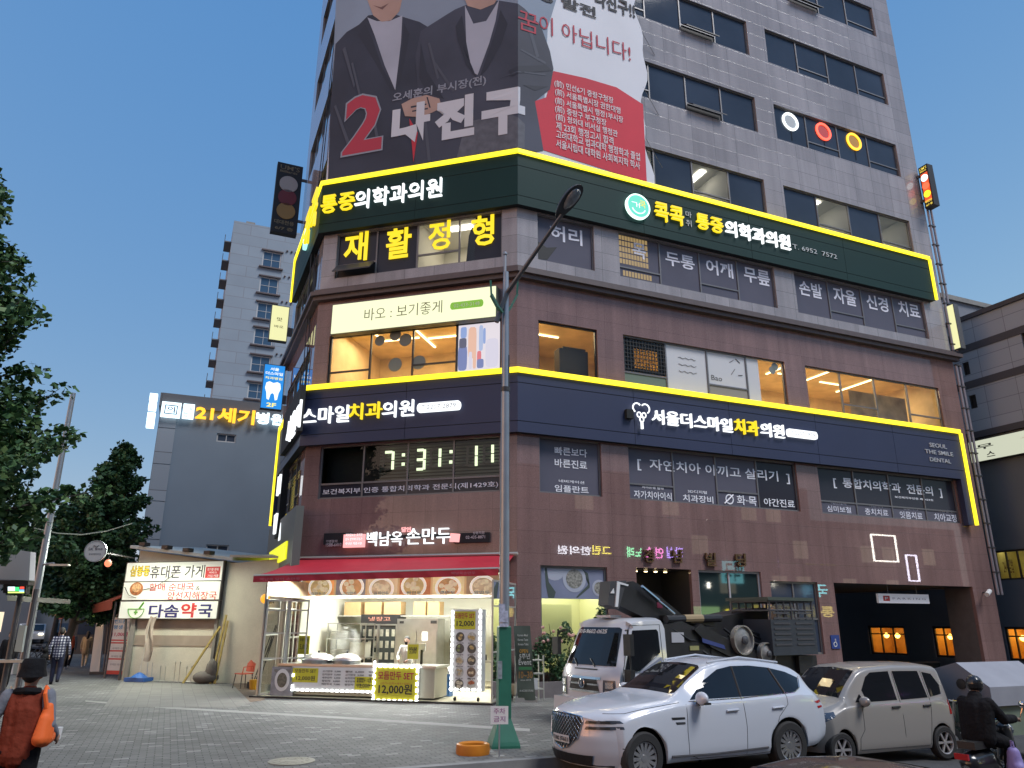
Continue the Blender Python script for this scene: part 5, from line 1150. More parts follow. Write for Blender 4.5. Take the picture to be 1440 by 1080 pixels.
P = [SW.pt(ar-.1, zr+.15, .18), SW.pt(SW.len, zr+.05, .18), SW.pt(SW.len, zr+.5, -4), SW.pt(ar-.1, zr+.5, -4)]; MB().prism(P, V((0, 0, .08))).build('roof', mat('beige_coping', (.42, .38, .30), .7), sh)
mb = MB()
for (y0, y1) in ((871, 884), (893, 909)):
    a0, z1 = SW.px(186, y0, .02); a1, z0 = SW.px(302, y1, .02); mb.fbox(SW, a0, a1, min(z0, z1), max(z0, z1), .003, .02)
mb.build('painted_band', M_shb, sh)
mb = MB(); a0, _ = SW.px(300, 900, .05); mb.fbox(SW, a0, a0+.12, 0, 2.25, .02, .10); a0, _ = SW.px(186, 900, .05); mb.fbox(SW, a0-.12, a0+.06, 0, 2.25, .02, .1); mb.build('door_frame', mat('grey_post', (.22, .21, .19), .7), sh)
mb = MB()
for x in (208, 240, 270, 300): a0, _ = SW.px(x, 780); zz = zl+(zr-zl)*a0/ar; mb.fbox(SW, a0-.13, a0+.13, zz+.13, zz+.26, .1, .4)
mb.build('flood_lamp', M_case, sh)
mb = MB(); mb.tube([SW.pt(.05, 3.4, .1), SW.pt(-.1, 2.5, .15), SW.pt(.02, 1.2, .1), SW.pt(0, 0, .1)], .045, 6); mb.tube([SW.pt(.2, 3.2, .1), SW.pt(.3, 2.9, .2), SW.pt(0, 3.0, .25), SW.pt(-.2, 3.3, .3)], .015, 5); mb.tube([SW.pt(.0, 3.1, .1), SW.pt(1.2, 3.3, .3), SW.pt(1.9, 3.75, .2)], .012, 5); mb.build('drain_and_cables', M_frd, sh)
E_sb = mat('signboard_white', (.66, .68, .62), .5, emit=(.93, 1., .84), es=.16)
def signboard(name, label, y0, y1, x0, x1, fill):
    A0, A1, Z0, Z1 = SW.rect(x0, y0, x1, y1, .2); t = thing(name, label, 'sign', SW.pt(A0, Z0, .2))
    MB().fbox(SW, A0-.02, A1+.02, Z0-.0, Z1, .03, .19).build('casing', mat('dark_casing', (.05, .05, .05), .5), t); p = MB().fbox(SW, A0+.02, A1-.02, Z0+.03, Z1-.03, .191, .2).build('panel', E_sb, t); fill(t, (A0, A1, Z0, Z1)); return t
M_yl = mat('sign_yellow', (.75, .55, .02), .5); M_dk = mat('sign_dark', (.035, .035, .04), .5); M_rd = mat('sign_red', (.50, .025, .03), .5); M_nv = mat('sign_navy', (.015, .02, .13), .5)
def tx(t, m, items, bold=.02, name='lettering', F=None, d=.204):
    mb = MB()
    for s_, x0, y0, x1, y1 in items: lpx(mb, F or SW, s_, x0, y0, x1, y1, d, bold=bold)
    return mb.build(name, m, t)
def f1(t, r):
    tx(t, M_dk, [('삼봉동', 184.4, 795.4, 209.8, 810.8)], .05, d=.203); tx(t, M_yl, [('삼봉동', 185, 796, 209, 810.3)], .02, d=.207); tx(t, mat('sign_grey', (.05, .05, .06), .5), [('휴대폰 가게', 212.5, 795.8, 287, 812.6)], .015)
    A0, A1, Z0, Z1 = SW.rect(290, 797, 308.5, 812.5, .2); MB().fbox(SW, A0, A1, Z0, Z1, .2, .206).build('red_patch', M_rd, t); tx(t, M_mw, [('전기종 판매', 292, 799, 307, 802.5), ('서비스', 294, 803.5, 305, 806.5), ('가입/개통', 292, 808, 307, 811.5)], .01, d=.209)
def f2(t, r):
    tx(t, M_rd, [('할매 순대국', 210.5, 820.3, 272, 830.5), ('양선지해장국', 236, 832, 304, 843)], .01); tx(t, M_dk, [('&', 275.5, 823.5, 281, 830)], 0)
    a, z = SW.px(192, 828, .2); mb = MB(); ringshape(mb, SW, a, z, 0, .24, .2, .01, 16, 1.25); mb.build('printed_bowl', mat('brown_bowl', (.35, .12, .04), .5, vary=.5, vscale=9), t); mb = MB(); ringshape(mb, SW, a, z+.04, 0, .16, .212, .005, 14, 1.3); mb.build('printed_soup', mat('soup', (.55, .32, .16), .5, vary=.5, vscale=14), t)
def f3(t, r):
    tx(t, M_nv, [('다솜', 210.5, 850, 250.5, 868.8), ('국', 279.8, 850, 297.5, 868.3)], .03); tx(t, M_rd, [('약', 255.3, 848, 274.8, 868.6)], .035, 'red_lettering')
    a, z = SW.px(191.5, 858, .2); mb = MB(); mb.tube([SW.pt(a+.36*cos(q), z+.04+.33*sin(q), .21) for q in [radians(180+15*i) for i in range(13)]]+[SW.pt(a-.36, z+.04, .21)], .016, 5); mb.tube([SW.pt(a+.14, z+.05, .21), SW.pt(a+.3, z+.28, .21)], .035, 6)
    mb.fbox(SW, a-.03, a+.03, z-.16, z, .2, .212); mb.fbox(SW, a-.08, a+.08, z-.11, z-.05, .2, .2125); mb.build('mortar_emblem', mat('leaf_green', (.12, .36, .05), .5), t)
signboard('signboard', 'top signboard of the phone shop with grey letters and a red patch', 790.8, 817, 179, 311.5, f1)
signboard('signboard', 'middle signboard of a soup restaurant with red letters and a bowl', 818, 844, 174.5, 308, f2)
signboard('signboard', 'bottom signboard of a pharmacy with navy and red letters and a mortar', 845, 871, 169.5, 304.5, f3)
for x in (208, 240, 270, 300):
    a0, _ = SW.px(x, 780); zz = zl+(zr-zl)*a0/ar; p = SW.pt(a0, zz+.25, 1.5)
    alight('flood_lamp_light', p, 95, .4, (.96, 1., .80), (radians(-20), 0, SW.rz()))
# things along the shop wall
t = thing('feather_flag', 'faded rolled cloth flag on a pole in a blue base against the cream wall', 'flag', SW.pt(1.2, 0, .5))
b = SW.px(195, 955, .5)[0]; c = SW.pt(b, 0, .5)
mb = MB(); mb.prism([SW.pt(b-.42, .02, .75), SW.pt(b+.42, .02, .75), SW.pt(b+.42, .02, .25), SW.pt(b-.42, .02, .25)], V((0, 0, .13))); mb.lathe([(.3, .15), (.12, .28), (.04, .32)], c, n=12); mb.build('base', mat('blue_plastic', (.02, .09, .30), .5), t)
mb = MB(); top = SW.px(211, 866, .4); mb.tube([c+V((0, 0, .3)), SW.pt(top[0], top[1], .35)], .018, 6); mb.build('pole', M_alu, t)
mb = MB(); n_ = 12
for i in range(n_+1):
    v = i/n_; zz = .75+(top[1]-.75)*v; a_m = b+(top[0]-b)*v
    for j in range(7):
        u = j/6; w = .30+.06*sin(v*5); mb.v.append(SW.pt(a_m-.02+w*u+.05*sin(v*7), zz-.08*sin(u*3), .37+.08*sin(u*7+v*3))); mb.uv.append((0, 0))
for i in range(n_):
    for j in range(6): mb.f.append((i*7+j, i*7+j+1, (i+1)*7+j+1, (i+1)*7+j)); mb.m.append(0)
mb.build('cloth', mat('faded_cloth', (.42, .34, .28), .9, vary=.15, vscale=4), t, smooth=True)
for i, (x, h) in enumerate(((208, .55), (227, .45), (247, .6), (264, .45))):
    a0 = SW.px(x, 957, .3)[0]; mb = MB()
    for q in (-.1, .1): mb.tube([SW.pt(a0+q, 0, .25+i*.01), SW.pt(a0+q, h, .3), SW.pt(a0+q+.05, h+.1, .36)], .016, 6)
    mb.tube([SW.pt(a0-.35, .03, .3), SW.pt(a0+.35, .03, .3)], .016, 6)
    setp(mb.build('bicycle_rack', M_alu), 'thin metal bicycle rack hoop at the cream wall, %s' % ('beside the blue flag base', 'second from the flag', 'tall third one', 'nearest the grey sack')[i], 'bicycle rack', 'bicycle rack hoops')
t = thing('leaning_planks', 'yellow timber planks leaning on the door frame of the cream wall', 'planks', SW.pt(4.2, 0, .3))
a0 = SW.px(302, 960, .2)[0]
mb = MB()
for (p, q) in (((a0, 0, .45), (a0+.12, 2.3, .14)), ((a0+.14, 0, .4), (a0+.2, 2.1, .13)), ((a0-1.0, 0, .6), (a0-.08, 1.9, .14))): mb.tube([SW.pt(*p), SW.pt(*q)], .045, 4)
mb.build('plank', mat('old_yellow_timber', (.42, .32, .10), .8, vary=.2, vscale=6), t)
mb = MB(); a1 = SW.px(289, 955, .4)[0]; mb.ball(SW.pt(a1, .2, .4), .36, 12, 7, (1.3, .8, .62)); mb.ball(SW.pt(a1+.2, .42, .38), .28, 10, 6, (.8, .7, 1.4))
setp(mb.build('rubble_sack', mat('grey_sack', (.13, .115, .10), .9, vary=.2, vscale=6), smooth=True), 'slumped grey sack at the foot of the leaning planks', 'sack')
# plastic chair
def chair(loc, rz):
    t = thing('plastic_chair', 'orange plastic chair with thin metal legs by the shop corner', 'chair', loc, rz); m_ = mat('orange_plastic', (.55, .10, .05), .45)
    mb = MB(); mb.box((0, 0, .45), (.44, .42, .03)); mb.build('seat', m_, t, local=True)
    mb = MB()
    for i in range(7):
        a, b2 = -.2+.4*i/6, .0; zt = .86-.06*abs(i-3)/3*1.6; mb.box((a, .21+.02*cos(i), (.5+zt)/2), (.07, .02, zt-.5), Matrix.Rotation(radians(-9), 3, 'X'))
    mb.build('backrest', m_, t, local=True)
    for x, y in ((-.19, -.18), (.19, -.18), (-.19, .18), (.19, .18)):
        mb = MB(); mb.tube([V((x, y, .44)), V((x*1.2, y*1.25, 0))], .016, 6); mb.build('leg', M_frd, t, local=True)
    mb = MB(); mb.tube([V((.22, -.2, .45)), V((.25, -.18, .66)), V((.22, .2, .68))], .018, 6); mb.build('armrest', m_, t, local=True)
chair(on_z(341, 968, 0), radians(-40))
t = thing('tool_handles', 'dark broom and mop handles leaning in the gap beside the shop', 'tools', on_z(358, 958))
q = on_z(353, 968); mb = MB()
for dx, h in ((0, 1.7), (.12, 1.95), (.2, 2.1), (.05, 1.5)): mb.tube([q+V((dx, 0, 0)), q+V((dx+.35, .5, h))], .02, 6)
mb.build('handle', M_frd, t); mb = MB(); mb.box(q+V((.02, 0, .1)), (.3, .1, .2)); mb.build('broom_head', M_frd, t)
q = on_z(357, 970); t = thing('paint_bucket', 'yellow bucket beside the shop booth and broom', 'bucket', q); MB().lathe([(.13, 0), (.17, .3)], q, n=14).build('body', mat('bucket_yellow', (.5, .25, .01), .5), t)
mb = MB(); mb.tube([q+V((.17*cos(a), .02, .3+.12*sin(a))) for a in [pi*i/8 for i in range(9)]], .008, 5); mb.build('handle', M_alu, t)
q = FC.pt(.15, 2.9, 1.0); q = on_z(372, 842, 2.75); q = EYE+(q-EYE)*1.0
q = EYE+ray(373, 842)*(26.2/ray(373, 842).y); t = thing('warning_lantern', 'small amber beacon lamp on the wall left of the shop awning', 'lamp', q)
MB().ball(q, .16, 12, 8).build('globe', emat('amber_globe', (1, .42, .03), 1.3), t, smooth=True); MB().box(q+V((.14, .1, -.12)), (.2, .2, .08)).build('bracket', M_frd, t)
# tall price boards at the left end of the wall
t = thing('price_board', 'tall white price board reading 11,000 with red stripes', 'sign', on_z(160, 952))
q = on_z(146, 951); G = Face(q, (on_z(146, 951)-on_z(174, 952)).cross(V((0, 0, 1))) if False else V((-.25, -.97, 0)), 1.0)
A0, A1, Z0, Z1 = G.rect(146, 868, 174, 951); A1 = A0+(SW.px(180, 951)[0]-SW.px(146, 951)[0])*1.32
mb = MB(); mb.fbox(G, 0, A1, .15, Z1, -.12, 0); mb.build('panel', mat('board_white', (.62, .61, .62), .5, vary=.03), t)
mb = MB(); mb.fbox(G, 0, A1, .08, .22, -.121, .003)
for z in (.62, .92, 1.22, 1.32): mb.fbox(G, .08, A1-.06, z, z+.05, 0, .004)
mb.build('red_stripe', M_rd, t)
mb = MB(); letters(mb, G, '11,000원', .08, A1-.06, 1.48, 1.66, .004, bold=.02); mb.build('price_lettering', mat('crimson_print', (.40, .02, .09), .5), t)
mb = MB(); letters(mb, G, '핸드폰', .1, A1-.3, 1.98, 2.13, .004, bold=.03); letters(mb, G, '평생', .1, A1-.45, 1.76, 1.92, .004, bold=.03); mb.build('blue_lettering', mat('sky_blue_print', (.05, .24, .5), .5), t)
mb = MB(); letters(mb, G, '요금', A1-.26, A1-.08, 1.98, 2.06, .004); letters(mb, G, '요금제', A1-.42, A1-.08, 1.78, 1.86, .004); 
for i, s_ in enumerate(('무제한 데이터', '무제한 통화', '무제한 문자')): letters(mb, G, s_, .2, A1-.18, .40+.3*i, .48+.3*i, .004)
letters(mb, G, '알뜰폰 전문 매장', .12, A1-.1, 2.26, 2.33, .004); mb.build('small_lettering', M_gl, t)
t = thing('leaning_display_board', 'blank white panel leaning on a steel frame left of the price board', 'panel', on_z(128, 945))
q0, q1 = on_z(126, 944), on_z(139, 948); tp0 = at_y(136, 870, q0.y+.5); tp1 = at_y(147, 871, q1.y+.45)
MB().prism([q0, q1, tp1, tp0], V((.02, .06, 0))).build('panel', mat('blank_white', (.55, .55, .53), .6), t); mb = MB(); mb.tube([q1+V((.12, .1, 0)), tp1+V((.2, 0, .05))], .03, 6); mb.tube([q1+V((.3, .3, 0)), tp1+V((.28, .1, 0))], .03, 6); mb.tube([q1+V((.15, .1, .3)), q1+V((.34, .3, .3))], .03, 6); mb.build('steel_frame', M_bar, t)
bx('foot', M_frd, t, q1+V((.1, -.1, .05)), (.7, .35, .1))

# right-hand neighbour: dark tiled building beyond the drive-through
NB = Face(FR.pt(24.4, 0, -20), -FR.U, 23.); 
M_nt = tiled('blue_grey_cladding', (.30, .36, .44), (.12, .14, .17), 1.5, .75, .55, vary=.06, mortar=.012, bumpd=.1); M_nd = mat('charcoal_render', (.12, .145, .175), .7, vary=.1, vscale=.5)
nz = NB.px(1352, 450)[1]; sb0 = NB.px(1362, 655)[1]; 
nb = thing('dark_tiled_building', 'dark blue grey tiled building with amber ground floor windows on the right', 'building', NB.pt(10, 0, 0))
ow = [NB.rect(1219.5, 880, 1276.5, 922), NB.rect(1309.5, 881, 1361, 924), NB.rect(1411, 883, 1462, 931)]
uw = NB.rect(1395.5, 775, 1452, 814)
zs_ = min(o[2] for o in ow), max(o[3] for o in ow)
ow = [(o[0], o[1], zs_[0], zs_[1]) for o in ow]
sq = [NB.rect(1352.5, 511, 1365, 526), NB.rect(1361.5, 557, 1375, 573), NB.rect(1433, 459, 1446, 494)]
zc = NB.px(1362, 612)[1]
sky_wall(MB(), NB, -10, 23, zc, nz, sq).build('tiled_wall', M_nt, nb); sky_wall(MB(), NB, -10, 23, -1.2, zc, ow+[uw]).build('render_wall', M_nd, nb)
mb = MB(); mb.fbox(NB, -10, 23, zc-.25, zc+.05, .0, .15); mb.fbox(NB, -10, 23, nz-.1, nz+.12, -.3, .12)
for zz in (zc+2.2, zc+4.0): mb.fbox(NB, -10, 23, zz, zz+.35, .0, .04)
mb.build('string_course', mat('dark_band', (.055, .06, .075), .6), nb)
mb = MB(); mb.add([NB.pt(-10, nz, 0), NB.pt(23, nz, 0), NB.pt(23, nz, -14), NB.pt(-10, nz, -14)], [(0, 1, 2, 3)]); mb.add([NB.pt(23, -1.2, 0), NB.pt(23, nz, 0), NB.pt(23, nz, -14), NB.pt(23, -1.2, -14)], [(0, 3, 2, 1)]); mb.build('roof', M_conc, nb)
for q in sq: window(NB, *q, 1, mats=[M_blk], parent=nb, fm=M_frd, wf=.05)
M_amber = mat('amber_room', (.60, .34, .10), .8, vary=.2, vscale=2)
for i, q in enumerate(ow):
    w_ = q[1]-q[0]; f = window(NB, *q, 3, mats=[M_clear]*3, parent=nb, fm=M_frd, wf=.10, full=True, sz=(q[3]-q[2])*.72)
    r = room(NB, q[0]-.1, q[1]+.1, q[2]-.1, q[3]+.3, 1.6, M_amber, [], f)
    mb = MB()
    for k in range(3): mb.ball(NB.pt(q[0]+w_*(.2+.3*k), q[2]+(q[3]-q[2])*.66, -.8), .13, 10, 6)
    mb.build('pendant_lamp', emat('pendant', (1., .55, .10), 9.), r)
    alight('pendant_light', NB.pt(q[0]+w_/2, q[3]+.1, -.8), 14, w_*.7, (1., .60, .18), (0, 0, NB.rz()), .8)
f = window(NB, *uw, 3, mats=[M_clear]*3, parent=nb, fm=M_frd, wf=.08); room(NB, uw[0], uw[1], uw[2], uw[3]+.2, 1.5, mat('mustard_room', (.52, .44, .12), .8, vary=.25, vscale=2), [((uw[0]+uw[1])/2, .5, 2., .2)], f)
mb = MB(); letters(mb, NB, '24시 김밥', uw[0]+.3, uw[1]-.8, uw[2]+.3, uw[2]+.9, -.115, bold=.01); mb.build('window_lettering', mat('rust_ink', (.20, .10, .05), .6), f)
t = thing('neighbour_signboard', 'long glowing pale signboard on the dark building at the right edge', 'sign', NB.pt(25, zc-2, 0))
A0, Z1 = NB.px(1361, 622, .3); _, Z0 = NB.px(1366, 652, .3); MB().fbox(NB, A0, A0+6, Z0, Z1, .0, .29).build('casing', M_case, t); MB().fbox(NB, A0+.03, A0+5.97, Z0+.03, Z1-.03, .291, .31).build('lit_panel', emat('pale_sign_panel', (.86, .90, .70), .72), t)
mb = MB(); letters(mb, NB, '무', A0+.35, A0+1.2, Z0+.55, Z1-.25, .315, bold=.02); letters(mb, NB, '스', A0+.8, A0+1.2, Z0+.15, Z0+.4, .315); mb.build('lettering', M_dk, t)
mb = MB(); letters(mb, NB, '한', A0+2.4, A0+3.4, Z0+.7, Z1-.35, .315, bold=.0); letters(mb, NB, '리필삼겹살', A0+3.8, A0+5.8, Z0+.7, Z1-.35, .315); mb.build('red_lettering', mat('faded_orange', (.75, .40, .25), .6), t)
# low grey block beyond it
q = EYE+ray(1322, 413)*75; FB2 = Face((q.x, q.y, 0), FR.N, 14); bb = thing('grey_block', 'plain pale grey block far behind the right-hand neighbour', 'building', (q.x, q.y, 0))
sky_wall(MB(), FB2, 0, 14, 0, q.z, []).build('wall', mat('grey_render', (.20, .215, .25), .8), bb); mb = MB(); mb.fbox(FB2, -.2, 14, q.z-.5, q.z, -.1, .25); mb.add([FB2.pt(0, q.z, 0), FB2.pt(14, q.z, 0), FB2.pt(14, q.z, -10), FB2.pt(0, q.z, -10)], [(0, 1, 2, 3)]); mb.build('roof', M_conc, bb)
mb = MB(); mb.add([FB2.pt(0, 0, 0), FB2.pt(0, q.z, 0), FB2.pt(0, q.z, -10), FB2.pt(0, 0, -10)], [(0, 1, 2, 3)]); mb.build('side_wall', MATS['grey_render'], bb)
# drive-through fittings
t = thing('parking_sign', 'white hanging sign reading PARKING under the drive-through beam', 'sign', FR.pt(16.5, 3, -.4))
A0, A1, Z0, Z1 = FR.rect(1234.5, 834.5, 1307.5, 849, -.4); MB().fbox(FR, A0, A1, Z0, Z1, -.5, -.4).build('panel', mat('parking_white', (.60, .60, .64), .5, emit=(.9, .9, 1.), es=.12), t)
mb = MB(); letters(mb, FR, 'PARKING', A0+.75, A1-.2, Z0+.14, Z1-.14, -.396, bold=.0, lsp=1.5); mb.build('lettering', mat('lilac_grey', (.22, .21, .28), .5), t)
mb = MB(); mb.fbox(FR, A0+.25, A0+.6, Z0+.08, Z1-.08, -.399, -.395); e = mb.build('red_emblem', M_rd, t); mb = MB(); letters(mb, FR, 'P', A0+.34, A0+.51, Z0+.13, Z1-.13, -.393, bold=.02); mb.build('lettering', M_mw, e)
mb = MB()
for a in (A0+.6, A1-.6): mb.fbox(FR, a-.02, a+.02, Z1, 3.5, -.46, -.44)
mb.build('hanger', M_bar, t)
q = FR.px(1386, 833, .2); t = thing('security_camera', 'white security camera on the granite pier right of the drive-through', 'camera', FR.pt(q[0], q[1], .1)); MB().tube([FR.pt(q[0]-.3, q[1]-.1, .45), FR.pt(q[0]+.12, q[1]+.05, .3)], .09, 10).build('housing', M_mw, t); MB().tube([FR.pt(q[0], q[1]+.02, .3), FR.pt(q[0]+.1, q[1], .01)], .03, 6).build('arm', M_bar, t)
q = FR.rect(1187, 893, 1194, 912, .03); t = thing('blue_plaque', 'small blue accessibility plaque on the pier left of the drive-through', 'sign', FR.pt(q[0], q[2], 0)); MB().fbox(FR, 12.42, 12.82, q[2], q[3], .005, .03).build('plate', mat('plaque_blue', (.02, .05, .22), .5), t); mb = MB(); ringshape(mb, FR, 12.6, q[2]+.15, .06, .09, .031, .004, 12); mb.tube([FR.pt(12.62, q[2]+.2, .033), FR.pt(12.62, q[2]+.34, .033)], .02, 5); mb.build('emblem', M_mw, t)
lw = thing('low_wall', 'low dark wall with a pale coping across the drive-through', 'wall', FR.pt(17, 0, -5)); MB().fbox(FR, 13.2, 26, -.9, .25, -5.4, -5.2).build('wall', mat('bottle_green_wall', (.03, .045, .045), .7), lw); MB().fbox(FR, 13.2, 26, .251, .31, -5.45, -5.15).build('coping', M_fr, lw)
t = thing('rain_pipe', 'pair of pale rain pipes down the right corner of the building', 'pipe', FR.pt(21.9, 0, .1))
mb = MB(); 
for a in (21.86, 22.1): mb.tube([FR.pt(a, 3.2, .06), FR.pt(a, 13.3, .06)], .055, 8); mb.tube([FR.pt(a+.02, 14.0, .06), FR.pt(a+.02, 22.6, .06)], .055, 8)
mb.build('pipe', mat('pale_pipe', (.34, .31, .34), .4, metal=.3), t)
mb = MB()
for z in range(4, 23): mb.fbox(FR, 21.8, 22.17, z*1.02, z*1.02+.06, .0, .13)
mb.build('clamp', M_bar, t)
# ground-floor openings of the right face
b0, b1_, bz0, bz1 = .8, 3.2, .55, 3.78
f = window(FR, b0, b1_, bz0, bz1, 1, mats=[M_clear], fm=M_fr, wf=.07)
room(FR, b0, b1_, bz0-.1, bz1, 1.8, mat('pale_room', (.75, .75, .50), .8), [], f); alight('shop_window_lamp', FR.pt(2, 3.6, -.9), 60, 1.8, (1., .98, .68), (0, 0, FR.rz()), .9)
zf = FR.px(800, 842)[1]; o = MB().fquad(FR, b0+.07, b1_-.07, zf, bz1-.07, -.118).build('printed_film', mat('food_film', (.22, .24, .34), .45, vary=.12, vscale=1.2), f)
mb = MB(); ringshape(mb, FR, 2.05, zf+.62, 0, .42, -.115, .004, 22); ringshape(mb, FR, 2.85, zf+1.25, .0, .3, -.115, .004, 20); ringshape(mb, FR, 2.95, zf+.35, 0, .26, -.115, .004, 20); ringshape(mb, FR, 1.35, zf+.95, 0, .4, -.116, .002, 20); mb.build('printed_plate', mat('film_plate', (.42, .44, .52), .5), o)
mb = MB(); ringshape(mb, FR, 2.05, zf+.62, 0, .3, -.110, .004, 20); ringshape(mb, FR, 2.86, zf+1.25, 0, .22, -.110, .004, 18); ringshape(mb, FR, 2.95, zf+.35, 0, .19, -.110, .004, 18); mb.build('printed_food', mat('film_food', (.26, .25, .22), .5, vary=.6, vscale=16), o)
mb = MB()
for q in ([(1.0, zf+.9), (1.06, zf+1.05), (1.14, zf+.5), (1.38, zf+.2), (1.32, zf+.02), (1.12, zf+.02), (1.04, zf+.4)], [(2.3, zf+.95), (2.6, zf+.5), (2.5, zf+.4), (2.2, zf+.15), (2.1, zf+.05), (2.16, zf+.04), (2.6, zf+.36), (2.55, zf+.8)]): mb.fpoly(FR, q, -.117, -.113)
mb.build('printed_leaf', mat('film_leaf', (.07, .09, .08), .5), o)
mb = MB(); letters(mb, FR, '백남옥 손만두', 1.55, 2.35, zf+1.28, zf+1.45, -.112); mb.fbox(FR, 1.75, 2.15, zf+1.19, zf+1.2, -.114, -.111); mb.build('lettering', M_gl, o)
mb = MB(); mb.fquad(FR, 1.2, 2.5, .9, zf-.15, -1.2); mb.build('hanging_sheet', mat('pale_sheet', (.62, .64, .40), .8), f)
f = window(FR, 6.8, 9.5, .35, 1.9, 2, mats=[mat('teal_glazing', (.022, .038, .038), .03, spec=.6)]*2, fm=mat('pale_window_frame', (.40, .40, .42), .5), wf=.07)
mb = MB(); mb.fbox(FR, 6.7, 10.2, 1.93, 2.0, .0, .12); mb.fbox(FR, 6.7, 10.2, 1.78, 1.83, .0, .10); mb.build('sill', MATS['pale_window_frame'], f)
f = window(FR, 6.8, 9.5, 2.05, 3.8, 2, mats=[mat('teal_glazing', (.022, .038, .038), .05, spec=.5)]*2, fm=mat('pale_window_frame', (.40, .40, .42), .5), wf=.07)
f = window(FR, 9.9, 12.1, 1.0, 3.5, 2, mats=[M_dg]*2, fm=M_fr, wf=.07, full=True, sz=1.2)
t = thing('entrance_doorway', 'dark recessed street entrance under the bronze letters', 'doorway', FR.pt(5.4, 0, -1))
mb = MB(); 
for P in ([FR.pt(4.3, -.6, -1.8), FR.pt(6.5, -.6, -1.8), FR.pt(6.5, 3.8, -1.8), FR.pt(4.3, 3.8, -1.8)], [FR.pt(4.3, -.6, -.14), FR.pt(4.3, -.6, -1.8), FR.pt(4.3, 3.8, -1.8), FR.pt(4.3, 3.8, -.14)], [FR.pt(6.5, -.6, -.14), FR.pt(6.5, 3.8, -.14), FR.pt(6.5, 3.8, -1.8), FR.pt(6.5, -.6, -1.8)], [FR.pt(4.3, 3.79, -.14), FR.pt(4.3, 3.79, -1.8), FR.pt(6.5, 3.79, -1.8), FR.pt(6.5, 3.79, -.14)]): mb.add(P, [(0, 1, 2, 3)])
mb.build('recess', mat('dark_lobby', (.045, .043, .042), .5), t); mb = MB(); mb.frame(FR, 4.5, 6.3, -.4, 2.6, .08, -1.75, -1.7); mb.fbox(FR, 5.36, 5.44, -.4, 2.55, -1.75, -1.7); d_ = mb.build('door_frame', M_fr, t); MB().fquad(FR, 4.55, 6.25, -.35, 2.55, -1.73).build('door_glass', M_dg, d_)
mb = MB()
for k in range(4): mb.lathe([(.07, 0), (.05, -.02)], FR.pt(4.8+.4*k, 3.75, -.8), n=10)
mb.build('downlight', emat('downlight', (1, .75, .4), 8.), t)
# ================================================================ VEHICLES
M_tyre = mat('tyre_rubber', (.018, .018, .019), .8, bump=.2, bscale=60); M_rim = mat('alloy_rim', (.42, .42, .44), .3, metal=.8); M_well = mat('wheel_well', (.006, .006, .007), .9)
M_cglass = mat('car_glass', (.010, .011, .013), .03, spec=.55); M_chrome = mat('chrome', (.62, .63, .65), .12, metal=1.); M_lamp = mat('lamp_lens', (.05, .065, .09), .22, spec=.45); M_blkp = mat('black_plastic', (.012, .012, .013), .5)
M_redl = mat('red_lens', (.35, .01, .012), .15, spec=.7); M_plate = mat('number_plate', (.52, .54, .55), .5); M_seam = mat('panel_seam', (.03, .03, .032), .8)
def ip(tab, x):
    """smooth interpolation in a table of (x, value)"""
    if x <= tab[0][0]: return tab[0][1]
    for (a, p), (b, q) in zip(tab[:-1], tab[1:]):
        if x <= b: t = (x-a)/(b-a); return p+(q-p)*t
    return tab[-1][1]
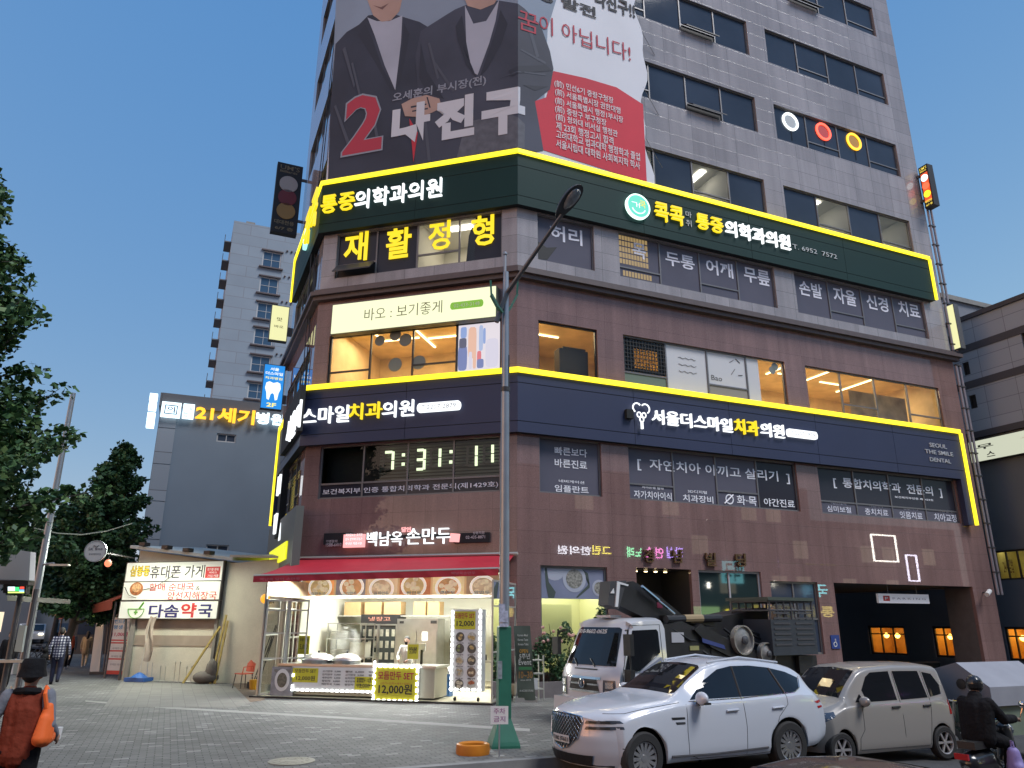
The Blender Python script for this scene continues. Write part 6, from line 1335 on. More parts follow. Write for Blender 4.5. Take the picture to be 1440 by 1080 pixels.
class Car:
    """body lofted from side-view tables; local X points to the tail, +Y is the seen (left) side, nose at x = 0"""
    def __init__(s, L, hw, top, belt, roofw, sill, arches, R, bow, tail, nose):
        s.L, s.hwt, s.top, s.belt, s.roofw, s.sill, s.arch, s.R, s.bow, s.tail, s.nose = L, hw, top, belt, roofw, sill, arches, R, bow, tail, nose
        s.cache = {}
    def warp(s, x, y, z):
        h = ip(s.hwt, x); f = max(0, 1-x/.95)**1.6; g = max(0, 1-(s.L-x)/.9)**1.6; v = (y/h)**2
        return x+s.bow*v*v*.5*f+s.bow*v*.5*f+ip(s.nose, z)*f - s.tail[0]*v*g-ip(s.tail[1], z)*g
    def bottom(s, x):
        b = ip(s.sill, x)
        for xc, zc in s.arch:
            if abs(x-xc) < s.R: b = max(b, zc+sqrt(max(0, s.R**2-(x-xc)**2)))
        return b
    def section(s, x):
        k = round(x, 4)
        if k in s.cache: return s.cache[k]
        zb, zt, h, bl, rw = s.bottom(x), ip(s.top, x), ip(s.hwt, x), ip(s.belt, x), ip(s.roofw, x)
        bl = min(bl, zt-.03); n0 = ip(s.sill, x); up = max(zt-bl, .03)
        P = [(h*.94, n0), (h*.985, n0+.12*(bl-n0)), (h, n0+.45*(bl-n0)), (h*.998, n0+.72*(bl-n0)), (h*.98, bl-.04), (h*.955, bl)]
        if up > .2:
            e = (rw, zt-.085)
            P += [(P[-1][0]+(e[0]-P[-1][0])*t, bl+(e[1]-bl)*t) for t in (.33, .66, 1.)]+[(rw-.035, zt-.045), (rw-.11, zt-.018), (rw*.55, zt), (0, zt+.012)]
        else:
            P += [(P[-1][0]+(rw-P[-1][0])*t, bl+up*t**.6*.8) for t in (.33, .66, 1.)]+[(rw*.9, bl+up*.87), (rw*.75, bl+up*.95), (rw*.4, zt), (0, zt+.006)]
        P = [(y, max(z, zb+.004*i)) for i, (y, z) in enumerate(P)]
        # Catmull-Rom along the section
        out = []
        for i in range(len(P)-1):
            a, b, c, d = P[max(i-1, 0)], P[i], P[i+1], P[min(i+2, len(P)-1)]
            for t in (0, .34, .67):
                q = tuple(.5*(2*b[k]+(c[k]-a[k])*t+(2*a[k]-5*b[k]+4*c[k]-d[k])*t*t+(3*b[k]-a[k]-3*c[k]+d[k])*t**3) for k in (0, 1)); out.append((q[0], max(q[1], zb)))
        out.append(P[-1]); s.cache[k] = out; return out
    def W(s, x, z):
        S = s.section(x)
        for (y0, z0), (y1, z1) in zip(S[:-1], S[1:]):
            if z0 <= z <= z1 and z1 > z0: return y0+(y1-y0)*(z-z0)/(z1-z0)
        return S[0][0] if z < S[0][1] else S[-1][0]
    def Z(s, x, y):
        S = s.section(x)[::-1]; y = abs(y)
        for (y0, z0), (y1, z1) in zip(S[:-1], S[1:]):
            if y0 <= y <= y1 and y1 > y0: return z0+(z1-z0)*(y-y0)/(y1-y0)
        return S[-1][1]
    def xs(s):
        X = {0., .03, .08, .15, .25, .4, s.L, s.L-.03, s.L-.08, s.L-.15, s.L-.25}
        X |= {s.L*i/44 for i in range(45)}
        for xc, zc in s.arch: X |= {xc-s.R*cos(pi*i/16) for i in range(17)} | {xc-s.R-.004, xc+s.R+.004}
        return sorted(X)
    def body(s, paint, root):
        mb = MB(); X = s.xs(); n = len(s.section(0.)); C = []
        for x in X:
            S = s.section(x); row = S+[(-y, z) for y, z in S[::-1][1:]]; C.append(row)
            for y, z in row: mb.v.append(V((s.warp(x, y, z), y, z))); mb.uv.append((0, 0))
        m_ = len(C[0])
        for i in range(len(X)-1):
            for j in range(m_-1): mb.f.append((i*m_+j, i*m_+j+1, (i+1)*m_+j+1, (i+1)*m_+j)[::-1]); mb.m.append(0)
        for xi, fl in ((0, False), (len(X)-1, True)):          # nose and tail skins
            x = X[xi]; S = s.section(x); g0 = len(mb.v); K = 14
            for y, z in S:
                for k in range(K+1): yy = y*(1-2*k/K); mb.v.append(V((s.warp(x, yy, z), yy, z))); mb.uv.append((0, 0))
            for i in range(n-1):
                for k in range(K):
                    f = (g0+i*(K+1)+k, g0+i*(K+1)+k+1, g0+(i+1)*(K+1)+k+1, g0+(i+1)*(K+1)+k); mb.f.append(f if not fl else f[::-1]); mb.m.append(0)
        o = mb.build('body', paint, root, local=True, smooth=True)
        u = MB(); u.box((s.L/2, 0, ip(s.sill, 1)+.16), (s.L-1.5, ip(s.hwt, 1.5)*1.72, .30))
        for xc, zc in s.arch: u.box((xc, 0, zc+.12), (s.R*1.9, ip(s.hwt, xc)*1.25, .5))
        u.build('underbody', M_well, root, local=True); return o
    def patch(s, polys, fn, flipable=True, n=8):
        """polygons in a 2-D chart draped on the body by fn(u, v) -> point"""
        mb = MB()
        for pts in polys:
            bm = bmesh.new(); bm.faces.new([bm.verts.new((u, v, 0)) for u, v in pts]); bmesh.ops.triangulate(bm, faces=bm.faces[:])
            for k in (0, 1):
                lo = min(p[k] for p in pts); hi = max(p[k] for p in pts)
                for i in range(1, n):
                    co = [0, 0, 0]; no = [0, 0, 0]; co[k] = lo+(hi-lo)*i/n; no[k] = 1
                    bmesh.ops.bisect_plane(bm, geom=bm.verts[:]+bm.edges[:]+bm.faces[:], plane_co=co, plane_no=no)
            bm.verts.index_update(); mb.add([fn(v.co.x, v.co.y) for v in bm.verts], [tuple(v.index for v in f.verts) for f in bm.faces]); bm.free()
        return mb
    def side(s, x, z, e=.004, sg=1): y = s.W(x, z)+e; return V((s.warp(x, y, z), y*sg, z))
    def front(s, y, z, e=.006): return V((s.warp(0, y, z)-e, y, z))
    def back(s, y, z, e=.006): return V((s.warp(s.L, y, z)+e, y, z))
    def upper(s, x, y, e=.005): z = s.Z(x, y)+e; return V((s.warp(x, y, z), y, z))
    def sides(s, name, polys, m, root, e=.004, n=8, **k):
        for sg in (-1, 1): o = s.patch(polys, lambda x, z: s.side(x, z, e, sg), n=n).build(name, m, root, local=True, **k)
        return o
    def line(s, name, pts, m, root, r=.006, e=.001):
        mb = MB(); P = []
        for (a, b) in zip(pts[:-1], pts[1:]): P += [(a[0]+(b[0]-a[0])*t/5, a[1]+(b[1]-a[1])*t/5) for t in range(5)]
        P.append(pts[-1]); mb.tube([s.side(x, z, e) for x, z in P], r, 5); return mb.build(name, m, root, local=True)
def wheel(root, x, y, z, R, W, spokes, rim=.72, steer=0., rimm=None, name='wheel'):
    Rz = Matrix.Rotation(steer, 3, 'Z'); sg = 1 if y > 0 else -1; c = V((x, y, z)); A = Rz @ V((0, sg, 0))
    t = MB().lathe([(R*rim, -W*.5), (R*.93, -W*.5), (R, -W*.38), (R, W*.38), (R*.93, W*.5), (R*(rim+.03), W*.5), (R*rim, W*.42)], c, A, 30, caps=False)
    w = t.build(name, M_tyre, root, local=True, smooth=True)
    r = MB(); r.lathe([(R*rim, W*.44), (R*(rim-.05), W*.40), (R*(rim-.06), -W*.4)], c, A, 30, caps=False); r.lathe([(R*.16, W*.30), (R*.15, W*.38), (.001, W*.39)], c, A, 14)
    bx_ = Rz @ V((1, 0, 0)); u = V((0, 0, 1))
    for k in range(spokes):
        a = 2*pi*k/spokes; d = bx_*cos(a)+u*sin(a); e = bx_*-sin(a)+u*cos(a); w0, w1 = R*.055, R*.075
        P = [c+d*R*.12+e*w0+A*W*.36, c+d*R*.12-e*w0+A*W*.36, c+d*R*(rim-.03)-e*w1+A*W*.40, c+d*R*(rim-.03)+e*w1+A*W*.40]; r.prism(P, A*-.03)
    r.build('rim', rimm or M_rim, w, local=True); MB().lathe([(R*(rim-.05), W*.1), (.001, W*.1)], c, A, 20).build('brake_disc', M_well, w, local=True); return w
def place(name, label, cat, front_wheel, az, x_fw, y_fw, group=None):
    """thing whose local +X runs towards azimuth az; the seen front wheel contact lands on front_wheel"""
    th = radians(90-az); R = Matrix.Rotation(th, 3, 'Z'); loc = V(front_wheel)-R @ V((x_fw, y_fw, 0))
    return thing(name, label, cat, loc, th, group)
# local +Y must be the side the camera sees: with +X along az 70 that is to the right of it, so mirror by using -Y
def car_frame(az):
    th = radians(90-az); return th
# ---- white luxury SUV
K = 1.0
def sc(t): return [(a*K, b*K) for a, b in t]
suv = Car(4.94*K, sc([(0, .86), (.25, .93), (.8, .965), (1.6, .965), (3.9, .97), (4.6, .945), (4.94, .86)]),
    sc([(0, .93), (.06, .985), (.2, 1.03), (.8, 1.115), (1.45, 1.17), (1.62, 1.235), (2.0, 1.46), (2.35, 1.625), (2.7, 1.695), (3.1, 1.712), (3.6, 1.69), (4.1, 1.63), (4.45, 1.555), (4.6, 1.47), (4.8, 1.20), (4.9, 1.08), (4.94, 1.0)]),
    sc([(0, .78), (.3, .88), (1.0, 1.0), (1.6, 1.085), (3., 1.11), (4.2, 1.15), (4.6, 1.13), (4.94, .96)]),
    sc([(0, .60), (.3, .70), (1.0, .78), (1.5, .80), (1.7, .77), (2.1, .70), (2.5, .665), (3.2, .66), (4.0, .64), (4.5, .62), (4.75, .70), (4.94, .74)]),
    sc([(0, .24), (.3, .21), (.9, .24), (1.5, .27), (3.5, .27), (4.5, .33), (4.94, .42)]),
    [(.87*K, .365*K), (3.825*K, .365*K)], .435*K, .46*K, (.17, sc([(.3, .06), (.6, 0), (1.1, .02), (1.3, .1)])), sc([(.2, .10), (.42, .02), (.62, .0), (.92, .03), (1.05, .10)]))
def veh(name, label, cat, fw, az, xf, yf, group=None):
    # built with +Y seen: rotate so that local +X = azimuth az and mirror Y through a flipped mesh (scale -1 is avoided by building +Y to the right)
    return place(name, label, cat, fw, az, xf, -yf, group)
_build = MB.build
class Mirror:
    """while active, local meshes are reflected in Y so that the modelled +Y side becomes the seen one"""
    on = False
def build2(s, name, m, parent=None, **k):
    if Mirror.on and k.get('local'):
        s.v = [V((p.x, -p.y, p.z)) for p in s.v]; s.f = [f[::-1] for f in s.f]
    return _build(s, name, m, parent, **k)
MB.build = build2
Mirror.on = True
M_wp = mat('white_car_paint', (.50, .535, .60), .22, coat=.6, spec=.5)
A = V((1.93, 12.5, .15)); az = 63.6
c = suv; rt = veh('parked_car', 'white luxury SUV with a diamond mesh grille at the kerb', 'car', (A.x, A.y, A.z-.365*K), az, .87*K, .82*K)
c.body(M_wp, rt)
k = lambda P: [(a*K, b*K) for a, b in P]
c.sides('side_glass', [k([(1.84, 1.135), (2.25, 1.405), (2.60, 1.56), (2.9, 1.605), (3.3, 1.605), (3.72, 1.565), (4.12, 1.485), (4.42, 1.385), (4.26, 1.235), (4.10, 1.185), (3.84, 1.165), (2.87, 1.145)])], M_cglass, rt, n=14)
for P in (k([(2.87, 1.15), (2.92, 1.60)]), k([(3.84, 1.17), (3.745, 1.555)])): c.line('pillar', P, M_blkp, rt, .016, .006)
c.line('window_trim', k([(1.80, 1.115), (2.9, 1.130), (4.08, 1.172), (4.28, 1.235), (4.47, 1.40)]), M_chrome, rt, .008, .004)
mb = c.patch([k([(1.60, -.66), (1.60, .66), (1.66, .73), (2.30, .60), (2.36, .5), (2.38, 0), (2.36, -.5), (2.30, -.60), (1.66, -.73)])], c.upper, n=9); mb.build('windscreen', M_cglass, rt, local=True)
mb = c.patch([k([(-.62, 1.42), (.62, 1.42), (.68, 1.15), (-.68, 1.15)])], lambda y, z: c.upper(ip([(1.15*K, 4.80*K), (1.42*K, 4.66*K)], z), y), n=4); mb.build('rear_glass', M_cglass, rt, local=True)
gp = k([(-.44, .93), (0, .955), (.44, .93), (.47, .86), (.40, .62), (.20, .49), (0, .44), (-.20, .49), (-.40, .62), (-.47, .86)])
g = c.patch([gp], c.front, n=7).build('grille', M_blkp, rt, local=True)
mb = MB()
def inside(y, z):
    r = False
    for (a, b), (e, f) in zip(gp, gp[1:]+gp[:1]):
        if (b > z) != (f > z) and y < (e-a)*(z-b)/(f-b)+a: r = not r
    return r
for sg in (1, -1):
    for i in range(-12, 13):
        P = [(i*.075+sg*t*.02, .42+t*.02*1.05) for t in range(0, 28)]; seg = []
        for p in P+[(9, 9)]:
            if inside(*p): seg.append(p)
            else:
                if len(seg) > 1: mb.tube([c.front(y, z, .014) for y, z in seg], .0042, 4, caps=False)
                seg = []
mb.build('mesh', M_chrome, g, local=True)
mb = MB(); mb.tube([c.front(y, z, .01) for y, z in gp+gp[:1]], .012, 6); mb.build('grille_rim', M_chrome, g, local=True)
p = c.patch([[(-.24, .535), (.24, .535), (.24, .645), (-.24, .645)]], lambda y, z: c.front(y, z, .03), n=4).build('number_plate', M_plate, rt, local=True)
vs, fs, _ = glyphs('156머 2817', .02); mb = MB(); mb.add([c.front(.215-u*.43, .552+v*.075, .036) for u, v in vs], [f[::-1] for f in fs]); mb.build('lettering', M_dk, p, local=True)
c.patch([k([(-.62, .40), (.62, .40), (.56, .26), (-.56, .26)])], lambda y, z: c.front(y, z, .03), n=9).build('lower_grille', M_blkp, rt, local=True)
for sg in (1, -1):
    for z0 in (.835, .755):
        P = [(.50*sg*K, z0*K), (.85*sg*K, (z0+.012)*K), (.85*sg*K, (z0+.055)*K), (.52*sg*K, (z0+.045)*K)]
        h = c.patch([P], c.front, n=7).build('headlight', M_lamp, rt, local=True)
        c.patch([[(.56*sg*K, (z0+.012)*K), (.66*sg*K, (z0+.014)*K), (.66*sg*K, (z0+.038)*K), (.56*sg*K, (z0+.036)*K)], [(.70*sg*K, (z0+.016)*K), (.80*sg*K, (z0+.018)*K), (.80*sg*K, (z0+.042)*K), (.70*sg*K, (z0+.04)*K)]], lambda y, z: c.front(y, z, .010), n=2).build('lens', M_blkp, h, local=True)
        q = c.patch([k([(.012, z0+.012), (.30, z0+.022), (.27, z0+.058), (.012, z0+.055)])], lambda x, z: c.side(x, z, .004, sg), n=5).build('headlight_side', M_lamp, rt, local=True)
    q = c.patch([k([(.16, .52), (.27, .52), (.33, .36), (.315, .355), (.255, .505), (.16, .508)])], lambda x, z: c.side(x, z, .003, sg), n=4).build('side_intake', M_blkp, rt, local=True)
mb = MB(); mb.tube([c.front(y*K, .262*K, .012) for y in (-.8, -.5, -.2, .2, .5, .8)], .014, 6); mb.build('lip', M_blkp, rt, local=True)
for P in (k([(1.42, .87), (1.66, .87), (1.66, .90), (1.40, .905)]), k([(1.50, .80), (1.66, .80), (1.66, .83), (1.47, .835)])):
    o = c.sides('fender_vent', [P], M_blkp, rt, n=3); 
    c.sides('vent_trim', [[(x, z+.008) for x, z in P[:2]]+[(P[1][0], P[1][1]+.016), (P[0][0], P[0][1]+.016)]], M_chrome, o, e=.008, n=3)
for P in (k([(1.72, 1.08), (1.70, .7), (1.72, .36), (1.9, .30)]), k([(2.87, 1.12), (2.90, .7), (2.88, .30)]), k([(3.84, 1.15), (3.84, 1.0), (3.62, .82), (3.52, .62), (3.40, .44), (3.38, .30)]), k([(1.75, .30), (2.9, .285), (3.38, .30)]), k([(.16, .98), (.5, .985), (1.0, 1.045), (1.6, 1.105)])): c.line('panel_seam', P, M_seam, rt, .0045)
c.line('sill_strip', k([(1.38, .36), (2.2, .345), (3.33, .37)]), M_bar, rt, .018, .0)
for x in (2.62, 3.60):
    mb = MB(); mb.tube([c.side((x-.12)*K, .955*K, .016), c.side((x+.12)*K, .965*K, .022)], .017, 6); mb.build('door_handle', M_wp, rt, local=True)
for sg in (1, -1):
    mb = MB(); y = c.W(1.95*K, 1.12*K)+.17; mb.ball((1.93*K, sg*y, 1.165*K), .12, 14, 8, (.62, 1.15, .85)); m_ = mb.build('mirror', M_wp, rt, local=True, smooth=True)
    mb = MB(); mb.tube([V((1.98*K, sg*(y-.17), 1.08*K)), V((1.96*K, sg*(y-.03), 1.09*K))], .035, 6); mb.box((1.955*K, sg*y, 1.095*K), (.12, .22, .03)); mb.build('mirror_foot', M_blkp, m_, local=True)
tl = c.sides('tail_light', [k([(4.62, .98), (4.88, .99), (4.88, 1.03), (4.55, 1.02)]), k([(4.66, .90), (4.88, .91), (4.88, .94), (4.62, .94)])], M_redl, rt, n=4)
mb = MB(); mb.tube([c.upper(2.5*K, .56*K, .03), c.upper(3.2*K, .56*K, .05), c.upper(4.1*K, .54*K, .03)], .016, 6); mb.tube([c.upper(2.5*K, -.56*K, .03), c.upper(3.2*K, -.56*K, .05), c.upper(4.1*K, -.54*K, .03)], .016, 6); mb.build('roof_rail', M_wp, rt, local=True)
M_ref = None
for x, st in ((.87, -.10), (3.825, 0)):
    for sg in (1, -1): wheel(rt, x*K, sg*.845*K, .365*K, .37*K, .25, 14, rim=.63, steer=st)
# ---- beige box car
kia = Car(3.6, [(0, .70), (.2, .77), (.7, .80), (3.0, .80), (3.45, .79), (3.6, .74)],
    [(0, .82), (.05, .90), (.2, .98), (.55, 1.06), (.72, 1.13), (1.0, 1.40), (1.25, 1.60), (1.5, 1.665), (2.2, 1.70), (3.0, 1.69), (3.4, 1.65), (3.48, 1.58), (3.56, 1.2), (3.6, .95)],
    [(0, .74), (.3, .86), (.7, .98), (1.2, 1.03), (3.2, 1.06), (3.6, .9)],
    [(0, .52), (.4, .62), (.75, .70), (1.1, .665), (1.5, .64), (3.2, .635), (3.5, .64), (3.6, .68)],
    [(0, .24), (.5, .2), (3.2, .22), (3.6, .3)], [(.58, .29), (3.10, .29)], .345, .34, (.14, [(.3, .04), (.7, 0), (1.2, .03), (1.6, .1)]), [(.2, .07), (.45, .01), (.8, 0), (.95, .08)])
M_kp = mat('beige_car_paint', (.285, .268, .25), .3, metal=.1, coat=.6)
Bw = on_z(1328.5, 1067, -.36); azk = 68.; d_ = V((sin(radians(azk)), cos(radians(azk)), 0)); Fw = Bw-d_*2.52
c = kia; rt = veh('parked_car', 'beige boxy microvan parked behind the white SUV', 'car', (Fw.x, Fw.y, -.36), azk, .58, .70)
c.body(M_kp, rt)
c.sides('side_glass', [[(1.02, 1.06), (1.16, 1.20), (1.24, 1.06)], [(1.30, 1.06), (1.24, 1.26), (1.42, 1.48), (1.56, 1.555), (2.02, 1.57), (2.04, 1.07)], [(2.14, 1.07), (2.12, 1.57), (2.78, 1.56), (2.84, 1.09)], [(2.92, 1.10), (2.90, 1.54), (3.18, 1.50), (3.34, 1.30), (3.30, 1.14)]], M_cglass, rt)
c.patch([[(.74, -.62), (.74, .62), (1.26, .56), (1.30, 0), (1.26, -.56)]], c.upper, n=8).build('windscreen', M_cglass, rt, local=True)
for sg in (1, -1):
    c.patch([[(.44*sg, .72), (.68*sg, .74), (.66*sg, .86), (.42*sg, .84)]], c.front, n=4).build('headlight', mat('smoky_lens', (.06, .08, .12), .1, spec=.7), rt, local=True)
    c.patch([[(.012, .74), (.34, .84), (.36, .92), (.012, .87)]], lambda x, z: c.side(x, z, .004, sg), n=5).build('headlight_side', MATS['smoky_lens'], rt, local=True)
    mb = MB(); lp = c.patch([[(.50*sg+.09*cos(a), .46+.13*sin(a)) for a in [2*pi*i/16 for i in range(16)]]], c.front, n=3); lp.build('fog_recess', M_blkp, rt, local=True)
    y = c.W(1.15, 1.04)+.12; mb = MB(); mb.ball((1.12, sg*y, 1.08), .11, 12, 7, (.6, 1.1, .8)); m_ = mb.build('mirror', M_kp, rt, local=True, smooth=True); mb = MB(); mb.tube([V((1.18, sg*(y-.14), 1.0)), V((1.14, sg*(y-.02), 1.02))], .035, 6); mb.build('mirror_foot', M_blkp, m_, local=True)
c.patch([[(-.4, .36), (.4, .36), (.36, .26), (-.36, .26)], [(-.5, .62), (.5, .62), (.5, .58), (-.5, .58)]], c.front, n=4).build('grille', M_blkp, rt, local=True)
for P in ([(1.14, 1.02), (1.12, .6), (1.0, .46), (.98, .26)], [(2.10, 1.55), (2.10, .26)], [(2.86, 1.56), (2.88, 1.06), (2.80, .66), (2.72, .28)], [(1.0, .27), (2.7, .27)]): c.line('panel_seam', P, M_seam, rt, .005)
for x in (1.95, 2.74): MB().tube([c.side(x-.1, .95, .012), c.side(x+.1, .955, .012)], .018, 6).build('door_handle', M_blkp, rt, local=True)
c.sides('tail_light', [[(3.42, .78), (3.56, .78), (3.56, 1.02), (3.46, 1.04)]], M_redl, rt, n=4)
for x in (.58, 3.10):
    for sg in (1, -1): wheel(rt, x, sg*.71, .29, .29, .17, 6, rim=.68, rimm=mat('silver_wheel_cover', (.46, .44, .45), .35, metal=.6))
# ---- dark car passing in the foreground
sed = Car(4.6, [(0, .78), (.3, .86), (1, .9), (4, .9), (4.6, .8)], [(0, .7), (.1, .8), (.6, .92), (1.3, .99), (1.5, 1.06), (2.2, 1.38), (2.6, 1.44), (3.1, 1.43), (3.5, 1.36), (4.1, 1.1), (4.4, 1.06), (4.6, .95)],
    [(0, .62), (1.4, .90), (3.8, .95), (4.6, .85)], [(0, .55), (1.4, .72), (2.2, .60), (3.2, .58), (3.9, .66), (4.6, .66)], [(0, .22), (4.6, .26)], [(.9, .32), (3.65, .32)], .37, .4, (.25, [(.3, .03), (1.1, .03)]), [(.2, .08), (.5, 0), (.9, .1)])
q = EYE+ray(1215, 1072)*(6.6/ray(1215, 1072).y); M_mp = mat('dark_maroon_paint', (.035, .022, .022), .25, coat=.5)
az2 = 74.; d_ = V((sin(radians(az2)), cos(radians(az2)), 0)); Fw = V((q.x, q.y, 0))-d_*1.95+V((d_.y, -d_.x, 0))*.72
c = sed; rt = veh('passing_car', 'dark maroon car roof passing at the bottom right edge of the view', 'car', (Fw.x, Fw.y, q.z-1.45), az2, .9, .76)
c.body(M_mp, rt); c.sides('side_glass', [[(1.75, .98), (2.3, 1.30), (2.7, 1.36), (2.75, 1.0)], [(2.82, 1.0), (2.78, 1.36), (3.2, 1.34), (3.8, 1.06), (3.7, 1.0)]], M_cglass, rt)
c.patch([[(1.5, -.6), (1.5, .6), (2.2, .52), (2.2, -.52)]], c.upper, n=7).build('windscreen', M_cglass, rt, local=True); c.patch([[(3.5, -.5), (3.5, .5), (4.05, .56), (4.05, -.56)]], c.upper, n=6).build('rear_glass', M_cglass, rt, local=True)
for x in (.9, 3.65):
    for sg in (1, -1): wheel(rt, x, sg*.78, .32, .32, .2, 7)
for sg in (1, -1): c.patch([[(.45*sg, .58), (.72*sg, .60), (.72*sg, .68), (.45*sg, .66)]], c.front, n=3).build('headlight', M_lamp, rt, local=True)
c.sides('tail_light', [[(4.3, .82), (4.5, .82), (4.5, .92), (4.3, .95)]], M_redl, rt, n=3)
mb = MB(); mb.ball((2.05, .97, .98), .1, 10, 6, (.7, 1.1, .8)); mb.ball((2.05, -.97, .98), .1, 10, 6, (.7, 1.1, .8)); mb.build('mirror', M_mp, rt, local=True, smooth=True)
Mirror.on = False
# ---- ladder truck
tz = -.08; TA = radians(58); TU = V((sin(TA), cos(TA), 0)); TN = V((TU.y, -TU.x, 0))
q = EYE+ray(862, 940)*(16.4/ray(862, 940).y); TQ = V((q.x, q.y, tz)); FT2 = Face(TQ, TN, 6); FTF = Face(TQ-TN*2.0, -TU, 2.0)   # left side plane, front plane
tk = thing('boom_truck', 'white lorry cab with a black folded aerial work boom behind it', 'truck', TQ)
M_tw2 = mat('white_truck_paint', (.52, .54, .58), .3, coat=.4); M_bm = mat('black_boom_steel', (.016, .016, .018), .45, vary=.3, vscale=3)
H = 2.28
def cabpt(x, v, z):                       # x back from the nose, v 0..1 across from left to right
    t = max(0, min(1, (z-1.15)/1.0)); inset = .09*t; y = inset+(2.0-2*inset)*v
    return TQ+TU*x-TN*y+V((0, 0, z))
prof = [(.03, .42), (0, .62), (0, 1.0), (.05, 1.18), (.12, 1.27), (.44, 2.0), (.50, 2.12), (.60, 2.20), (.78, 2.25), (1.45, 2.27), (1.55, 2.22), (1.60, 2.10), (1.60, .55), (1.2, .5), (1.15, .42)]
mb = MB(); nv = 12
for i, (x, z) in enumerate(prof):
    for j in range(nv+1):
        v = j/nv; e = abs(2*v-1); xx = x+(.16*e**4 if x < .6 else 0)-(.06*e**6 if x > 1.5 else 0); zz = z-(.07*e**8 if z > 2.0 else 0); mb.v.append(cabpt(xx, v, zz)); mb.uv.append((0, 0))
n_ = len(prof)
for i in range(n_):
    for j in range(nv): mb.f.append((i*(nv+1)+j, i*(nv+1)+j+1, ((i+1) % n_)*(nv+1)+j+1, ((i+1) % n_)*(nv+1)+j)[::-1]); mb.m.append(0)
mb.f += [tuple(i*(nv+1) for i in range(n_)), tuple(i*(nv+1)+nv for i in range(n_))[::-1]]; mb.m += [0, 0]
cab = mb.build('cab', M_tw2, tk, smooth=True)
def cabfront(v, x0, z0, e=.006):
    ee = abs(2*v-1); return cabpt(x0+.16*ee**4-e, v, z0)
def cf(polys, name, m, par, e=.008):
    """patches on the nose: (v, s) with s running along the profile height z"""
    tab = sorted([(z, x) for x, z in prof[:9]]); mb = MB()
    for pts in polys:
        bm = bmesh.new(); bm.faces.new([bm.verts.new((a*4, b, 0)) for a, b in pts]); bmesh.ops.triangulate(bm, faces=bm.faces[:])
        for kk in (0, 1):
            lo = min(p[kk]*(4 if kk == 0 else 1) for p in pts); hi = max(p[kk]*(4 if kk == 0 else 1) for p in pts)
            for i in range(1, 7):
                co = [0, 0, 0]; no = [0, 0, 0]; co[kk] = lo+(hi-lo)*i/7; no[kk] = 1; bmesh.ops.bisect_plane(bm, geom=bm.verts[:]+bm.edges[:]+bm.faces[:], plane_co=co, plane_no=no)
        bm.verts.index_update(); mb.add([cabfront(vv.co.x/4, ip(tab, vv.co.y), vv.co.y, e) for vv in bm.verts], [tuple(v_.index for v_ in f.verts) for f in bm.faces]); bm.free()
    return mb.build(name, m, par)
cf([[(.07, 1.29), (.93, 1.29), (.90, 2.02), (.86, 2.06), (.14, 2.06), (.10, 2.02)]], 'windscreen', M_cglass, tk, .012)
cf([[(.24, .80), (.76, .80), (.72, 1.02), (.28, 1.02)]], 'grille', M_blkp, tk); gr_ = cf([[(.22, 1.02), (.78, 1.02), (.78, 1.07), (.22, 1.07)], [(.25, .90), (.75, .90), (.75, .935), (.25, .935)], [(.24, .76), (.76, .76), (.76, .80), (.24, .80)]], 'grille_bar', M_chrome, tk, .02)
mb = MB(); p = cabfront(.5, 0, .93, .045); mb.lathe([(.10, 0), (.10, .015), (.085, .02), (.085, 0)], p, -TU, 20); mb.tube([p-TU*.02+TN*.03+V((0, 0, .06)), p-TU*.02+TN*.0+V((0, 0, -.06))], .012, 5); mb.tube([p-TU*.02-TN*.01+V((0, 0, .06)), p-TU*.02-TN*.04+V((0, 0, -.06))], .012, 5); mb.tube([p-TU*.02+TN*.02, p-TU*.02-TN*.03], .012, 5); mb.build('badge', M_chrome, tk)
for v0, v1 in ((.03, .19), (.81, .97)):
    h = cf([[(v0, .66), (v1, .66), (v1-.01, 1.02), (v0+.01, 1.02)]], 'headlight', M_lamp, tk, .014); cf([[(v0+.03, .70), (v1-.03, .70), (v1-.03, .82), (v0+.03, .82)], [(v0+.03, .86), (v1-.04, .86), (v1-.04, .98), (v0+.03, .98)]], 'lens', M_chrome, h, .02)
cf([[(.30, 1.20), (.70, 1.20), (.70, 1.225), (.30, 1.225)]], 'air_slot', M_blkp, tk)
mb = MB(); mb.prism([cabpt(-.06, -.01, .28), cabpt(-.06, 1.01, .28), cabpt(.5, 1.01, .28), cabpt(.5, -.01, .28)], V((0, 0, .34))); bp_ = mb.build('bumper', M_tw2, tk); mb = MB(); mb.prism([cabpt(-.065, .25, .34), cabpt(-.065, .75, .34), cabpt(-.02, .75, .34), cabpt(-.02, .25, .34)], V((0, 0, .16))); mb.build('air_intake', M_blkp, bp_)
tab2 = [(0, 1)]
vs, fs, _ = glyphs('010-9602-0625', .02); mb = MB(); tt = sorted([(z, x) for x, z in prof[:9]]); mb.add([cabfront(.78-(1-u)*.52+.0, ip(tt, 1.94+w*.085), 1.94+w*.085, .016) if False else cabfront(.88-u*.56, ip(tt, 1.93+w*.09), 1.93+w*.09, .02) for u, w in vs], [f[::-1] for f in fs]); mb.build('phone_lettering', M_mw, tk)
def tside(pts, name, m, par=tk, e0=-.02, e1=.006, z_inset=True):
    mb = MB(); P = [cabpt(x, 0, z) for x, z in pts]; return mb.prism([p-TN*.03 for p in P], TN*(.03+e1)).build(name, m, par)
tside([(.34, 1.24), (.62, 2.0), (1.30, 2.02), (1.34, 1.97), (1.34, 1.55), (.72, 1.20), (.42, 1.18)], 'side_glass', M_cglass)
mb = MB()
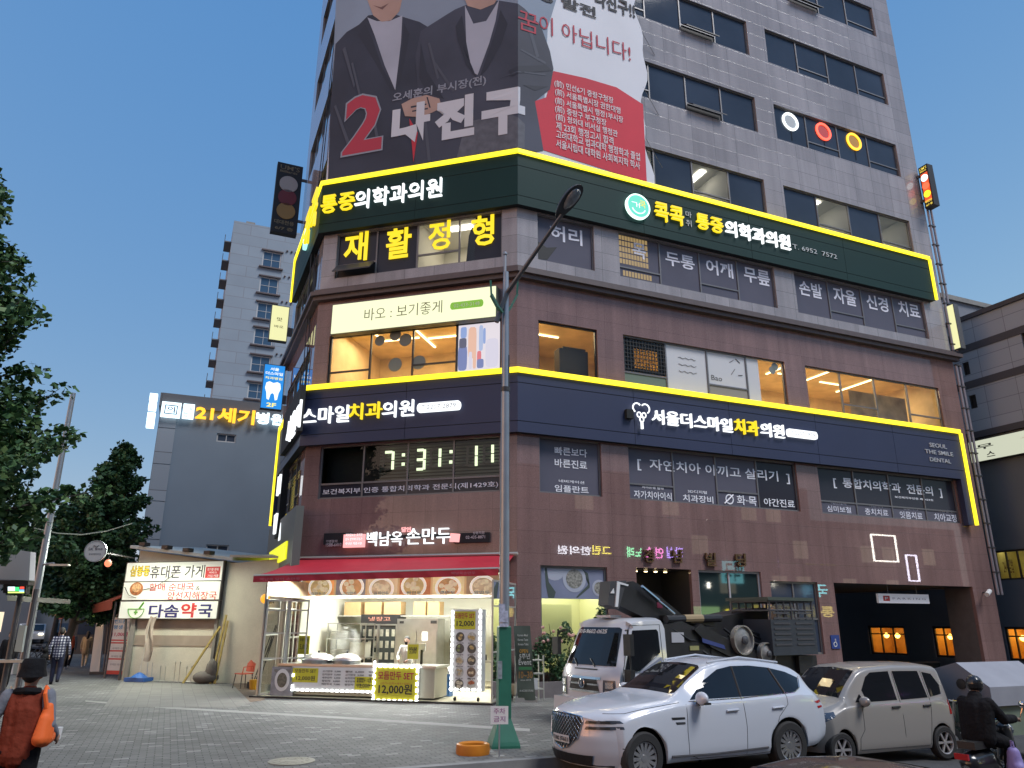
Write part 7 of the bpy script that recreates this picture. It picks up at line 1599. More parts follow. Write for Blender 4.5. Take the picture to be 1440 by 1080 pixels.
for P in ([(.26, .55), (.26, 1.15), (.55, 2.10), (1.40, 2.12), (1.44, .62)],):
    mb.tube([cabpt(x, 0, z)+TN*.002 for x, z in P], .008, 5)
mb.build('door_seam', M_seam, tk)
mb = MB(); mb.prism([cabpt(.70, 0, 1.02), cabpt(1.36, 0, 1.30), cabpt(1.36, 0, 1.46), cabpt(.70, 0, 1.16)], TN*.01); st_ = mb.build('door_sticker', mat('sticker_grey', (.22, .24, .30), .5), tk)
FTL2 = Face(TQ, TN, 2); mb = MB()
vs, fs, _ = glyphs('스카이렌탈', .02); mb.add([cabpt(.74+u*.58, 0, 1.045+u*.245+w*.10)+TN*.014 for u, w in vs], fs); mb.build('lettering', mat('sticker_yellow', (.42, .38, .08), .5), st_)
vs, fs, _ = glyphs('.415', .02); mb = MB(); mb.add([cabpt(.5+u*.2, 0, .86+w*.11)+TN*.006 for u, w in vs], fs); mb.build('door_number', mat('faint_blue', (.12, .14, .28), .5), tk)
mb = MB(); mb.tube([cabpt(.42, 0, 2.0)+TN*.02, cabpt(.30, 0, 2.02)+TN*.22, cabpt(.30, 0, 1.25)+TN*.22, cabpt(.40, 0, 1.20)+TN*.02], .02, 6); mi_ = mb.build('mirror_bracket', M_blkp, tk)
mb = MB(); mb.box(cabpt(.28, 0, 1.72)+TN*.24, (.10, .22, .42), Matrix.Rotation(radians(90)-TA, 3, 'Z')); mb.box(cabpt(.30, 0, 1.12)+TN*.16, (.12, .2, .24), Matrix.Rotation(radians(90)-TA, 3, 'Z')); mb.build('mirror', M_blkp, tk)
mb = MB(); mb.tube([cabpt(.28, 1, 2.0)-TN*.02, cabpt(.22, 1, 1.95)-TN*.3, cabpt(.22, 1, 1.45)-TN*.3], .02, 6); mb.box(cabpt(.2, 1, 1.65)-TN*.3, (.1, .22, .38), Matrix.Rotation(radians(90)-TA, 3, 'Z')); mb.build('mirror', M_blkp, tk)
mb = MB()
for v in (.35, .66): mb.tube([cabfront(v, .1, 1.26, .02), cabfront(v+.12, .18, 1.42, .03)], .012, 5)
mb.build('wiper', M_blkp, tk)
mb = MB(); mb.box(cabpt(.75, .5, 2.29), (.3, .5, .05), Matrix.Rotation(radians(90)-TA, 3, 'Z')); mb.build('roof_marker', M_tw2, tk)
# chassis and folded boom, drawn on the truck's own left-hand plane
def TP(pts, d0, d1, name, m, par=tk): return MB().fpoly(FT2, [FT2.px(x, y, d1) for x, y in pts][::-1], d0, d1).build(name, m, par)
mb = MB(); mb.fbox(FT2, .3, 5.6, .45-tz*0, .72, -1.6, -.4); mb.fbox(FT2, 1.7, 6.2, .72, .86, -1.95, -.05); mb.build('chassis', M_bm, tk)
TP([(930, 874), (958, 868), (1035, 905), (1062, 925), (1062, 950), (928, 950)], -1.7, -.12, 'turntable_housing', M_bm)
TP([(862, 842), (866, 816), (890, 812), (926, 832), (962, 862), (962, 876), (940, 872), (908, 864)], -.95, -.55, 'boom_arm', M_bm)
TP([(855, 845), (858, 812), (881, 811), (870, 851)], -.80, -.45, 'boom_head', mat('dark_head', (.05, .05, .055), .5)); TP([(868, 812), (884, 817), (883, 819), (872, 816), (869, 848), (865, 848)], -.45, -.42, 'head_frame', M_mw); hd_ = TP([(858.5, 829), (863, 822), (864, 829)], -.445, -.43, 'warning_mark', M_mw)
mb = MB(); a_, b_ = FT2.px(902, 820, -.45), FT2.px(948, 858, -.45); mb.tube([FT2.pt(*a_, -.45), FT2.pt((a_[0]+b_[0])/2, (a_[1]+b_[1])/2, -.45)], .05, 8); mb.tube([FT2.pt((a_[0]+b_[0])/2, (a_[1]+b_[1])/2, -.45), FT2.pt(*b_, -.45)], .03, 8); mb.build('hydraulic_ram', M_chrome, tk)
TP([(1005, 868), (1005, 876), (940, 868), (938, 860)], -.9, -.3, 'second_arm', M_bm); mb = MB(); a_, b_ = FT2.px(936, 866, -.2), FT2.px(1012, 864, -.2); mb.tube([FT2.pt(*a_, -.2), FT2.pt(*b_, -.2)], .09, 10); cy_ = mb.build('ram_cylinder', M_bm, tk); a_, b_ = FT2.px(961, 865, -.2), FT2.px(986, 864.5, -.2); MB().tube([FT2.pt(*a_, -.2), FT2.pt(*b_, -.2)], .094, 10, caps=False).build('tan_label', mat('tan_label', (.30, .22, .12), .6), cy_)
TP([(976, 880), (985, 872), (1030, 898), (1092, 928), (1120, 940), (1112, 950), (1060, 935), (1000, 905)], -.5, -.05, 'lower_arm', M_bm); o = TP([(987, 892), (1018, 902), (1020, 908), (988, 898)], -.05, -.035, 'blue_label', mat('arm_label_blue', (.04, .06, .20), .5))
mb = MB(); P = FT2.rect(944, 884, 962, 898, -.1); mb.fbox(FT2, *P, -.12, -.10); mb.build('white_label', mat('label_grey', (.42, .42, .45), .5), tk); mb = MB(); P = FT2.rect(970, 903, 983, 909, -.1); mb.fbox(FT2, *P, -.12, -.10); mb.build('yellow_label', mat('label_olive', (.30, .29, .12), .5), tk); mb = MB(); P = FT2.rect(924, 840, 932, 850, -.53); mb.fbox(FT2, *P, -.56, -.54); mb.build('red_label', mat('label_maroon', (.16, .02, .05), .5), tk)
M_disc = mat('worn_steel_disc', (.33, .31, .29), .4, metal=.6, vary=.25, vscale=9)
for x, y, r in ((1044, 895, .33), (1078, 914.5, .26)):
    a, z = FT2.px(x, y, .02); mb = MB(); mb.lathe([(r*.3, .06), (r*.55, .02), (r*.86, .0), (r*.9, .05), (r, .05), (r, -.08), (r*.2, -.08)], FT2.pt(a, z, .02), TN, 26); p = mb.build('pulley', M_disc, tk, smooth=True); MB().lathe([(r*.3, .0), (r*.3, .09), (r*.12, .11), (.001, .11)], FT2.pt(a, z, .02), TN, 14).build('hub', M_bar, p)
M_bk2 = mat('basket_blue_grey', (.032, .039, .050), .5, vary=.15, vscale=3)
A0, A1, Z0, Z1 = FT2.rect(1083, 866, 1150, 914, .15)
mb = MB(); mb.fbox(FT2, A0, A1, Z0-.02, Z0+.05, -1.1, .15); mb.fbox(FT2, A0, A1, Z0+.05, Z1, .10, .15); mb.fbox(FT2, A0, A0+.05, Z0+.05, Z1, -1.1, .1); mb.fbox(FT2, A1-.05, A1, Z0+.05, Z1, -1.1, .1); mb.fbox(FT2, A0+.05, A1-.05, Z0+.05, Z1, -1.1, -1.05); bk = mb.build('work_basket', M_bk2, tk)
mb = MB()
for i in range(7):
    mb.fbox(FT2, A0+.1, A0+(A1-A0)*.42, Z0+.2+i*.12, Z0+.24+i*.12, .152, .165)
    mb.fbox(FT2, A0+(A1-A0)*.55, A1-.1, Z0+.2+i*.12, Z0+.24+i*.12, .152, .165)
mb.build('rib', M_bar, bk); Zr = FT2.px(1100, 841, .15)[1]; mb = MB()
for a in [A0+.03+i*(A1-A0-.06)/6 for i in range(7)]:
    for d in (.12, -1.05): mb.tube([FT2.pt(a, Z1, d), FT2.pt(a, Zr, d)], .025, 6)
for z in (Zr, (Zr+Z1)/2): mb.tube([FT2.pt(A0, z, .12), FT2.pt(A1, z, .12), FT2.pt(A1, z, -1.05), FT2.pt(A0, z, -1.05), FT2.pt(A0, z, .12)], .025, 6)
mb.build('guard_rail', M_bar, bk); MB().fbox(FT2, A0-.06, A1+.02, Zr+.02, Zr+.1, -1.15, .18).build('canopy', mat('olive_canopy', (.055, .07, .055), .6), bk)
mb = MB(); mb.fbox(FT2, A0+.5, A0+.75, Z1, Zr-.1, -.3, -.1); mb.fbox(FT2, A1-.6, A1-.3, Z1, Z1+.3, -.5, -.2); mb.build('control_box', M_disc, bk)
mb = MB(); rg = random.Random(4)
for i in range(16):
    a0 = FT2.px(935+i*8, 880+rg.uniform(-8, 14), -.3); a1 = FT2.px(985+i*8, 905+rg.uniform(-12, 22), -.3); mb.tube([FT2.pt(a0[0], a0[1], -.15-.05*(i % 4)), FT2.pt((a0[0]+a1[0])/2, (a0[1]+a1[1])/2-.12, -.1-.05*(i % 3)), FT2.pt(a1[0], a1[1], -.2)], .028, 6)
mb.build('hydraulic_hoses', M_blkp, tk)
TP([(985, 868), (1078, 850), (1080, 925), (985, 925)], -1.6, -.7, 'engine_housing', M_bm)
TP([(1000, 905), (1125, 915), (1150, 935), (1150, 948), (1000, 948)], -1.7, -.1, 'rear_deck', M_bm)
mb = MB(); mb.fbox(FT2, A1-.55, A1+.12, Z0-.45, Z0-.05, -.5, .0); mb.fbox(FT2, A0+.1, A1-.3, Z0-.3, Z0-.05, -.8, -.2); mb.build('basket_mount', M_bm, tk)
for a, R_ in ((.85, .38), (4.7, .36)):
    for d in (-.18, -1.82):
        Mt = MB(); Mt.lathe([(R_*.55, -.11), (R_*.95, -.11), (R_, -.07), (R_, .07), (R_*.95, .11), (R_*.55, .11), (R_*.5, .05), (.001, .05)], FT2.pt(a, R_-.0, d), TN, 24); w = Mt.build('wheel', M_tyre, tk, smooth=True); MB().lathe([(R_*.54, .06), (R_*.3, .10), (.001, .1)], FT2.pt(a, R_, d), TN, 16).build('rim', M_rim, w)
# ---- covered cargo tricycle at the right edge
tq = at_y(1407, 1052, 15.6); tz2 = -.40
CA = radians(66.6); CU = V((sin(CA), cos(CA), 0)); CN = V((CU.y, -CU.x, 0)); CQ = V((tq.x, tq.y, tz2)); FC2 = Face(CQ, CN, 2.5)
ct2 = thing('cargo_tricycle', 'grey canopied cargo tricycle with a green chassis at the right edge', 'tricycle', CQ)
zt1 = FC2.px(1403, 966, 0)[1]-tz2; zb1 = FC2.px(1408, 993, 0)[1]-tz2
M_cv = mat('grey_tarpaulin', (.26, .27, .31), .6, vary=.08, vscale=2); M_cf = mat('slate_tarpaulin', (.12, .14, .18), .6)
def cp(a, z, d): return FC2.pt(a, z, d)
mb = MB(); W2 = 1.15; zr_ = zt1+.42
f_ = [cp(0, zb1, 0), cp(0, zt1, 0), cp(0, zr_, -W2*.55), cp(0, zr_-.14, -W2), cp(0, zb1, -W2)]; mb.prism(f_, CU*1.9); mb.build('canopy', M_cv, ct2)
mb = MB(); mb.prism([p-CU*.012 for p in f_], CU*.01); fr2 = mb.build('canopy_front', M_cf, ct2); mb = MB(); mb.lathe([(.10, 0), (.10, .03), (.001, .04)], cp(-.015, zt1+.02, -W2*.5), -CU, 12); mb.build('front_window', M_blkp, fr2)
MB().prism([cp(.0, .42, -.08), cp(2.0, .42, -.08), cp(2.0, .42, -W2+.08), cp(0, .42, -W2+.08)], V((0, 0, zb1-.44))).build('chassis', mat('sage_green_paint', (.16, .20, .15), .5, vary=.15, vscale=3), ct2)
mb = MB(); mb.lathe([(.14, 0), (.13, .06), (.001, .08)], cp(-.02, zb1-.15, -.25), -CU, 14); mb.build('headlight', M_lamp, ct2)
for a, d in ((1.3, -.1), (1.3, -W2+.1), (-.55, -W2*.5)):
    mb = MB(); mb.lathe([(.16, -.06), (.26, -.06), (.29, 0), (.26, .06), (.16, .06), (.12, .03), (.001, .03)], cp(a, .29, d), CN, 20); w = mb.build('wheel', M_tyre, ct2, smooth=True); mb = MB(); mb.lathe([(.15, .05), (.1, .075), (.001, .075)], cp(a, .29, d), CN, 12); mb.build('rim', M_rim, w)
mb = MB(); mb.tube([cp(-.55, .3, -W2*.5), cp(-.38, .75, -W2*.5), cp(-.3, 1.05, -W2*.5)], .03, 6); mb.tube([cp(-.24, 1.06, -.2), cp(-.34, 1.02, -W2*.5), cp(-.24, 1.06, -W2+.2)], .018, 6); mb.tube([cp(-.3, .6, -W2*.5), cp(.1, .5, -W2*.5)], .05, 6); mb.build('front_fork', M_chrome, ct2)
mb = MB()
for d in (-.2, -W2+.2): mb.ball(cp(-.26, 1.22, d), .09, 10, 6, (.5, 1, .8))
mb.build('mirror', M_chrome, ct2)
# ================================================================ PEOPLE
def capsule_mesh(chains, voxel, smooth=4):
    """one continuous surface grown round tapered chains of (point, radius)"""
    mb = MB()
    for ch in chains:
        pts = [V(p) for p, r in ch]; rs = [r for p, r in ch]
        for p, r in ch: mb.ball(p, r, 10, 6)
        # finely stepped tube so tapers stay round
        P, R = [], []
        for i in range(len(pts)-1):
            for t in (0, .5): P.append(pts[i].lerp(pts[i+1], t)); R.append(rs[i]+(rs[i+1]-rs[i])*t)
        P.append(pts[-1]); R.append(rs[-1])
        if len(P) > 1: mb.tube(P, R, 10)
    me = bpy.data.meshes.new('t'); me.from_pydata([tuple(v) for v in mb.v], [], mb.f); o = bpy.data.objects.new('t', me); COL.objects.link(o)
    m = o.modifiers.new('r', 'REMESH'); m.mode = 'VOXEL'; m.voxel_size = voxel; m.use_smooth_shade = True
    s = o.modifiers.new('s', 'SMOOTH'); s.iterations = smooth; s.factor = .5
    dg = bpy.context.evaluated_depsgraph_get(); out = bpy.data.meshes.new_from_object(o.evaluated_get(dg)); bpy.data.objects.remove(o); bpy.data.meshes.remove(me)
    out.polygons.foreach_set('use_smooth', [True]*len(out.polygons)); return out
def skin_part(name, chains, m, parent, voxel=.014, smooth=4):
    me = capsule_mesh(chains, voxel, smooth); me.name = name
    me.materials.clear(); me.materials.append(m); o = bpy.data.objects.new(name, me); link(o, parent); return o
def flat_scale(ch, sx, sy): return ch
def person(label, loc, rz, h, cols, arms=None, stride=.18, bend=0., hat=None, hair='short', skirt=False, vest=None, near=False, coat=False, legs=True, turn=0.):
    """figure facing local +Y; arms: two (elbow, wrist) pairs, left then right"""
    k = h/1.70; t = thing('person', label, 'person', loc, rz); vx = .0095 if near else .015
    S = lambda x, y, z: (x*k, (y+bend*max(0, z-.9))*k, z*k)
    skin = mat('skin_tone', (.36, .21, .15), .6)
    arms = arms or (((-.235, -.02, 1.10), (-.235, .06, .86)), ((.235, .02, 1.10), (.235, .02, .86)))
    fl, fr = stride, -stride*.8
    legL = [S(-.09, 0, .90), S(-.10, fl*.55+.03, .50), S(-.10, fl, .09+(0.0 if fl > 0 else .05))]; legR = [S(.09, 0, .90), S(.10, fr*.35+.05, .50), S(.10, fr, .09+(.07 if fr < -.05 else 0))]
    sh = [S(-.175, 0, 1.395), S(.175, 0, 1.395)]
    ch = [[(S(0, 0, .93), .125*k), (S(0, 0, 1.10), .112*k), (S(0, 0, 1.28), .122*k), (S(0, 0, 1.40), .085*k), (S(0, .005, 1.47), .052*k)], [(S(-.06, 0, .95), .105*k), (S(-.07, 0, 1.25), .098*k), (S(-.08, 0, 1.36), .075*k)], [(S(.06, 0, .95), .105*k), (S(.07, 0, 1.25), .098*k), (S(.08, 0, 1.36), .075*k)],
          [(S(0, .008, 1.47), .05*k), (S(0, .015, 1.545), .068*k)], [(S(0, .005, 1.61), .088*k), (S(0, .02, 1.58), .084*k), (S(0, .045, 1.53), .058*k)], [(S(0, .10, 1.575), .016*k), (S(0, .112, 1.555), .017*k)], [(S(-.085, .0, 1.58), .018*k), (S(-.088, .0, 1.555), .014*k)], [(S(.085, .0, 1.58), .018*k), (S(.088, .0, 1.555), .014*k)]]
    for lg in (legL, legR):
        ch.append([(lg[0], .085*k), (tuple(V(lg[0]).lerp(V(lg[1]), .5)), .072*k), (lg[1], .052*k), (tuple(V(lg[1]).lerp(V(lg[2]), .35)), .053*k), (lg[2], .034*k)])
        a = V(lg[2]); ch.append([(tuple(a+V((0, -.03, -.04))*k), .034*k), (tuple(a+V((0, .10, -.055))*k), .030*k), (tuple(a+V((0, .15, -.06))*k), .022*k)])
    hands = []
    for i, (el, wr) in enumerate(arms):
        E_, W_ = V(S(*el)), V(S(*wr)); s_ = V(sh[i])
        ch.append([(tuple(s_), .055*k), (tuple(s_.lerp(E_, .5)), .045*k), (tuple(E_), .036*k), (tuple(E_.lerp(W_, .4)), .036*k), (tuple(W_), .025*k)])
        d = (W_-E_).normalized(); n = V((1 if i == 0 else -1, 0, 0)); n = (n-d*n.dot(d)).normalized(); f = d.cross(n)
        pm = W_+d*.06*k; ch.append([(tuple(W_), .026*k), (tuple(pm+f*.012*k), .028*k)]); ch.append([(tuple(W_+d*.01*k), .024*k), (tuple(pm-f*.016*k), .026*k)])
        for q, (o_, l_) in enumerate(((.030, .070), (.010, .082), (-.010, .076), (-.029, .058))):
            b = pm+f*o_*k+d*.02*k; m1 = b+d*l_*.5*k+n*.006*k; ch.append([(tuple(b), .0105*k), (tuple(m1), .0100*k), (tuple(m1+d*l_*.42*k+n*.022*k), .0085*k)])
        b = W_+d*.03*k+f*.026*k; ch.append([(tuple(b), .013*k), (tuple(b+(d*.4+f*.6+n*.35)*.045*k), .011*k), (tuple(b+(d*.9+f*.6+n*.5)*.065*k), .009*k)])
        hands.append(pm)
    skin_part('body', ch, skin, t, vx)
    # clothes
    top, trou, shoe = cols[0], cols[1], cols[2]
    g = .017*k; hem = .86 if not coat else .70
    tc = [[(S(0, 0, hem), .135*k), (S(0, 0, 1.10), .128*k), (S(0, 0, 1.28), .136*k), (S(0, 0, 1.40), .095*k), (S(0, .0, 1.43), .072*k)], [(S(-.075, 0, hem), .11*k), (S(-.08, 0, 1.25), .108*k), (S(-.10, 0, 1.37), .078*k)], [(S(.075, 0, hem), .11*k), (S(.08, 0, 1.25), .108*k), (S(.10, 0, 1.37), .078*k)]]
    sl = []
    for i, (el, wr) in enumerate(arms):
        E_, W_ = V(S(*el)), V(S(*wr)); s_ = V(sh[i]); sl.append([(tuple(s_+V((0, 0, -.005))), .070*k), (tuple(s_.lerp(E_, .5)), .062*k), (tuple(E_), .052*k), (tuple(E_.lerp(W_, .5)), .050*k), (tuple(E_.lerp(W_, .93)), .040*k)])
    if vest is not None:
        skin_part('sleeves', sl, vest, t, vx); skin_part('vest', tc, top, t, vx)
    else: skin_part('jacket' if coat else 'shirt', tc+sl, top, t, vx)
    if legs:
        pc = [[(S(0, 0, .95), .12*k), (S(0, 0, .86), .115*k)]]
        for lg in (legL, legR): pc.append([(lg[0], .105*k), (tuple(V(lg[0]).lerp(V(lg[1]), .5)), .090*k), (lg[1], .073*k), (tuple(V(lg[1]).lerp(V(lg[2]), .5)), .068*k), (tuple(V(lg[1]).lerp(V(lg[2]), .97)), .058*k)])
        skin_part('trousers', pc, trou, t, vx)
        for lg in (legL, legR): a = V(lg[2]); skin_part('shoe', [[(tuple(a+V((0, -.045, -.035))*k), .046*k), (tuple(a+V((0, .05, -.04))*k), .042*k), (tuple(a+V((0, .15, -.055))*k), .033*k)]], shoe, t, vx)
    hm = mat('dark_hair', (.014, .012, .011), .6)
    if hair: 
        hc = [[(S(0, -.012, 1.635), .094*k), (S(0, -.035, 1.59), .084*k)]]
        if hair == 'long': hc += [[(S(0, -.05, 1.58), .085*k), (S(0, -.07, 1.46), .07*k), (S(0, -.085, 1.36), .05*k)]]
        skin_part('hair', hc, hm, t, vx)
    if hat is not None:
        mb = MB(); mb.lathe([(.132*k, 1.565*k), (.124*k, 1.60*k), (.112*k, 1.635*k), (.108*k, 1.70*k), (.09*k, 1.735*k), (.001, 1.745*k)], S(0, 0, 0), n=22); mb.build('hat', hat, t, local=True, smooth=True)
    mb = MB()
    for sx in (-.032, .032): mb.ball(S(sx, .094, 1.592), .0095*k, 8, 5)
    mb.build('eyes', mat('eye_dark', (.02, .015, .012), .3), t, local=True)
    MB().tube([S(-.022, .098, 1.522), S(0, .104, 1.520), S(.022, .098, 1.522)], .005*k, 5).build('mouth', mat('lip', (.26, .09, .08), .5), t, local=True)
    return t, k, S, hands
def stand(xf, yf, yh, z=0.):
    p = on_z(xf, yf, z); r = ray(xf, yh); tq = p.y/r.y; return p, EYE.z+r.z*tq
def facing(dx, dy): return math.atan2(-dx, dy)      # local +Y towards (dx, dy)
C_blk = mat('black_cloth', (.010, .010, .012), .8, spec=.12, bump=.9, bscale=13); C_jean = mat('navy_denim', (.022, .026, .050), .8, spec=.12, bump=.9, bscale=13); C_whs = mat('white_shoe', (.5, .5, .5), .6); C_vest = mat('rust_red_vest', (.185, .036, .020), .8, spec=.12, bump=.9, bscale=13, vary=.1, vscale=5); C_gry = mat('grey_sleeve', (.16, .17, .20), .8, spec=.12, bump=.9, bscale=13)
C_or = mat('orange_vest', (.62, .09, .03), .7); C_bei = mat('beige_cloth', (.38, .31, .22), .8, spec=.12, bump=.9, bscale=13); C_cream = mat('cream_trousers', (.50, .44, .34), .8, spec=.12, bump=.9, bscale=13); C_pur = mat('lilac_bag', (.22, .18, .42), .6)
m = bpy.data.materials.new('blue_plaid'); m.use_nodes = True; nt = m.node_tree; b_ = nt.nodes['Principled BSDF']; b_.inputs['Roughness'].default_value = .8
tcn = nt.nodes.new('ShaderNodeTexCoord'); w1 = nt.nodes.new('ShaderNodeTexWave'); w1.wave_type = 'BANDS'; w1.bands_direction = 'X'; w1.inputs['Scale'].default_value = 3.6; w2 = nt.nodes.new('ShaderNodeTexWave'); w2.bands_direction = 'Z'; w2.inputs['Scale'].default_value = 3.6
ad = nt.nodes.new('ShaderNodeMath'); rp = nt.nodes.new('ShaderNodeValToRGB'); rp.color_ramp.elements[0].position = .45; rp.color_ramp.elements[0].color = (.018, .022, .055, 1); rp.color_ramp.elements[1].position = .9; rp.color_ramp.elements[1].color = (.42, .43, .50, 1)
ml = nt.nodes.new('ShaderNodeMath'); ml.operation = 'MULTIPLY'; ml.inputs[1].default_value = .5
for w in (w1, w2): nt.links.new(tcn.outputs['Object'], w.inputs['Vector'])
nt.links.new(w1.outputs[1], ad.inputs[0]); nt.links.new(w2.outputs[1], ad.inputs[1]); nt.links.new(ad.outputs[0], ml.inputs[0]); nt.links.new(ml.outputs[0], rp.inputs[0]); nt.links.new(rp.outputs[0], b_.inputs['Base Color']); C_plaid = m
# woman in a rust vest walking away, bottom left
q = EYE+ray(38, 990)*(8.0/ray(38, 990).y); 
t, k, S, hd_ = person('person in a rust red vest and black hat carrying an orange bag at bottom left', (q.x, q.y, 0), facing(-.25, 1), 1.70, (C_vest, C_blk, C_blk), arms=(((-.30, -.05, 1.12), (-.36, .02, .90)), ((.25, -.06, 1.13), (.27, .10, 1.02))), hat=C_blk, vest=C_gry, near=True, stride=.22)
mb = MB(); mb.tube([S(-.11, -.03, 1.43), S(0, -.09, 1.44), S(.11, -.03, 1.43)], .035*k, 8); mb.build('collar', C_blk, t, local=True, smooth=True)
R3 = Matrix.Rotation(facing(-.25, 1), 3, 'Z'); bagp = V((q.x, q.y, 0))+R3 @ V((.215, -.06, 0))*k
bt = thing('shoulder_bag', 'bright orange cloth bag hanging on the shoulder of the rust vest wearer', 'bag', bagp+V((0, 0, .95)))
me = capsule_mesh([[((0, 0, .06), .085), ((.0, .0, .22), .075), ((0, .0, .34), .045)], [((.0, .07, .06), .07), ((0, .05, .24), .05)], [((.0, -.07, .06), .07), ((0, -.04, .24), .05)]], .012); me.materials.append(mat('orange_cloth', (.75, .13, .02), .7)); o = bpy.data.objects.new('pouch', me); link(o, bt)
MB().tube([(0, .02, .32), (-.02, .03, .45), (-.07, .02, .52), (-.03, -.05, .46), (0, -.03, .33)], .02, 7).build('strap', MATS['orange_cloth'], bt, local=True, smooth=True)
hp = V((q.x, q.y, 0))+R3 @ hd_[1]; t2 = thing('paper_cup', 'small white paper cup held in the hand of the rust vest wearer', 'cup', hp); MB().lathe([(.024, -.05), (.034, .06), (.032, .06)], hp+R3 @ V((-.0, .03, .03)), n=14).build('wall', M_mw, t2); MB().lathe([(.035, .06), (.001, .065)], hp+R3 @ V((0, .03, .03)), n=14).build('lid', M_mw, t2)
# pedestrians on the left pavement
p, h = stand(75, 963, 883); person('person in a blue plaid shirt and jeans walking away', p, facing(-.35, 1), h, (C_plaid, C_jean, C_blk), arms=(((-.26, -.08, 1.12), (-.25, -.05, .90)), ((.28, .0, 1.12), (.30, .05, .88))), stride=.10)
R3 = Matrix.Rotation(facing(-.35, 1), 3, 'Z'); kp = h/1.7; b0 = p+R3 @ V((-.34*kp, -.05, .72*kp)); t2 = thing('hand_bag', 'black bag carried at the left side of the plaid shirt wearer', 'bag', b0)
me = capsule_mesh([[((0, -.12, .12), .11), ((0, .12, .12), .11)], [((0, -.1, .34), .09), ((0, .1, .34), .09)], [((0, 0, .1), .11), ((0, 0, .4), .09)]], .02); me.materials.append(C_blk); link(bpy.data.objects.new('pouch', me), t2); MB().tube([(0, -.1, .42), (.02, -.05, .60), (.08, .0, .62), (.02, .05, .60), (0, .1, .42)], .018, 6).build('strap', C_blk, t2, local=True)
p, h = stand(93, 941, 886); person('person in a bright orange vest and black trousers walking away', p, facing(-.3, 1), h, (C_or, C_blk, C_whs), vest=C_gry, stride=.24)
p, h = stand(117, 939, 888); person('person in beige top and cream trousers walking away', p, facing(-.3, 1), h, (C_bei, C_cream, C_whs), stride=.2, coat=True, hair='long')
p, h = stand(3, 966, 888); person('person in black clothes standing at the left edge of the view', p, facing(.6, -1), h, (C_blk, C_blk, C_blk), stride=.06, coat=True)
mb = MB()
# seller behind the counter
c = FC.px(574, 899, 1.0); p = FC.pt(c[0], .05, 1.0); t, k, S, hd_ = person('person in a white shirt and black mask serving behind the counter', p, FC.rz()+pi, 1.60, (mat('white_cotton', (.60, .59, .55), .8), C_blk, C_blk), arms=(((-.27, .10, 1.12), (-.16, .32, 1.02)), ((.27, .10, 1.12), (.16, .32, 1.02))), stride=.02, bend=.12)
me = capsule_mesh([[(S(0, .058, 1.545), .056*k), (S(0, .055, 1.515), .05*k)]], .008); me.materials.append(C_blk); link(bpy.data.objects.new('mask', me), t)
# rider in black astride a dark scooter at the right edge
q = at_y(1388, 1030, 12.6); gz = -.40; AZ = 58.; SU = V((sin(radians(AZ)), cos(radians(AZ)), 0)); SN = V((SU.y, -SU.x, 0)); S0 = V((q.x, q.y, gz)); Pz = lambda a, d, z: S0+SU*a+SN*d+V((0, 0, z))
sct = thing('motor_scooter', 'dark motor scooter with chrome mirrors under the rider in black', 'scooter', S0)
for a in (-.62, .62):
    mb = MB(); mb.lathe([(.15, -.05), (.24, -.055), (.27, 0), (.24, .055), (.15, .05), (.12, .02), (.001, .02)], Pz(a, 0, .27), SN, 22); w = mb.build('wheel', M_tyre, sct, smooth=True); MB().lathe([(.15, .04), (.08, .06), (.001, .06)], Pz(a, 0, .27), SN, 14).build('rim', M_rim, w)
me = capsule_mesh([[(tuple(inv_), r_) for inv_, r_ in [(PM[sct.name] @ Pz(a, 0, z), r) for a, z, r in ((-.6, .52, .15), (-.2, .55, .17), (.1, .36, .12), (.38, .36, .12), (.5, .62, .14), (.46, .92, .12))]]], .018); me.materials.append(mat('black_scooter_paint', (.012, .013, .016), .3, coat=.5)); link(bpy.data.objects.new('body', me), sct)
mb = MB(); mb.box(Pz(-.28, 0, .76), (.72, .26, .10), Matrix.Rotation(radians(90-AZ), 3, 'Z')); mb.build('saddle', M_blkp, sct)
mb = MB(); mb.tube([Pz(.40, -.32, 1.08), Pz(.46, 0, 1.04), Pz(.40, .32, 1.08)], .016, 6)
for d in (-.3, .3): mb.tube([Pz(.42, d, 1.08), Pz(.44, d*1.2, 1.25)], .008, 5); mb.ball(Pz(.44, d*1.2, 1.30), .065, 10, 6, (.6, 1, .8))
mb.build('handlebar', M_chrome, sct); mb = MB(); mb.tube([Pz(-.3, .16, .3), Pz(-.85, .18, .36)], .05, 8); mb.build('exhaust', M_chrome, sct); mb = MB(); mb.ball(Pz(.60, 0, .90), .09, 10, 6); mb.build('headlight', M_lamp, sct); MB().box(Pz(-.80, 0, .62), (.04, .2, .08), Matrix.Rotation(radians(90-AZ), 3, 'Z')).build('tail_light', M_redl, sct)
rd = thing('person', 'person in a black padded jacket riding the dark scooter at the right edge', 'person', S0, radians(-AZ)); RI = PM[rd.name]
L_ = lambda a, d, z: tuple(RI @ Pz(a, d, z))
leg = lambda s: [(L_(-.22, .10*s, .86), .10), (L_(.0, .17*s, .80), .088), (L_(.20, .20*s, .74), .062), (L_(.16, .18*s, .55), .056), (L_(.14, .16*s, .40), .042)]
foot = lambda s: [(L_(.10, .16*s, .37), .042), (L_(.30, .16*s, .36), .034)]
arm = lambda s: [(L_(-.18, .19*s, 1.33), .058), (L_(.02, .27*s, 1.10), .045), (L_(.28, .28*s, 1.10), .032)]
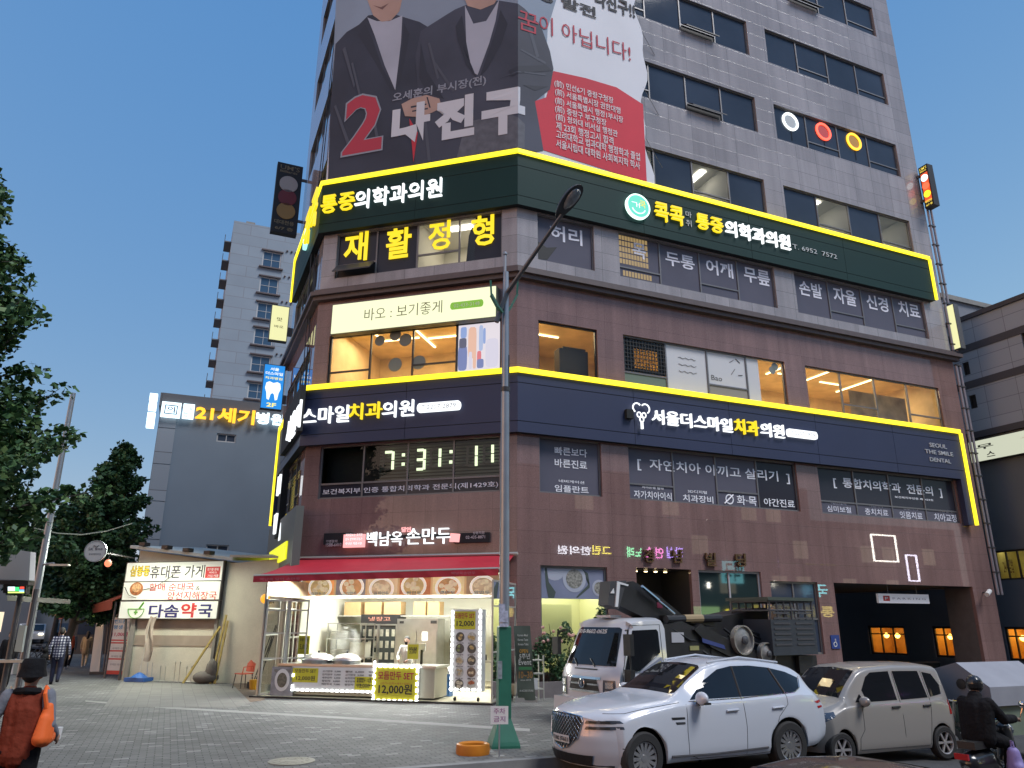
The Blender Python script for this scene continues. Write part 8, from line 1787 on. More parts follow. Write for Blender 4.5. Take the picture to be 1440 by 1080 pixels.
body = [[(L_(-.24, 0, .86), .14), (L_(-.24, 0, 1.05), .13), (L_(-.20, 0, 1.25), .14), (L_(-.17, 0, 1.38), .09), (L_(-.15, 0, 1.46), .055), (L_(-.12, 0, 1.57), .09), (L_(-.10, 0, 1.53), .07)], [(L_(-.0, 0, 1.55), .016), (L_(.0, 0, 1.53), .018)]]
for s in (-1, 1):
    body += [leg(s), foot(s), arm(s), [(L_(.28, .28*s, 1.10), .032), (L_(.36, .29*s, 1.09), .032)]]
    for j in range(4): body.append([(L_(.36, .265*s+.018*j*s, 1.10), .012), (L_(.42, .265*s+.018*j*s, 1.08), .011), (L_(.41, .265*s+.018*j*s, 1.05), .009)])
    body.append([(L_(.33, .26*s, 1.10), .013), (L_(.37, .235*s, 1.06), .011)])
skin_part('body', body, mat('skin_tone', (.36, .21, .15), .6), rd, .014)
tor = [[(L_(-.25, 0, .80), .17), (L_(-.25, 0, 1.02), .175), (L_(-.21, 0, 1.25), .18), (L_(-.17, 0, 1.40), .11)], [(L_(-.25, -.10, .85), .15), (L_(-.20, -.13, 1.28), .13)], [(L_(-.25, .10, .85), .15), (L_(-.20, .13, 1.28), .13)]]+[[(p_, r_+.032) for p_, r_ in arm(s)] for s in (-1, 1)]
skin_part('padded_jacket', tor, C_blk, rd, .015); skin_part('trousers', [[(p_, r_+.02) for p_, r_ in leg(s)] for s in (-1, 1)], C_blk, rd, .015)
for s in (-1, 1): skin_part('shoe', [[(p_, r_+.014) for p_, r_ in foot(s)]], C_whs, rd, .015)
skin_part('helmet', [[(L_(-.13, 0, 1.60), .125), (L_(-.10, 0, 1.58), .12)]], mat('black_helmet', (.012, .012, .014), .25, coat=.5), rd, .012)
b0 = Pz(-.05, .36, .62); t2 = thing('carrier_bag', 'lilac bag hanging at the side of the dark scooter', 'bag', b0)
me = capsule_mesh([[((0, 0, -.16), .12), ((0, 0, .04), .09)], [((0, .06, -.16), .10), ((0, -.06, -.16), .10)]], .018); me.materials.append(C_pur); link(bpy.data.objects.new('pouch', me), t2); MB().tube([(0, .04, .08), (0, .02, .2), (0, -.02, .2), (0, -.04, .08)], .012, 6).build('handle', C_pur, t2, local=True)
# ================================================================ STREET FURNITURE
M_gal = mat('galvanised_steel', (.27, .30, .34), .4, metal=.55, vary=.08, vscale=3); M_gp = mat('green_pole_paint', (.018, .125, .082), .5, vary=.1, vscale=5)
pb = on_z(708, 1050, 0); PD = pb.y
lp_ = thing('street_lamp', 'grey street lamp with a green boxed base and a slanting arm at the kerb', 'street lamp', pb)
def pz(y): r = ray(709, y); return EYE.z+r.z*(PD/r.y)
def pp(x, y, dy=0.): r = ray(x, y); return EYE+r*((PD+dy)/r.y)
Rk = Matrix.Rotation(radians(12), 3, 'Z')
def sqring(w, z): return [pb+(Rk @ V((sx*w, sy*w, 0)))+V((0, 0, z)) for sx, sy in ((-1, -1), (1, -1), (1, 1), (-1, 1))]
mb = MB(); lev = [(.25, -.02), (.25, .04), (.235, .10), (.125, .42), (.115, .46), (.112, pz(882)), (.09, pz(880))]
for w, z in lev: mb.v += sqring(w, z); mb.uv += [(0, 0)]*4
for i in range(len(lev)-1):
    for j in range(4): mb.f.append((i*4+j, i*4+(j+1) % 4, (i+1)*4+(j+1) % 4, (i+1)*4+j)); mb.m.append(0)
mb.f.append((24, 25, 26, 27)); mb.m.append(0); mb.build('base_casing', M_gp, lp_)
mb = MB(); mb.tube([pb+V((0, 0, pz(884))), pb+V((0, 0, pz(546))), pb+V((0, 0, pz(545))), pb+V((0, 0, pz(470))), pb+V((0, 0, pz(383)))], [.098, .088, .075, .072, .06], 12); mb.build('pole', M_gal, lp_, smooth=True)
mb = MB(); mb.tube([pb+V((0, 0, pz(551))), pb+V((0, 0, pz(545)))], .1, 12); mb.tube([pb+V((.05, 0, pz(886))), pb+V((.075, -.03, pz(700))), pb+V((.07, -.03, pz(500)))], .014, 5); mb.build('cable_clamp', M_frd, lp_)
mb = MB(); mb.tube([pb+V((-.02, 0, pz(384))), pb+V((-.02, 0, pz(358)))], .03, 8); mb.ball(pb+V((-.02, 0, pz(357))), .05, 8, 5); mb.build('finial', M_gal, lp_)
mb = MB(); mb.tube([pp(698, 453, -.08), pp(713, 412, -.08), pp(790, 302, -.9)], [.05, .05, .038], 10); mb.build('arm', mat('dark_arm_steel', (.10, .105, .115), .4, metal=.5), lp_)
hc = pp(800, 284, -1.05); ax = (pp(815, 262, -1.3)-pp(784, 304, -.85)).normalized(); sd_ = ax.cross(V((0, 0, 1))).normalized(); up_ = sd_.cross(ax)
def lens_mesh(L, W, H, top=True):
    mb = MB(); n, m_ = 20, 6
    for j in range(m_+1):
        f = j/m_; rr = cos(f*pi/2); zz = sin(f*pi/2)*H
        for k in range(n):
            a = 2*pi*k/n; taper = 1-.22*(-cos(a)); mb.v.append(hc+ax*(L*cos(a)*rr)+sd_*(W*sin(a)*rr*taper)+up_*(zz)); mb.uv.append((0, 0))
    for j in range(m_):
        for k in range(n): mb.f.append((j*n+k, j*n+(k+1) % n, (j+1)*n+(k+1) % n, (j+1)*n+k)); mb.m.append(0)
    mb.f.append(tuple(range(n))[::-1]); mb.m.append(0); return mb
hd2 = lens_mesh(.42, .19, .15).build('lamp_head', mat('dark_lamp_head', (.05, .052, .058), .5), lp_, smooth=True)
hc = hc-up_*.012+ax*.08; lens_mesh(.25, .13, -.07).build('lens', mat('frosted_lens', (.22, .24, .26), .12, spec=.8, vary=.3, vscale=9), hd2)
mb = MB()
for s in (-1, 1):
    P = [pp(709+s*3, 440, .1*s), pp(709+s*9, 432, .15*s), pp(709+s*18, 415, .2*s), pp(709+s*19, 396, .2*s)]
    for i in range(3): mb.box((P[i]+P[i+1])/2, (.1, .04, (P[i+1]-P[i]).length*1.05), (P[i+1]-P[i]).to_track_quat('Z', 'Y').to_matrix())
mb.build('flag_bracket', M_gp, lp_)
mb = MB()
for (x, y, w, h) in ((708, 867, .17, .20), (706, 854, .12, .12), (709, 879, .16, .06)): c_ = pp(x, y, -.14); mb.box(c_, (w, .004, h), Rk)
mb.build('torn_poster', mat('poster_paper', (.34, .36, .46), .8, vary=.3, vscale=20), lp_)
mb = MB(); mb.box(pp(703, 942, -.155), (.08, .004, .30), Rk); mb.build('peeled_patch', mat('peeled_grey', (.20, .23, .25), .8, vary=.3, vscale=14), lp_)
# little no-parking sign on a round foot
q = on_z(702, 1066, -.02); t = thing('no_parking_stand', 'small white hand-lettered sign on a thin stand before the green pole', 'sign', q)
mb = MB(); mb.lathe([(.20, -.16), (.19, -.10), (.10, -.06), (.03, -.03), (.022, 0)], q+V((0, 0, .02)), n=18); mb.build('foot', M_bar, t, smooth=True); mb = MB(); mb.tube([q+V((0, 0, -.05)), q+V((0, 0, .62))], .014, 6); mb.build('stem', M_gal, t)
zc_ = (EYE+ray(702, 1003)*(q.y/ray(702, 1003).y)).z; G = Face(q+V((-.145, -.02, 0)), V((.02, -1, 0)), .29); MB().fbox(G, 0, .29, zc_-.145, zc_+.13, -.008, 0).build('board', M_mw, t)
mb = MB(); letters(mb, G, '주차', .05, .24, zc_+.01, zc_+.10, .003, bold=.0); letters(mb, G, '금지', .05, .24, zc_-.11, zc_-.02, .003, bold=.0); mb.build('lettering', mat('violet_ink', (.28, .07, .24), .6), t)
q = on_z(665, 1060, 0); t = thing('rubber_ring', 'orange rubber tub lying on the paving left of the green pole', 'tub', q); MB().lathe([(.20, .02), (.275, .0), (.285, .05), (.275, .15), (.24, .165), (.20, .14), (.20, .03)], q, n=28).build('wall', mat('orange_rubber', (.50, .17, .01), .5, vary=.1), t, smooth=True); MB().lathe([(.2, .035), (.001, .03)], q, n=20).build('water', mat('murky_water', (.10, .06, .02), .05), t)
q = on_z(410, 1071, 0); t = thing('manhole_cover', 'round iron manhole cover in the brick paving', 'manhole cover', q); MB().lathe([(.36, .004), (.36, .012), (.33, .014)], q, n=36).build('rim', mat('iron_rim', (.20, .19, .15), .6, metal=.3), t); mb = MB(); mb.lathe([(.33, .010), (.001, .010)], q, n=36)
for r in (.10, .19, .28): mb.lathe([(r-.012, .010), (r-.008, .016), (r+.008, .016), (r+.012, .010)], q, n=30, caps=False)
for i in range(12): a = i*pi/6; mb.box(q+V((cos(a)*.24, sin(a)*.24, .013)), (.05, .02, .006), Matrix.Rotation(a, 3, 'Z'))
mb.build('plate', mat('worn_iron', (.17, .16, .12), .55, metal=.4, vary=.3, vscale=20), t)
# advertising banner stand
q0 = on_z(735, 988, 0); G = Face(q0+V((0, 0, 0)), V((.10, -1, 0)), .62); A0, A1, Z0, Z1 = G.rect(731, 880, 757, 988); A0, A1 = G.px(729, 940)[0], G.px(753, 940)[0]
t = thing('banner_stand', 'dark green standing banner advertising an Event beside the hedge', 'banner', q0)
mb = MB(); n_ = 12
for i in range(n_+1):
    z = .06+(Z1-.06)*i/n_; w = .04*sin(i*.7); 
    for j in range(5): mb.v.append(G.pt(A0+(A1-A0)*j/4-.14*(z/Z1), z, .03*sin(i*.8+j*.5))); mb.uv.append((0, 0))
for i in range(n_):
    for j in range(4): mb.f.append((i*5+j, i*5+j+1, (i+1)*5+j+1, (i+1)*5+j)); mb.m.append(0)
mb.build('sheet', mat('olive_green_print', (.045, .060, .045), .6, vary=.1), t, smooth=True)
def bsl(items, m, nm):
    mb = MB()
    for s_, u0, u1, v0, v1 in items: z0, z1 = Z1*v0, Z1*v1; w = A1-A0; letters(mb, G, s_, A0+w*u0-.14*(v0+v1)/2, A0+w*u1-.14*(v0+v1)/2, z0, z1, .045, bold=.01)
    mb.build(nm, m, t)
bsl([('OPEN', .25, .75, .64, .69)], mat('gold_print', (.42, .22, .03), .6), 'gold_lettering'); bsl([('5주년', .22, .85, .56, .635), ('Event', .16, .9, .485, .555), ('since 2018', .2, .8, .28, .30), ('AI ACCESS STORE', .1, .9, .14, .165), ('Korean Meal', .2, .8, .86, .89), ('Korean Taste', .2, .8, .80, .83), ('Korean Table', .2, .8, .74, .77)], mat('banner_white', (.42, .43, .40), .6), 'white_lettering'); bsl([('10~30', .12, .92, .31, .40)], mat('ochre_print', (.26, .13, .03), .6), 'ochre_lettering')
mb = MB(); w = A1-A0; mb.fquad(G, A0+.12*w-.05, A0+.88*w-.05, Z1*.42, Z1*.46, .044); mb.build('green_label', mat('leaf_print', (.03, .14, .05), .6), t)
mb = MB(); mb.prism([G.pt(A0-.1, .0, -.5), G.pt(A1+.05, .0, -.5), G.pt(A1+.05, 0, .02), G.pt(A0-.1, 0, .02)], V((0, 0, .12))); mb.build('base', M_conc, t); mb = MB(); mb.tube([G.pt(A0-.02, .1, -.2), G.pt(A0+.0, Z1*.8, -.05)], .015, 6); mb.build('support', M_gal, t)
# planter and hedge
pw = thing('planter_wall', 'low granite planter wall along the building beside the shop', 'planter', FR.pt(1, 0, .6)); MB().fbox(FR, -.35, 4.0, -.2, .42, .6, .78).build('wall', mat('planter_granite', (.16, .14, .14), .6, vary=.1, speck=.2), pw); MB().fbox(FR, -.35, 4.0, -.2, .36, .05, .6).build('soil', M_dirt, pw)
def leaf_cloud(name, clusters, m, parent, n, size, flat=.5, ms=None):
    """many small leaf faces scattered through ellipsoid clusters"""
    vs = np.empty((n*4, 3), np.float32); rg = np.random.default_rng(int(n+clusters[0][0][0]*7) & 0xffff)
    wts = np.array([c[1][0]*c[1][1]*c[1][2] for c in clusters])**.75; wts /= wts.sum(); idx = rg.choice(len(clusters), n, p=wts)
    C_ = np.array([c[0] for c in clusters])[idx]; R_ = np.array([c[1] for c in clusters])[idx]
    d = rg.normal(size=(n, 3)); d /= np.linalg.norm(d, axis=1)[:, None]; r = rg.random(n)**.45; p = C_+d*R_*r[:, None]
    a = rg.normal(size=(n, 3)); a[:, 2] *= flat; a /= np.linalg.norm(a, axis=1)[:, None]; b = rg.normal(size=(n, 3)); b -= a*(a*b).sum(1)[:, None]; b /= np.linalg.norm(b, axis=1)[:, None]
    s = size*(.6+.8*rg.random(n))[:, None]
    vs[0::4] = p-a*s*.5; vs[1::4] = p+b*s*.38; vs[2::4] = p+a*s*.6; vs[3::4] = p-b*s*.38
    me = bpy.data.meshes.new(name); me.vertices.add(n*4); me.vertices.foreach_set('co', vs.ravel()); me.loops.add(n*4); me.loops.foreach_set('vertex_index', np.arange(n*4, dtype=np.int32)); me.polygons.add(n); me.polygons.foreach_set('loop_start', np.arange(0, n*4, 4, dtype=np.int32))
    for q in (ms or [m]): me.materials.append(q)
    if ms: me.polygons.foreach_set('material_index', rg.integers(0, len(ms), n).astype(np.int32))
    me.update(); me.validate(); o = bpy.data.objects.new(name, me); link(o, parent); return o
def leafmat(name, col): return mat(name, col, .55, spec=.3, vary=.25, vscale=1.2)
L1, L2, L3 = leafmat('leaf_mid_green', (.058, .125, .046)), leafmat('leaf_dark_green', (.036, .085, .040)), leafmat('leaf_light_green', (.095, .165, .055))
hg = thing('hedge', 'dark leafy hedge with pale pink blossoms growing in the planter', 'hedge', FR.pt(1.4, .4, .35))
hcl = [(tuple(FR.pt(.3+i*.42, .8+.45*(i % 3 == 1), .38)), (.32, .32, .55)) for i in range(8)]+[(tuple(FR.pt(.9+i*.55, 1.45+.3*(i % 2), .35)), (.25, .25, .35)) for i in range(5)]+[(tuple(FR.pt(2.75, 2.3, .3)), (.2, .2, .3))]
hcl = [((c_[0], c_[1], c_[2]), r) for c_, r in hcl]
inv = PM[hg.name]; loc = lambda cs: [(tuple(inv @ V(c_)), r) for c_, r in cs]
leaf_cloud('foliage', loc(hcl), L2, hg, 5200, .085, ms=[L1, L2, L2]); MB().build
mb = MB()
for i in range(9): c_ = FR.pt(.5+i*.36, .36, .38); mb.tube([c_, c_+V((.1*sin(i*2), .1*cos(i*3), .9+.4*sin(i))), c_+V((.2*sin(i*2+1), .15*cos(i), 1.4+.3*sin(i*2))) ], [.02, .014, .006], 5)
mb.build('stems', mat('bark_brown', (.05, .038, .028), .9), hg)
mb = MB()
for i in range(14): mb.ball(FR.pt(.5+rnd.random()*1.6, 1.5+rnd.random()*.5, .55+rnd.random()*.2), .05, 7, 4)
mb.build('blossom', mat('pale_pink_blossom', (.55, .30, .26), .7), hg)
ps = thing('steel_shelf', 'small steel rack standing behind the green pole by the planter', 'rack', FR.pt(-.2, 0, 1.6)); mb = MB()
for z in (.3, .7, 1.05): mb.fbox(FR, -.5, .1, z, z+.03, 1.3, 1.65)
for a in (-.5, .07):
    for d in (1.3, 1.62): mb.fbox(FR, a, a+.03, 0, 1.2, d, d+.03)
mb.build('rack', M_alu, ps); bx('stored_box', M_mw, ps, FR.pt(-.2, .45, 1.5), (.3, .25, .28))
# ================================================================ TREES
M_bark = mat('grey_bark', (.060, .050, .042), .9, vary=.3, vscale=4, bump=.4, bscale=12)
def tree(label, base, H, crown0, R, n, leaf, seed, ms, nb=46, lean=(0, 0), tr=.2, updeg=(8, 40), prof=None, limit=None):
    """ginkgo-like tree: trunk, long rising limbs, leaf plumes strung along each limb"""
    rg = random.Random(seed); t = thing('street_tree', label, 'tree', base); mb = MB(); B = V(base)
    tp = [B+V((lean[0]*s+.12*sin(s*5+seed), lean[1]*s+.10*cos(s*4), H*s)) for s in [i/10 for i in range(11)]]
    mb.tube(tp, [tr*(1-.88*i/10) for i in range(11)], 10); mb.build('trunk', M_bark, t, smooth=True)
    cl = []; lb = MB(); prof = prof or (lambda s: (1-s)**.75*(.55+.45*min(1, s*4)))
    for i in range(nb):
        s = (i+rg.random())/nb; z = crown0+(H*.98-crown0)*s; ti = z/H*10; j = min(9, int(ti)); o_ = tp[j].lerp(tp[j+1], ti-j)
        az_ = i*2.399+rg.uniform(-.5, .5); L = R*prof(s)*rg.uniform(.72, 1.12)+.25; el = radians(rg.uniform(*updeg))
        e = o_+V((cos(az_)*cos(el), sin(az_)*cos(el), sin(el)))*L; m_ = o_.lerp(e, .5)+V((0, 0, -.05*L))
        lb.tube([o_, m_, e], [tr*.30*(1-s)+.02, tr*.16*(1-s)+.012, .006], 5, caps=False)
        for q in range(max(3, int(L/.42))):
            u = .22+.78*(q+rg.random())/max(3, int(L/.42)); c_ = (o_.lerp(m_, u*2) if u < .5 else m_.lerp(e, u*2-1))+V((rg.uniform(-.2, .2), rg.uniform(-.2, .2), rg.uniform(-.12, .2)))*min(1, L*.5)
            w = (.20+.26*(1-u)*min(1, L/2))*rg.uniform(.7, 1.3)*(.62+R*.15); cl.append((tuple(c_), (w*1.15, w*1.15, w*.8)))
    lb.build('limbs', M_bark, t); iv = PM[t.name]
    leaf_cloud('foliage', [(tuple(iv @ V(c_)), r) for c_, r in cl], ms[0], t, n, leaf, ms=ms); return t
tree('large ginkgo tree filling the left edge beside the bus shelter', (-14.6, 17.6, 0), 13.9, 2.0, 4.7, 85000, .17, 3, [L1, L1, L2, L3], nb=170, tr=.28, updeg=(8, 50), prof=lambda s: (1-s)**.72*(.86+.14*min(1, s*5)))
p2 = at_y(92, 890, 33); tree('bushy pointed ginkgo tree behind the round white sign', (p2.x, p2.y, 0), 9.7, 1.9, 3.1, 30000, .18, 11, [L1, L1, L2, L2], nb=84, tr=.17, lean=(1.3, .3), prof=lambda s: (1-s)**.8*(.75+.25*min(1, s*5)))
p3 = at_y(158, 890, 36); tree('shorter leafy tree half hidden behind the cream shop roof', (p3.x, p3.y, 0), 6.2, 2.0, 1.5, 8000, .16, 21, [L2, L2, L1], nb=40, tr=.16)
for i, (x, y_, h, s) in enumerate(((75, 44, 8.5, 31), (40, 48, 8, 37), (100, 62, 9.5, 41), (20, 66, 9, 43))):
    q = at_y(x, 880, y_); tree(('dark street tree behind the plaid shirt wearer', 'dark street tree over the bus shelter beam', 'dark street tree far down the left street, tallest', 'dark street tree far down the street at the left edge')[i], (q.x, q.y, 0), h, 3.0, 3.0, 9000, .28, s, [L2, L2, L1], nb=34, tr=.17)
# ================================================================ LEFT STREET
q = at_y(38, 905, 25.); lt = thing('street_lamp', 'plain grey street lamp pole rising through the left ginkgo branches', 'street lamp', (q.x, q.y, 0)); mb = MB(); mb.tube([V((q.x, q.y, 0)), V((q.x, q.y, 4)), V((q.x, q.y, 9.6))], [.13, .11, .08], 10); mb.build('pole', M_gal, lt)
a_ = at_y(52, 794, 25); b_ = at_y(95, 796, 24.6); mb = MB(); mb.tube([V((q.x, q.y, a_.z)), V((b_.x-.45, b_.y, a_.z+.02))], .03, 6); mb.build('arm', M_gal, lt); mb = MB(); mb.box(b_+V((-.25, 0, .03)), (.6, .16, .06)); mb.build('lamp_head', M_alu, lt)
sp = at_y(134, 775, 27.); t = thing('round_sign', 'round white shop sign on a bracket before the dark tree', 'sign', sp); G = Face(sp+V((0, 0, -sp.z)), V((.12, -1, 0)), 1); mb = MB(); ringshape(mb, G, 0, sp.z, 0, .36, -.08, .08, 28); mb.build('disc', mat('round_white', (.34, .36, .38), .5), t); mb = MB(); ringshape(mb, G, 0, sp.z, .34, .37, -.085, .095, 28); mb.build('rim', M_gal, t)
mb = MB(); letters(mb, G, 'SK', -.24, -.06, sp.z+.02, sp.z+.12, .004, bold=.02); letters(mb, G, '텔레콤', -.02, .24, sp.z+.03, sp.z+.11, .004); letters(mb, G, '공식인증대리점', -.2, .2, sp.z-.14, sp.z-.07, .004); mb.tube([G.pt(-.08, sp.z+.2, .01), G.pt(.02, sp.z+.15, .01), G.pt(.10, sp.z+.2, .01)], .012, 4); mb.build('lettering', mat('grey_print', (.10, .10, .12), .6), t)
w0 = SW.pt(-.05, sp.z-.05, .2); mb = MB(); mb.tube([sp+V((.2, .05, -.05)), w0], .02, 6); mb.build('bracket', M_bar, t)
q = at_y(152, 792, 27.3); t = thing('red_lantern', 'small glowing red lamp hanging at the corner of the cream shop', 'lamp', q); MB().ball(q, .12, 10, 6, (1, 1, 1.1)).build('shade', emat('red_lamp_glow', (1., .25, .12), 1.6), t, smooth=True); MB().tube([q+V((0, 0, .1)), q+V((0, 0, .35)), SW.pt(0, q.z+.35, .1)], .012, 5).build('hook', M_frd, t)
mb = MB(); pts = [at_y(x, y, 25+i*.5) for i, (x, y) in enumerate(((-60, 700), (0, 727), (40, 741), (80, 750), (115, 752), (150, 747), (186, 736)))]; mb.tube(pts, .022, 6); setp(mb.build('overhead_cable', mat('pale_cable', (.22, .24, .20), .7)), 'pale overhead cable sagging from the left tree to the cream shop', 'cable')
for i, P in enumerate((((424, 560), (440, 330), (470, 60), (486, -40)), ((428, 548), (452, 250), (476, 20)))):
    mb = MB(); mb.tube([EYE+ray(x, y)*(27.5/ray(x, y).y) for x, y in P], .02, 5); setp(mb.build('wall_cable', M_frd), 'thin black cable strung up the left face of the tall building, %s' % ('the outer one', 'the inner one')[i], 'cable', 'cables on the left face')
# bus shelter
bs = thing('bus_shelter', 'bus shelter with a pale roof and a small lit display at the left edge', 'bus shelter', at_y(0, 950, 21)); Y = 21.
def bp(x, y, dy=0.): return at_y(x, y, Y+dy)
mb = MB(); P = [bp(-90, 758), bp(43, 776), bp(41, 816), bp(-90, 812)]; mb.prism(P, V((0, .25, 0))); mb.build('roof_fascia', mat('pale_acrylic', (.44, .45, .50), .4), bs)
mb = MB(); P = [bp(-90, 813), bp(40, 817), bp(39, 823), bp(-90, 819)]; mb.prism(P, V((0, .3, 0))); P = [bp(10, 837), bp(95, 843, 3), bp(95, 849, 3), bp(10, 845)]; mb.prism(P, V((0, .15, 0))); mb.build('beam', M_frd, bs)
mb = MB()
for x, w in ((10, 4), (32, 3)): p = bp(x, 900); mb.tube([V((p.x, p.y+.2, 0)), V((p.x, p.y+.2, 2.9))], .07, 8)
mb.build('post', M_bar, bs)
P = [bp(5, 821), bp(37, 824), bp(36, 836), bp(4, 834)]; mb = MB(); mb.prism(P, V((0, .18, 0))); ds = mb.build('display_casing', M_blk, bs)
for (x0, y0, x1, y1, c_) in ((11, 825, 21, 831, (.75, .95, 1.)), (21, 825.5, 27, 831, (.05, .7, .2)), (28, 825, 34, 828, (1., .08, .05)), (27, 829, 34, 832, (.2, .5, .9)), (11, 832, 34, 834, (.7, .95, .2))):
    MB().add([bp(x0, y1, -.006), bp(x1, y1, -.006), bp(x1, y0, -.006), bp(x0, y0, -.006)], [(0, 1, 2, 3)]).build('lit_panel', emat('display_c%d' % int(x0*10+y0), c_, 1.6), ds)
mb = MB(); mb.prism([bp(20, 916), bp(30, 917), bp(36, 880), bp(27, 879)], V((0, .08, 0))); mb.build('timetable', mat('pale_timetable', (.34, .38, .36), .5), bs)
mb = MB(); mb.prism([bp(-40, 932), bp(30, 932), bp(32, 928), bp(-40, 928)], V((0, .4, 0))); 
for x in (-10, 22, 30): p = bp(x, 940, .2); mb.tube([V((p.x, p.y, 0)), V((p.x, p.y, .45))], .03, 6)
mb.build('bench', M_alu, bs)
bk_ = at_y(16, 945, 22); t = thing('litter_bin', 'small pale box bin under the bus shelter bench', 'bin', bk_); b0 = on_z(14, 948); MB().box(b0+V((0, 0, .2)), (.36, .3, .4)).build('body', M_mw, t); MB().box(b0+V((.05, -.155, .28)), (.12, .01, .12)).build('slot', M_blk, t)
# parked bicycles beside the road
def bicycle(loc, rz, label):
    t = thing('bicycle', label, 'bicycle', loc, rz, 'bicycles parked at the kerb'); 
    for x in (-.52, .52):
        mb = MB(); mb.lathe([(.31, -.015), (.335, 0), (.31, .015), (.295, 0), (.31, -.015)], (x, 0, .335), (0, 1, 0), 22, caps=False)
        for k in range(8): mb.tube([V((x, 0, .335)), V((x+.30*cos(k*pi/4), 0, .335+.30*sin(k*pi/4)))], .004, 3, caps=False)
        mb.build('wheel', M_tyre, t, local=True)
    mb = MB(); B_, S_, H_, = V((0, 0, .3)), V((-.18, 0, .82)), V((.36, 0, .82))
    for a, b in ((B_, S_), (S_, H_), (B_, H_), (B_, V((-.52, 0, .335))), (S_, V((-.52, 0, .335))), (H_, V((.52, 0, .335))), (H_, V((.33, 0, 1.0)))): mb.tube([a, b], .018, 6)
    mb.build('frame', M_bar, t, local=True); MB().box((-.2, 0, .9), (.24, .14, .06)).build('saddle', M_blkp, t, local=True); MB().tube([V((.30, -.26, 1.0)), V((.34, 0, 1.0)), V((.30, .26, 1.0))], .014, 6).build('handlebar', M_chrome, t, local=True); return t
bicycle(on_z(42, 938), radians(20), 'dark bicycle leaning near the bus shelter bench'); bicycle(on_z(56, 934), radians(35), 'dark bicycle just left of the plaid shirt wearer')
mb = MB()
# the street climbing away on the left
far = [(55, .30), (75, .50), (95, .9), (130, 2.7), (180, 5.8), (260, 11.5)]
mb = MB()
for y, z in far: mb.v += [V((y*-1.05, y, z)), V((y*-.30-6, y, z))]; mb.uv += [(0, 0)]*2
for i in range(len(far)-1): mb.f.append((2*i, 2*i+1, 2*i+3, 2*i+2)); mb.m.append(0)
mb.build('road', M_asph, kind='structure')
def rz_(y): return ip(far, y)
E_hd = emat('headlamp_glow', (1., .92, .72), 6.); E_tl = emat('tail_lamp_glow', (1., .04, .04), 4.)
def farcar(px_, py_, D, col, rear, label, van=False):
    r = ray(px_, py_); p = EYE+r*(D/r.y); h = 1.9 if van else 1.45; loc = V((p.x, p.y, rz_(D))); yaw = math.atan2(p.x, p.y); t = thing('car', label, 'car', loc, -yaw, 'cars on the left street'); m_ = mat('far_paint_'+col[0], col[1], .35, coat=.3)
    mb = MB(); W_ = .88; pr = [(-2.1, .35), (-2.15, .75), (-1.2, .92), (-.6, h), (1.3, h), (1.95, .98), (2.1, .85), (2.1, .35)] if not van else [(-2.2, .35), (-2.25, .9), (-1.8, 1.1), (-1.3, h), (2.1, h), (2.2, .4)]
    mb.prism([V((-W_, y, z)) for y, z in pr], V((2*W_, 0, 0))); mb.build('body', m_, t, local=True)
    e = -1 if not rear else 1; yb = -2.19 if not rear else 2.13
    pr2 = [(-1.22, .96), (-.66, h-.06)] if not rear else [(1.36, h-.05), (1.92, 1.02)]
    if van: pr2 = [(-1.8, 1.14), (-1.36, h-.1)] if not rear else [(2.13, h-.15), (2.18, 1.1)]
    n = .04 if not rear else .04; a, b = pr2; q_ = [V((-W_+.1, a[0]+(-n if not rear else n), a[1]+.02)), V((W_-.1, a[0]+(-n if not rear else n), a[1]+.02)), V((W_-.14, b[0]+(-n if not rear else n), b[1]+.02)), V((-W_+.14, b[0]+(-n if not rear else n), b[1]+.02))]
    MB().poly(q_).build('windscreen' if not rear else 'rear_glass', M_cglass, t, local=True)
    for sx in (-.62, .62): MB().box((sx, yb if not van else yb*1.03, .72), (.3, .05, .13)).build('tail_light' if rear else 'headlight', E_tl if rear else E_hd, t, local=True)
    for sx in (-.8, .8):
        for y in (-1.35, 1.3): MB().lathe([(.3, -.1), (.3, .1), (.001, .1)], (sx, y, .3), (1 if sx > 0 else -1, 0, 0), 14).build('wheel', M_tyre, t, local=True)
    t.rotation_euler.z = -yaw+(0 if rear else 0); return t
W_c, K_c, S_c = ('white', (.5, .5, .52)), ('black', (.02, .02, .024)), ('silver', (.26, .27, .29))
farcar(44, 892, 62, W_c, False, 'white oncoming car with glowing headlights nearest on the left street'); farcar(94, 884, 66, K_c, True, 'dark car with bright red tail lights ahead of the orange vest'); farcar(116, 880, 72, W_c, True, 'white van with red lamps above the beige pedestrian', True)
for i, (x, D) in enumerate(((58, 100), (72, 112), (50, 118), (66, 135), (80, 140), (54, 150), (70, 160), (60, 178), (76, 190))):
    farcar(x, 870, D, (W_c, S_c, K_c)[i % 3], i % 4 == 3, ('white', 'silver', 'black')[i % 3]+' car queueing far up the left street, number %d from the nearest'.replace('number %d', ('first', 'second', 'third', 'fourth', 'fifth', 'sixth', 'seventh', 'eighth', 'ninth')[i]) % () if False else ('white', 'silver', 'black')[i % 3]+' distant car queueing on the climbing street, '+('first', 'second', 'third', 'fourth', 'fifth', 'sixth', 'seventh', 'eighth', 'ninth')[i]+' from the nearest')
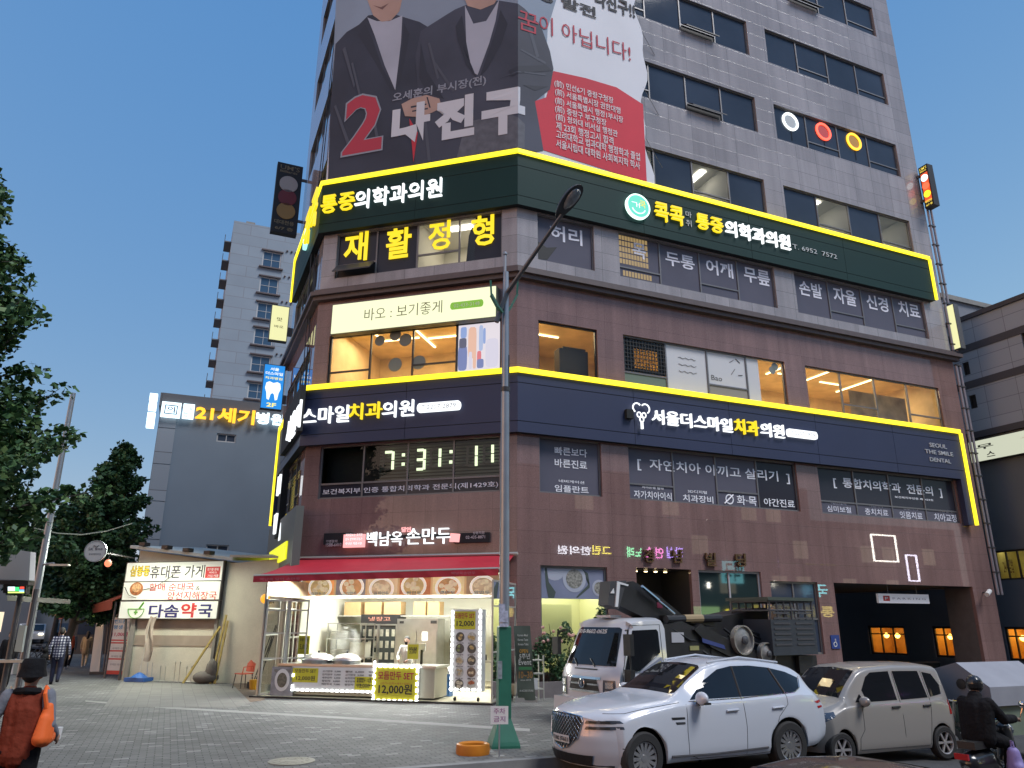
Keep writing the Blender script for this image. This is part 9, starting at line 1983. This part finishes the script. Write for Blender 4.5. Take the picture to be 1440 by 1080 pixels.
# street-side blocks along the far street
M_fb = [mat('far_block_grey', (.10, .11, .13), .8), mat('far_block_brown', (.11, .09, .08), .8), mat('far_block_pale', (.24, .25, .27), .8)]
E_fw = emat('far_window_glow', (1., .85, .60), 1.1)
def block(x0, x1, ytop, D, m_, label, lit=6, seed=1):
    a, b = at_y(x0, 870, D), at_y(x1, 870, D); zt = at_y(x0, ytop, D).z; G = Face((a.x, a.y, 0), V((a.x*0+.25, -1, 0)), (b-a).length); t = thing('building', label, 'building', (a.x, a.y, 0)); rg = random.Random(seed)
    MB().fbox(G, 0, G.len, -1, zt, -12, 0).build('wall', m_, t); MB().fbox(G, -.1, G.len+.1, zt, zt+.3, -12.1, .1).build('parapet', M_corn, t)
    nx = max(2, int(G.len/2.6)); nz_ = max(1, int(zt/3.2)); g, l = MB(), MB()
    for i in range(nx):
        for j in range(nz_):
            aa_ = .6+i*(G.len-1)/nx; (l if rg.random() < .3 else g).fbox(G, aa_, aa_+1.4, 1.2+j*3.2, 2.7+j*3.2, -.05, .02)
    if g.v: g.build('window_pane', M_dg, t)
    if l.v: l.build('lit_window', E_fw, t)
block(-160, 22, 800, 60, M_fb[0], 'dark grey street block far left behind the bus shelter', seed=2); block(98, 215, 815, 52, M_fb[1], 'brown street block behind the trees left of the hospital', seed=5); block(-40, 45, 812, 130, M_fb[2], 'pale block closing the left side of the far street', seed=8); block(30, 130, 822, 215, M_fb[0], 'grey block at the top of the climbing street', seed=9); block(84, 130, 828, 120, M_fb[1], 'brown block on the right of the climbing street', seed=12)
# orange awning of the next shops
q0, q1 = at_y(84, 862, 38), at_y(158, 846, 30.5); t = thing('shop_awning', 'orange shop awning stretching left of the cream shop wall', 'awning', q0); q2, q3 = q1+V((.6, 1.2, .55)), q0+V((.6, 1.2, .55)); MB().prism([q0, q1, q2, q3], V((0, 0, .05))).build('canopy', mat('orange_awning', (.32, .07, .035), .7, vary=.1), t); MB().prism([q0, q1, q1-V((0, 0, .3)), q0-V((0, 0, .3))], V((0, .04, 0))).build('valance', MATS['orange_awning'], t)
mb = MB(); mb.tube([q1+V((.1, .1, 0)), V((q1.x+.1, q1.y+.1, 0))], .04, 6); mb.tube([q0+V((.1, .1, 0)), V((q0.x+.1, q0.y+.1, 0))], .04, 6); mb.build('post', M_bar, t)
for i, x in enumerate((97, 128)): c_ = at_y(x, 858, 36-i*3); alight('stall_lamp', c_+V((0, .4, -.25)), 14, .5, (1, .7, .4))
MB().box(at_y(97, 861, 36.2), (1.2, .1, .35)).build('stall_sign', emat('stall_glow', (1., .45, .25), .9), t)
# ================================================================ ACROSS THE STREET, behind the viewer (seen only mirrored in glass and granite)
def opp(a0, a1, d, h, m_, label, signs):
    G = Face(FR.pt(a1, 0, d), -FR.N, a1-a0); t = thing('building', label, 'building', FR.pt(a0, 0, d)); MB().fbox(G, 0, G.len, -1, h, -10, 0).build('wall', m_, t)
    g, l = MB(), MB(); rg = random.Random(int(a0)+99)
    for i in range(int(G.len/3)):
        for j in range(int((h-4)/3.4)): (l if rg.random() < .3 else g).fbox(G, .8+i*3, 2.6+i*3, 4.6+j*3.4, 6.3+j*3.4, -.05, .03)
    g.build('window_pane', M_dg, t); 
    if l.v: l.build('lit_window', E_fw, t)
    for q in [q for q in signs if q[0] > 200]: opp_sign(t, G, d-.0, *q)
    for (a, z0, z1, w, col, s_, tx_) in [q for q in signs if q[0] < 200]:
        MB().fbox(G, a, a+w, z0, z1, .04, .2).build('sign_panel', emat('far_sign_%d' % int(a*10+z0+h*7), col, s_), t)
        if tx_: mb = MB(); letters(mb, G, tx_, a+.2, a+w-.2, z0+.15, z1-.15, .204, bold=.02); mb.build('lettering', M_dk, t)
def mirror_hit(px_, py_, d):
    """where the polished right face shows the far side of the street"""
    a, z = FR.px(px_, py_); p = FR.pt(a, z, 0); r = (p-EYE).normalized(); r = r-FR.N*(2*r.dot(FR.N)); t = d/r.dot(FR.N); h = p+r*t-P1; return h.dot(FR.U), h.z
def opp_sign(t, G, d, x0, y0, x1, y1, col, s_, tx_, tcol=None):
    a0, z1 = mirror_hit(x0, y0, d); a1, z0 = mirror_hit(x1, y1, d); a0, a1 = min(a0, a1), max(a0, a1); z0, z1 = min(z0, z1), max(z0, z1); g0, g1 = (G.Q-P1).dot(FR.U)-a1, (G.Q-P1).dot(FR.U)-a0
    m_ = emat('mirror_sign_%d' % int(x0), col, s_*1.7)
    if tx_ == '-': MB().fquad(G, g0, g1, z0, z1, .2).build('sign_panel', m_, t)
    elif tx_: mb = MB(); letters(mb, G, tx_, g0, g1, z0, z1, .2, bold=.02); mb.build('lettering', m_, t)
    else: mb = MB(); mb.frame(G, g0, g1, z0, z1, .12, .1, .25); mb.build('sign_frame', m_, t)
opp(-34, -15, 38, 17, M_fb[2], 'pale block across the street behind the viewer, mirrored in the cut corner', [(3, 3, 4, 6, (1, .9, .6), 3, '정육식당')])
opp(-14, 14, 36, 13, M_fb[1], 'brown block across the street, mirrored in the granite', [(783, 767, 830, 781, (.9, .9, 1.), 14, '한의원'), (831, 767, 858, 781, (1., .85, .1), 14, '그린'), (880, 769, 902, 785, (.3, 1., .5), 14, '노래'), (905, 769, 932, 786, (1., .25, .7), 14, '연습'), (935, 769, 960, 786, (.5, .3, 1.), 14, '장실')])
opp(15, 48, 36, 15, M_fb[0], 'grey block across the street, mirrored in the car windows', [(3, 2.6, 3.6, 5, (1., .8, .1), 4, '삼겹살'), (9, 5.5, 7.5, 2.4, (.3, .9, 1.), 4, '약국'), (12, 2.5, 3.4, 3, (.6, 1., .4), 4, None), (1222, 751, 1262, 791, (1., .95, .85), 14, None), (1271, 780, 1292, 818, (.85, .8, 1.), 12, None), (1128, 822, 1143, 840, (.25, .7, 1.), 7, '약'), (1146, 822, 1163, 840, (.25, .9, 1.), 7, '국'), (1130, 852, 1172, 868, (1., .8, .2), 5, '통닭'), (1021, 857, 1037, 867, (1., .85, .05), 9, '-'), (1042, 858, 1070, 872, (1., .85, .05), 9, '-'), (995, 819, 999, 827, (1., .95, .8), 30, '-'), (1086, 817, 1090, 825, (1., .95, .8), 30, '-')])  # last two small bright panels stand in for mirrored street lamps
opp(49, 70, 37, 12, M_fb[1], 'low brown block across the street to the right', [(4, 3, 4, 7, (1, .95, .7), 4, '편의점')])
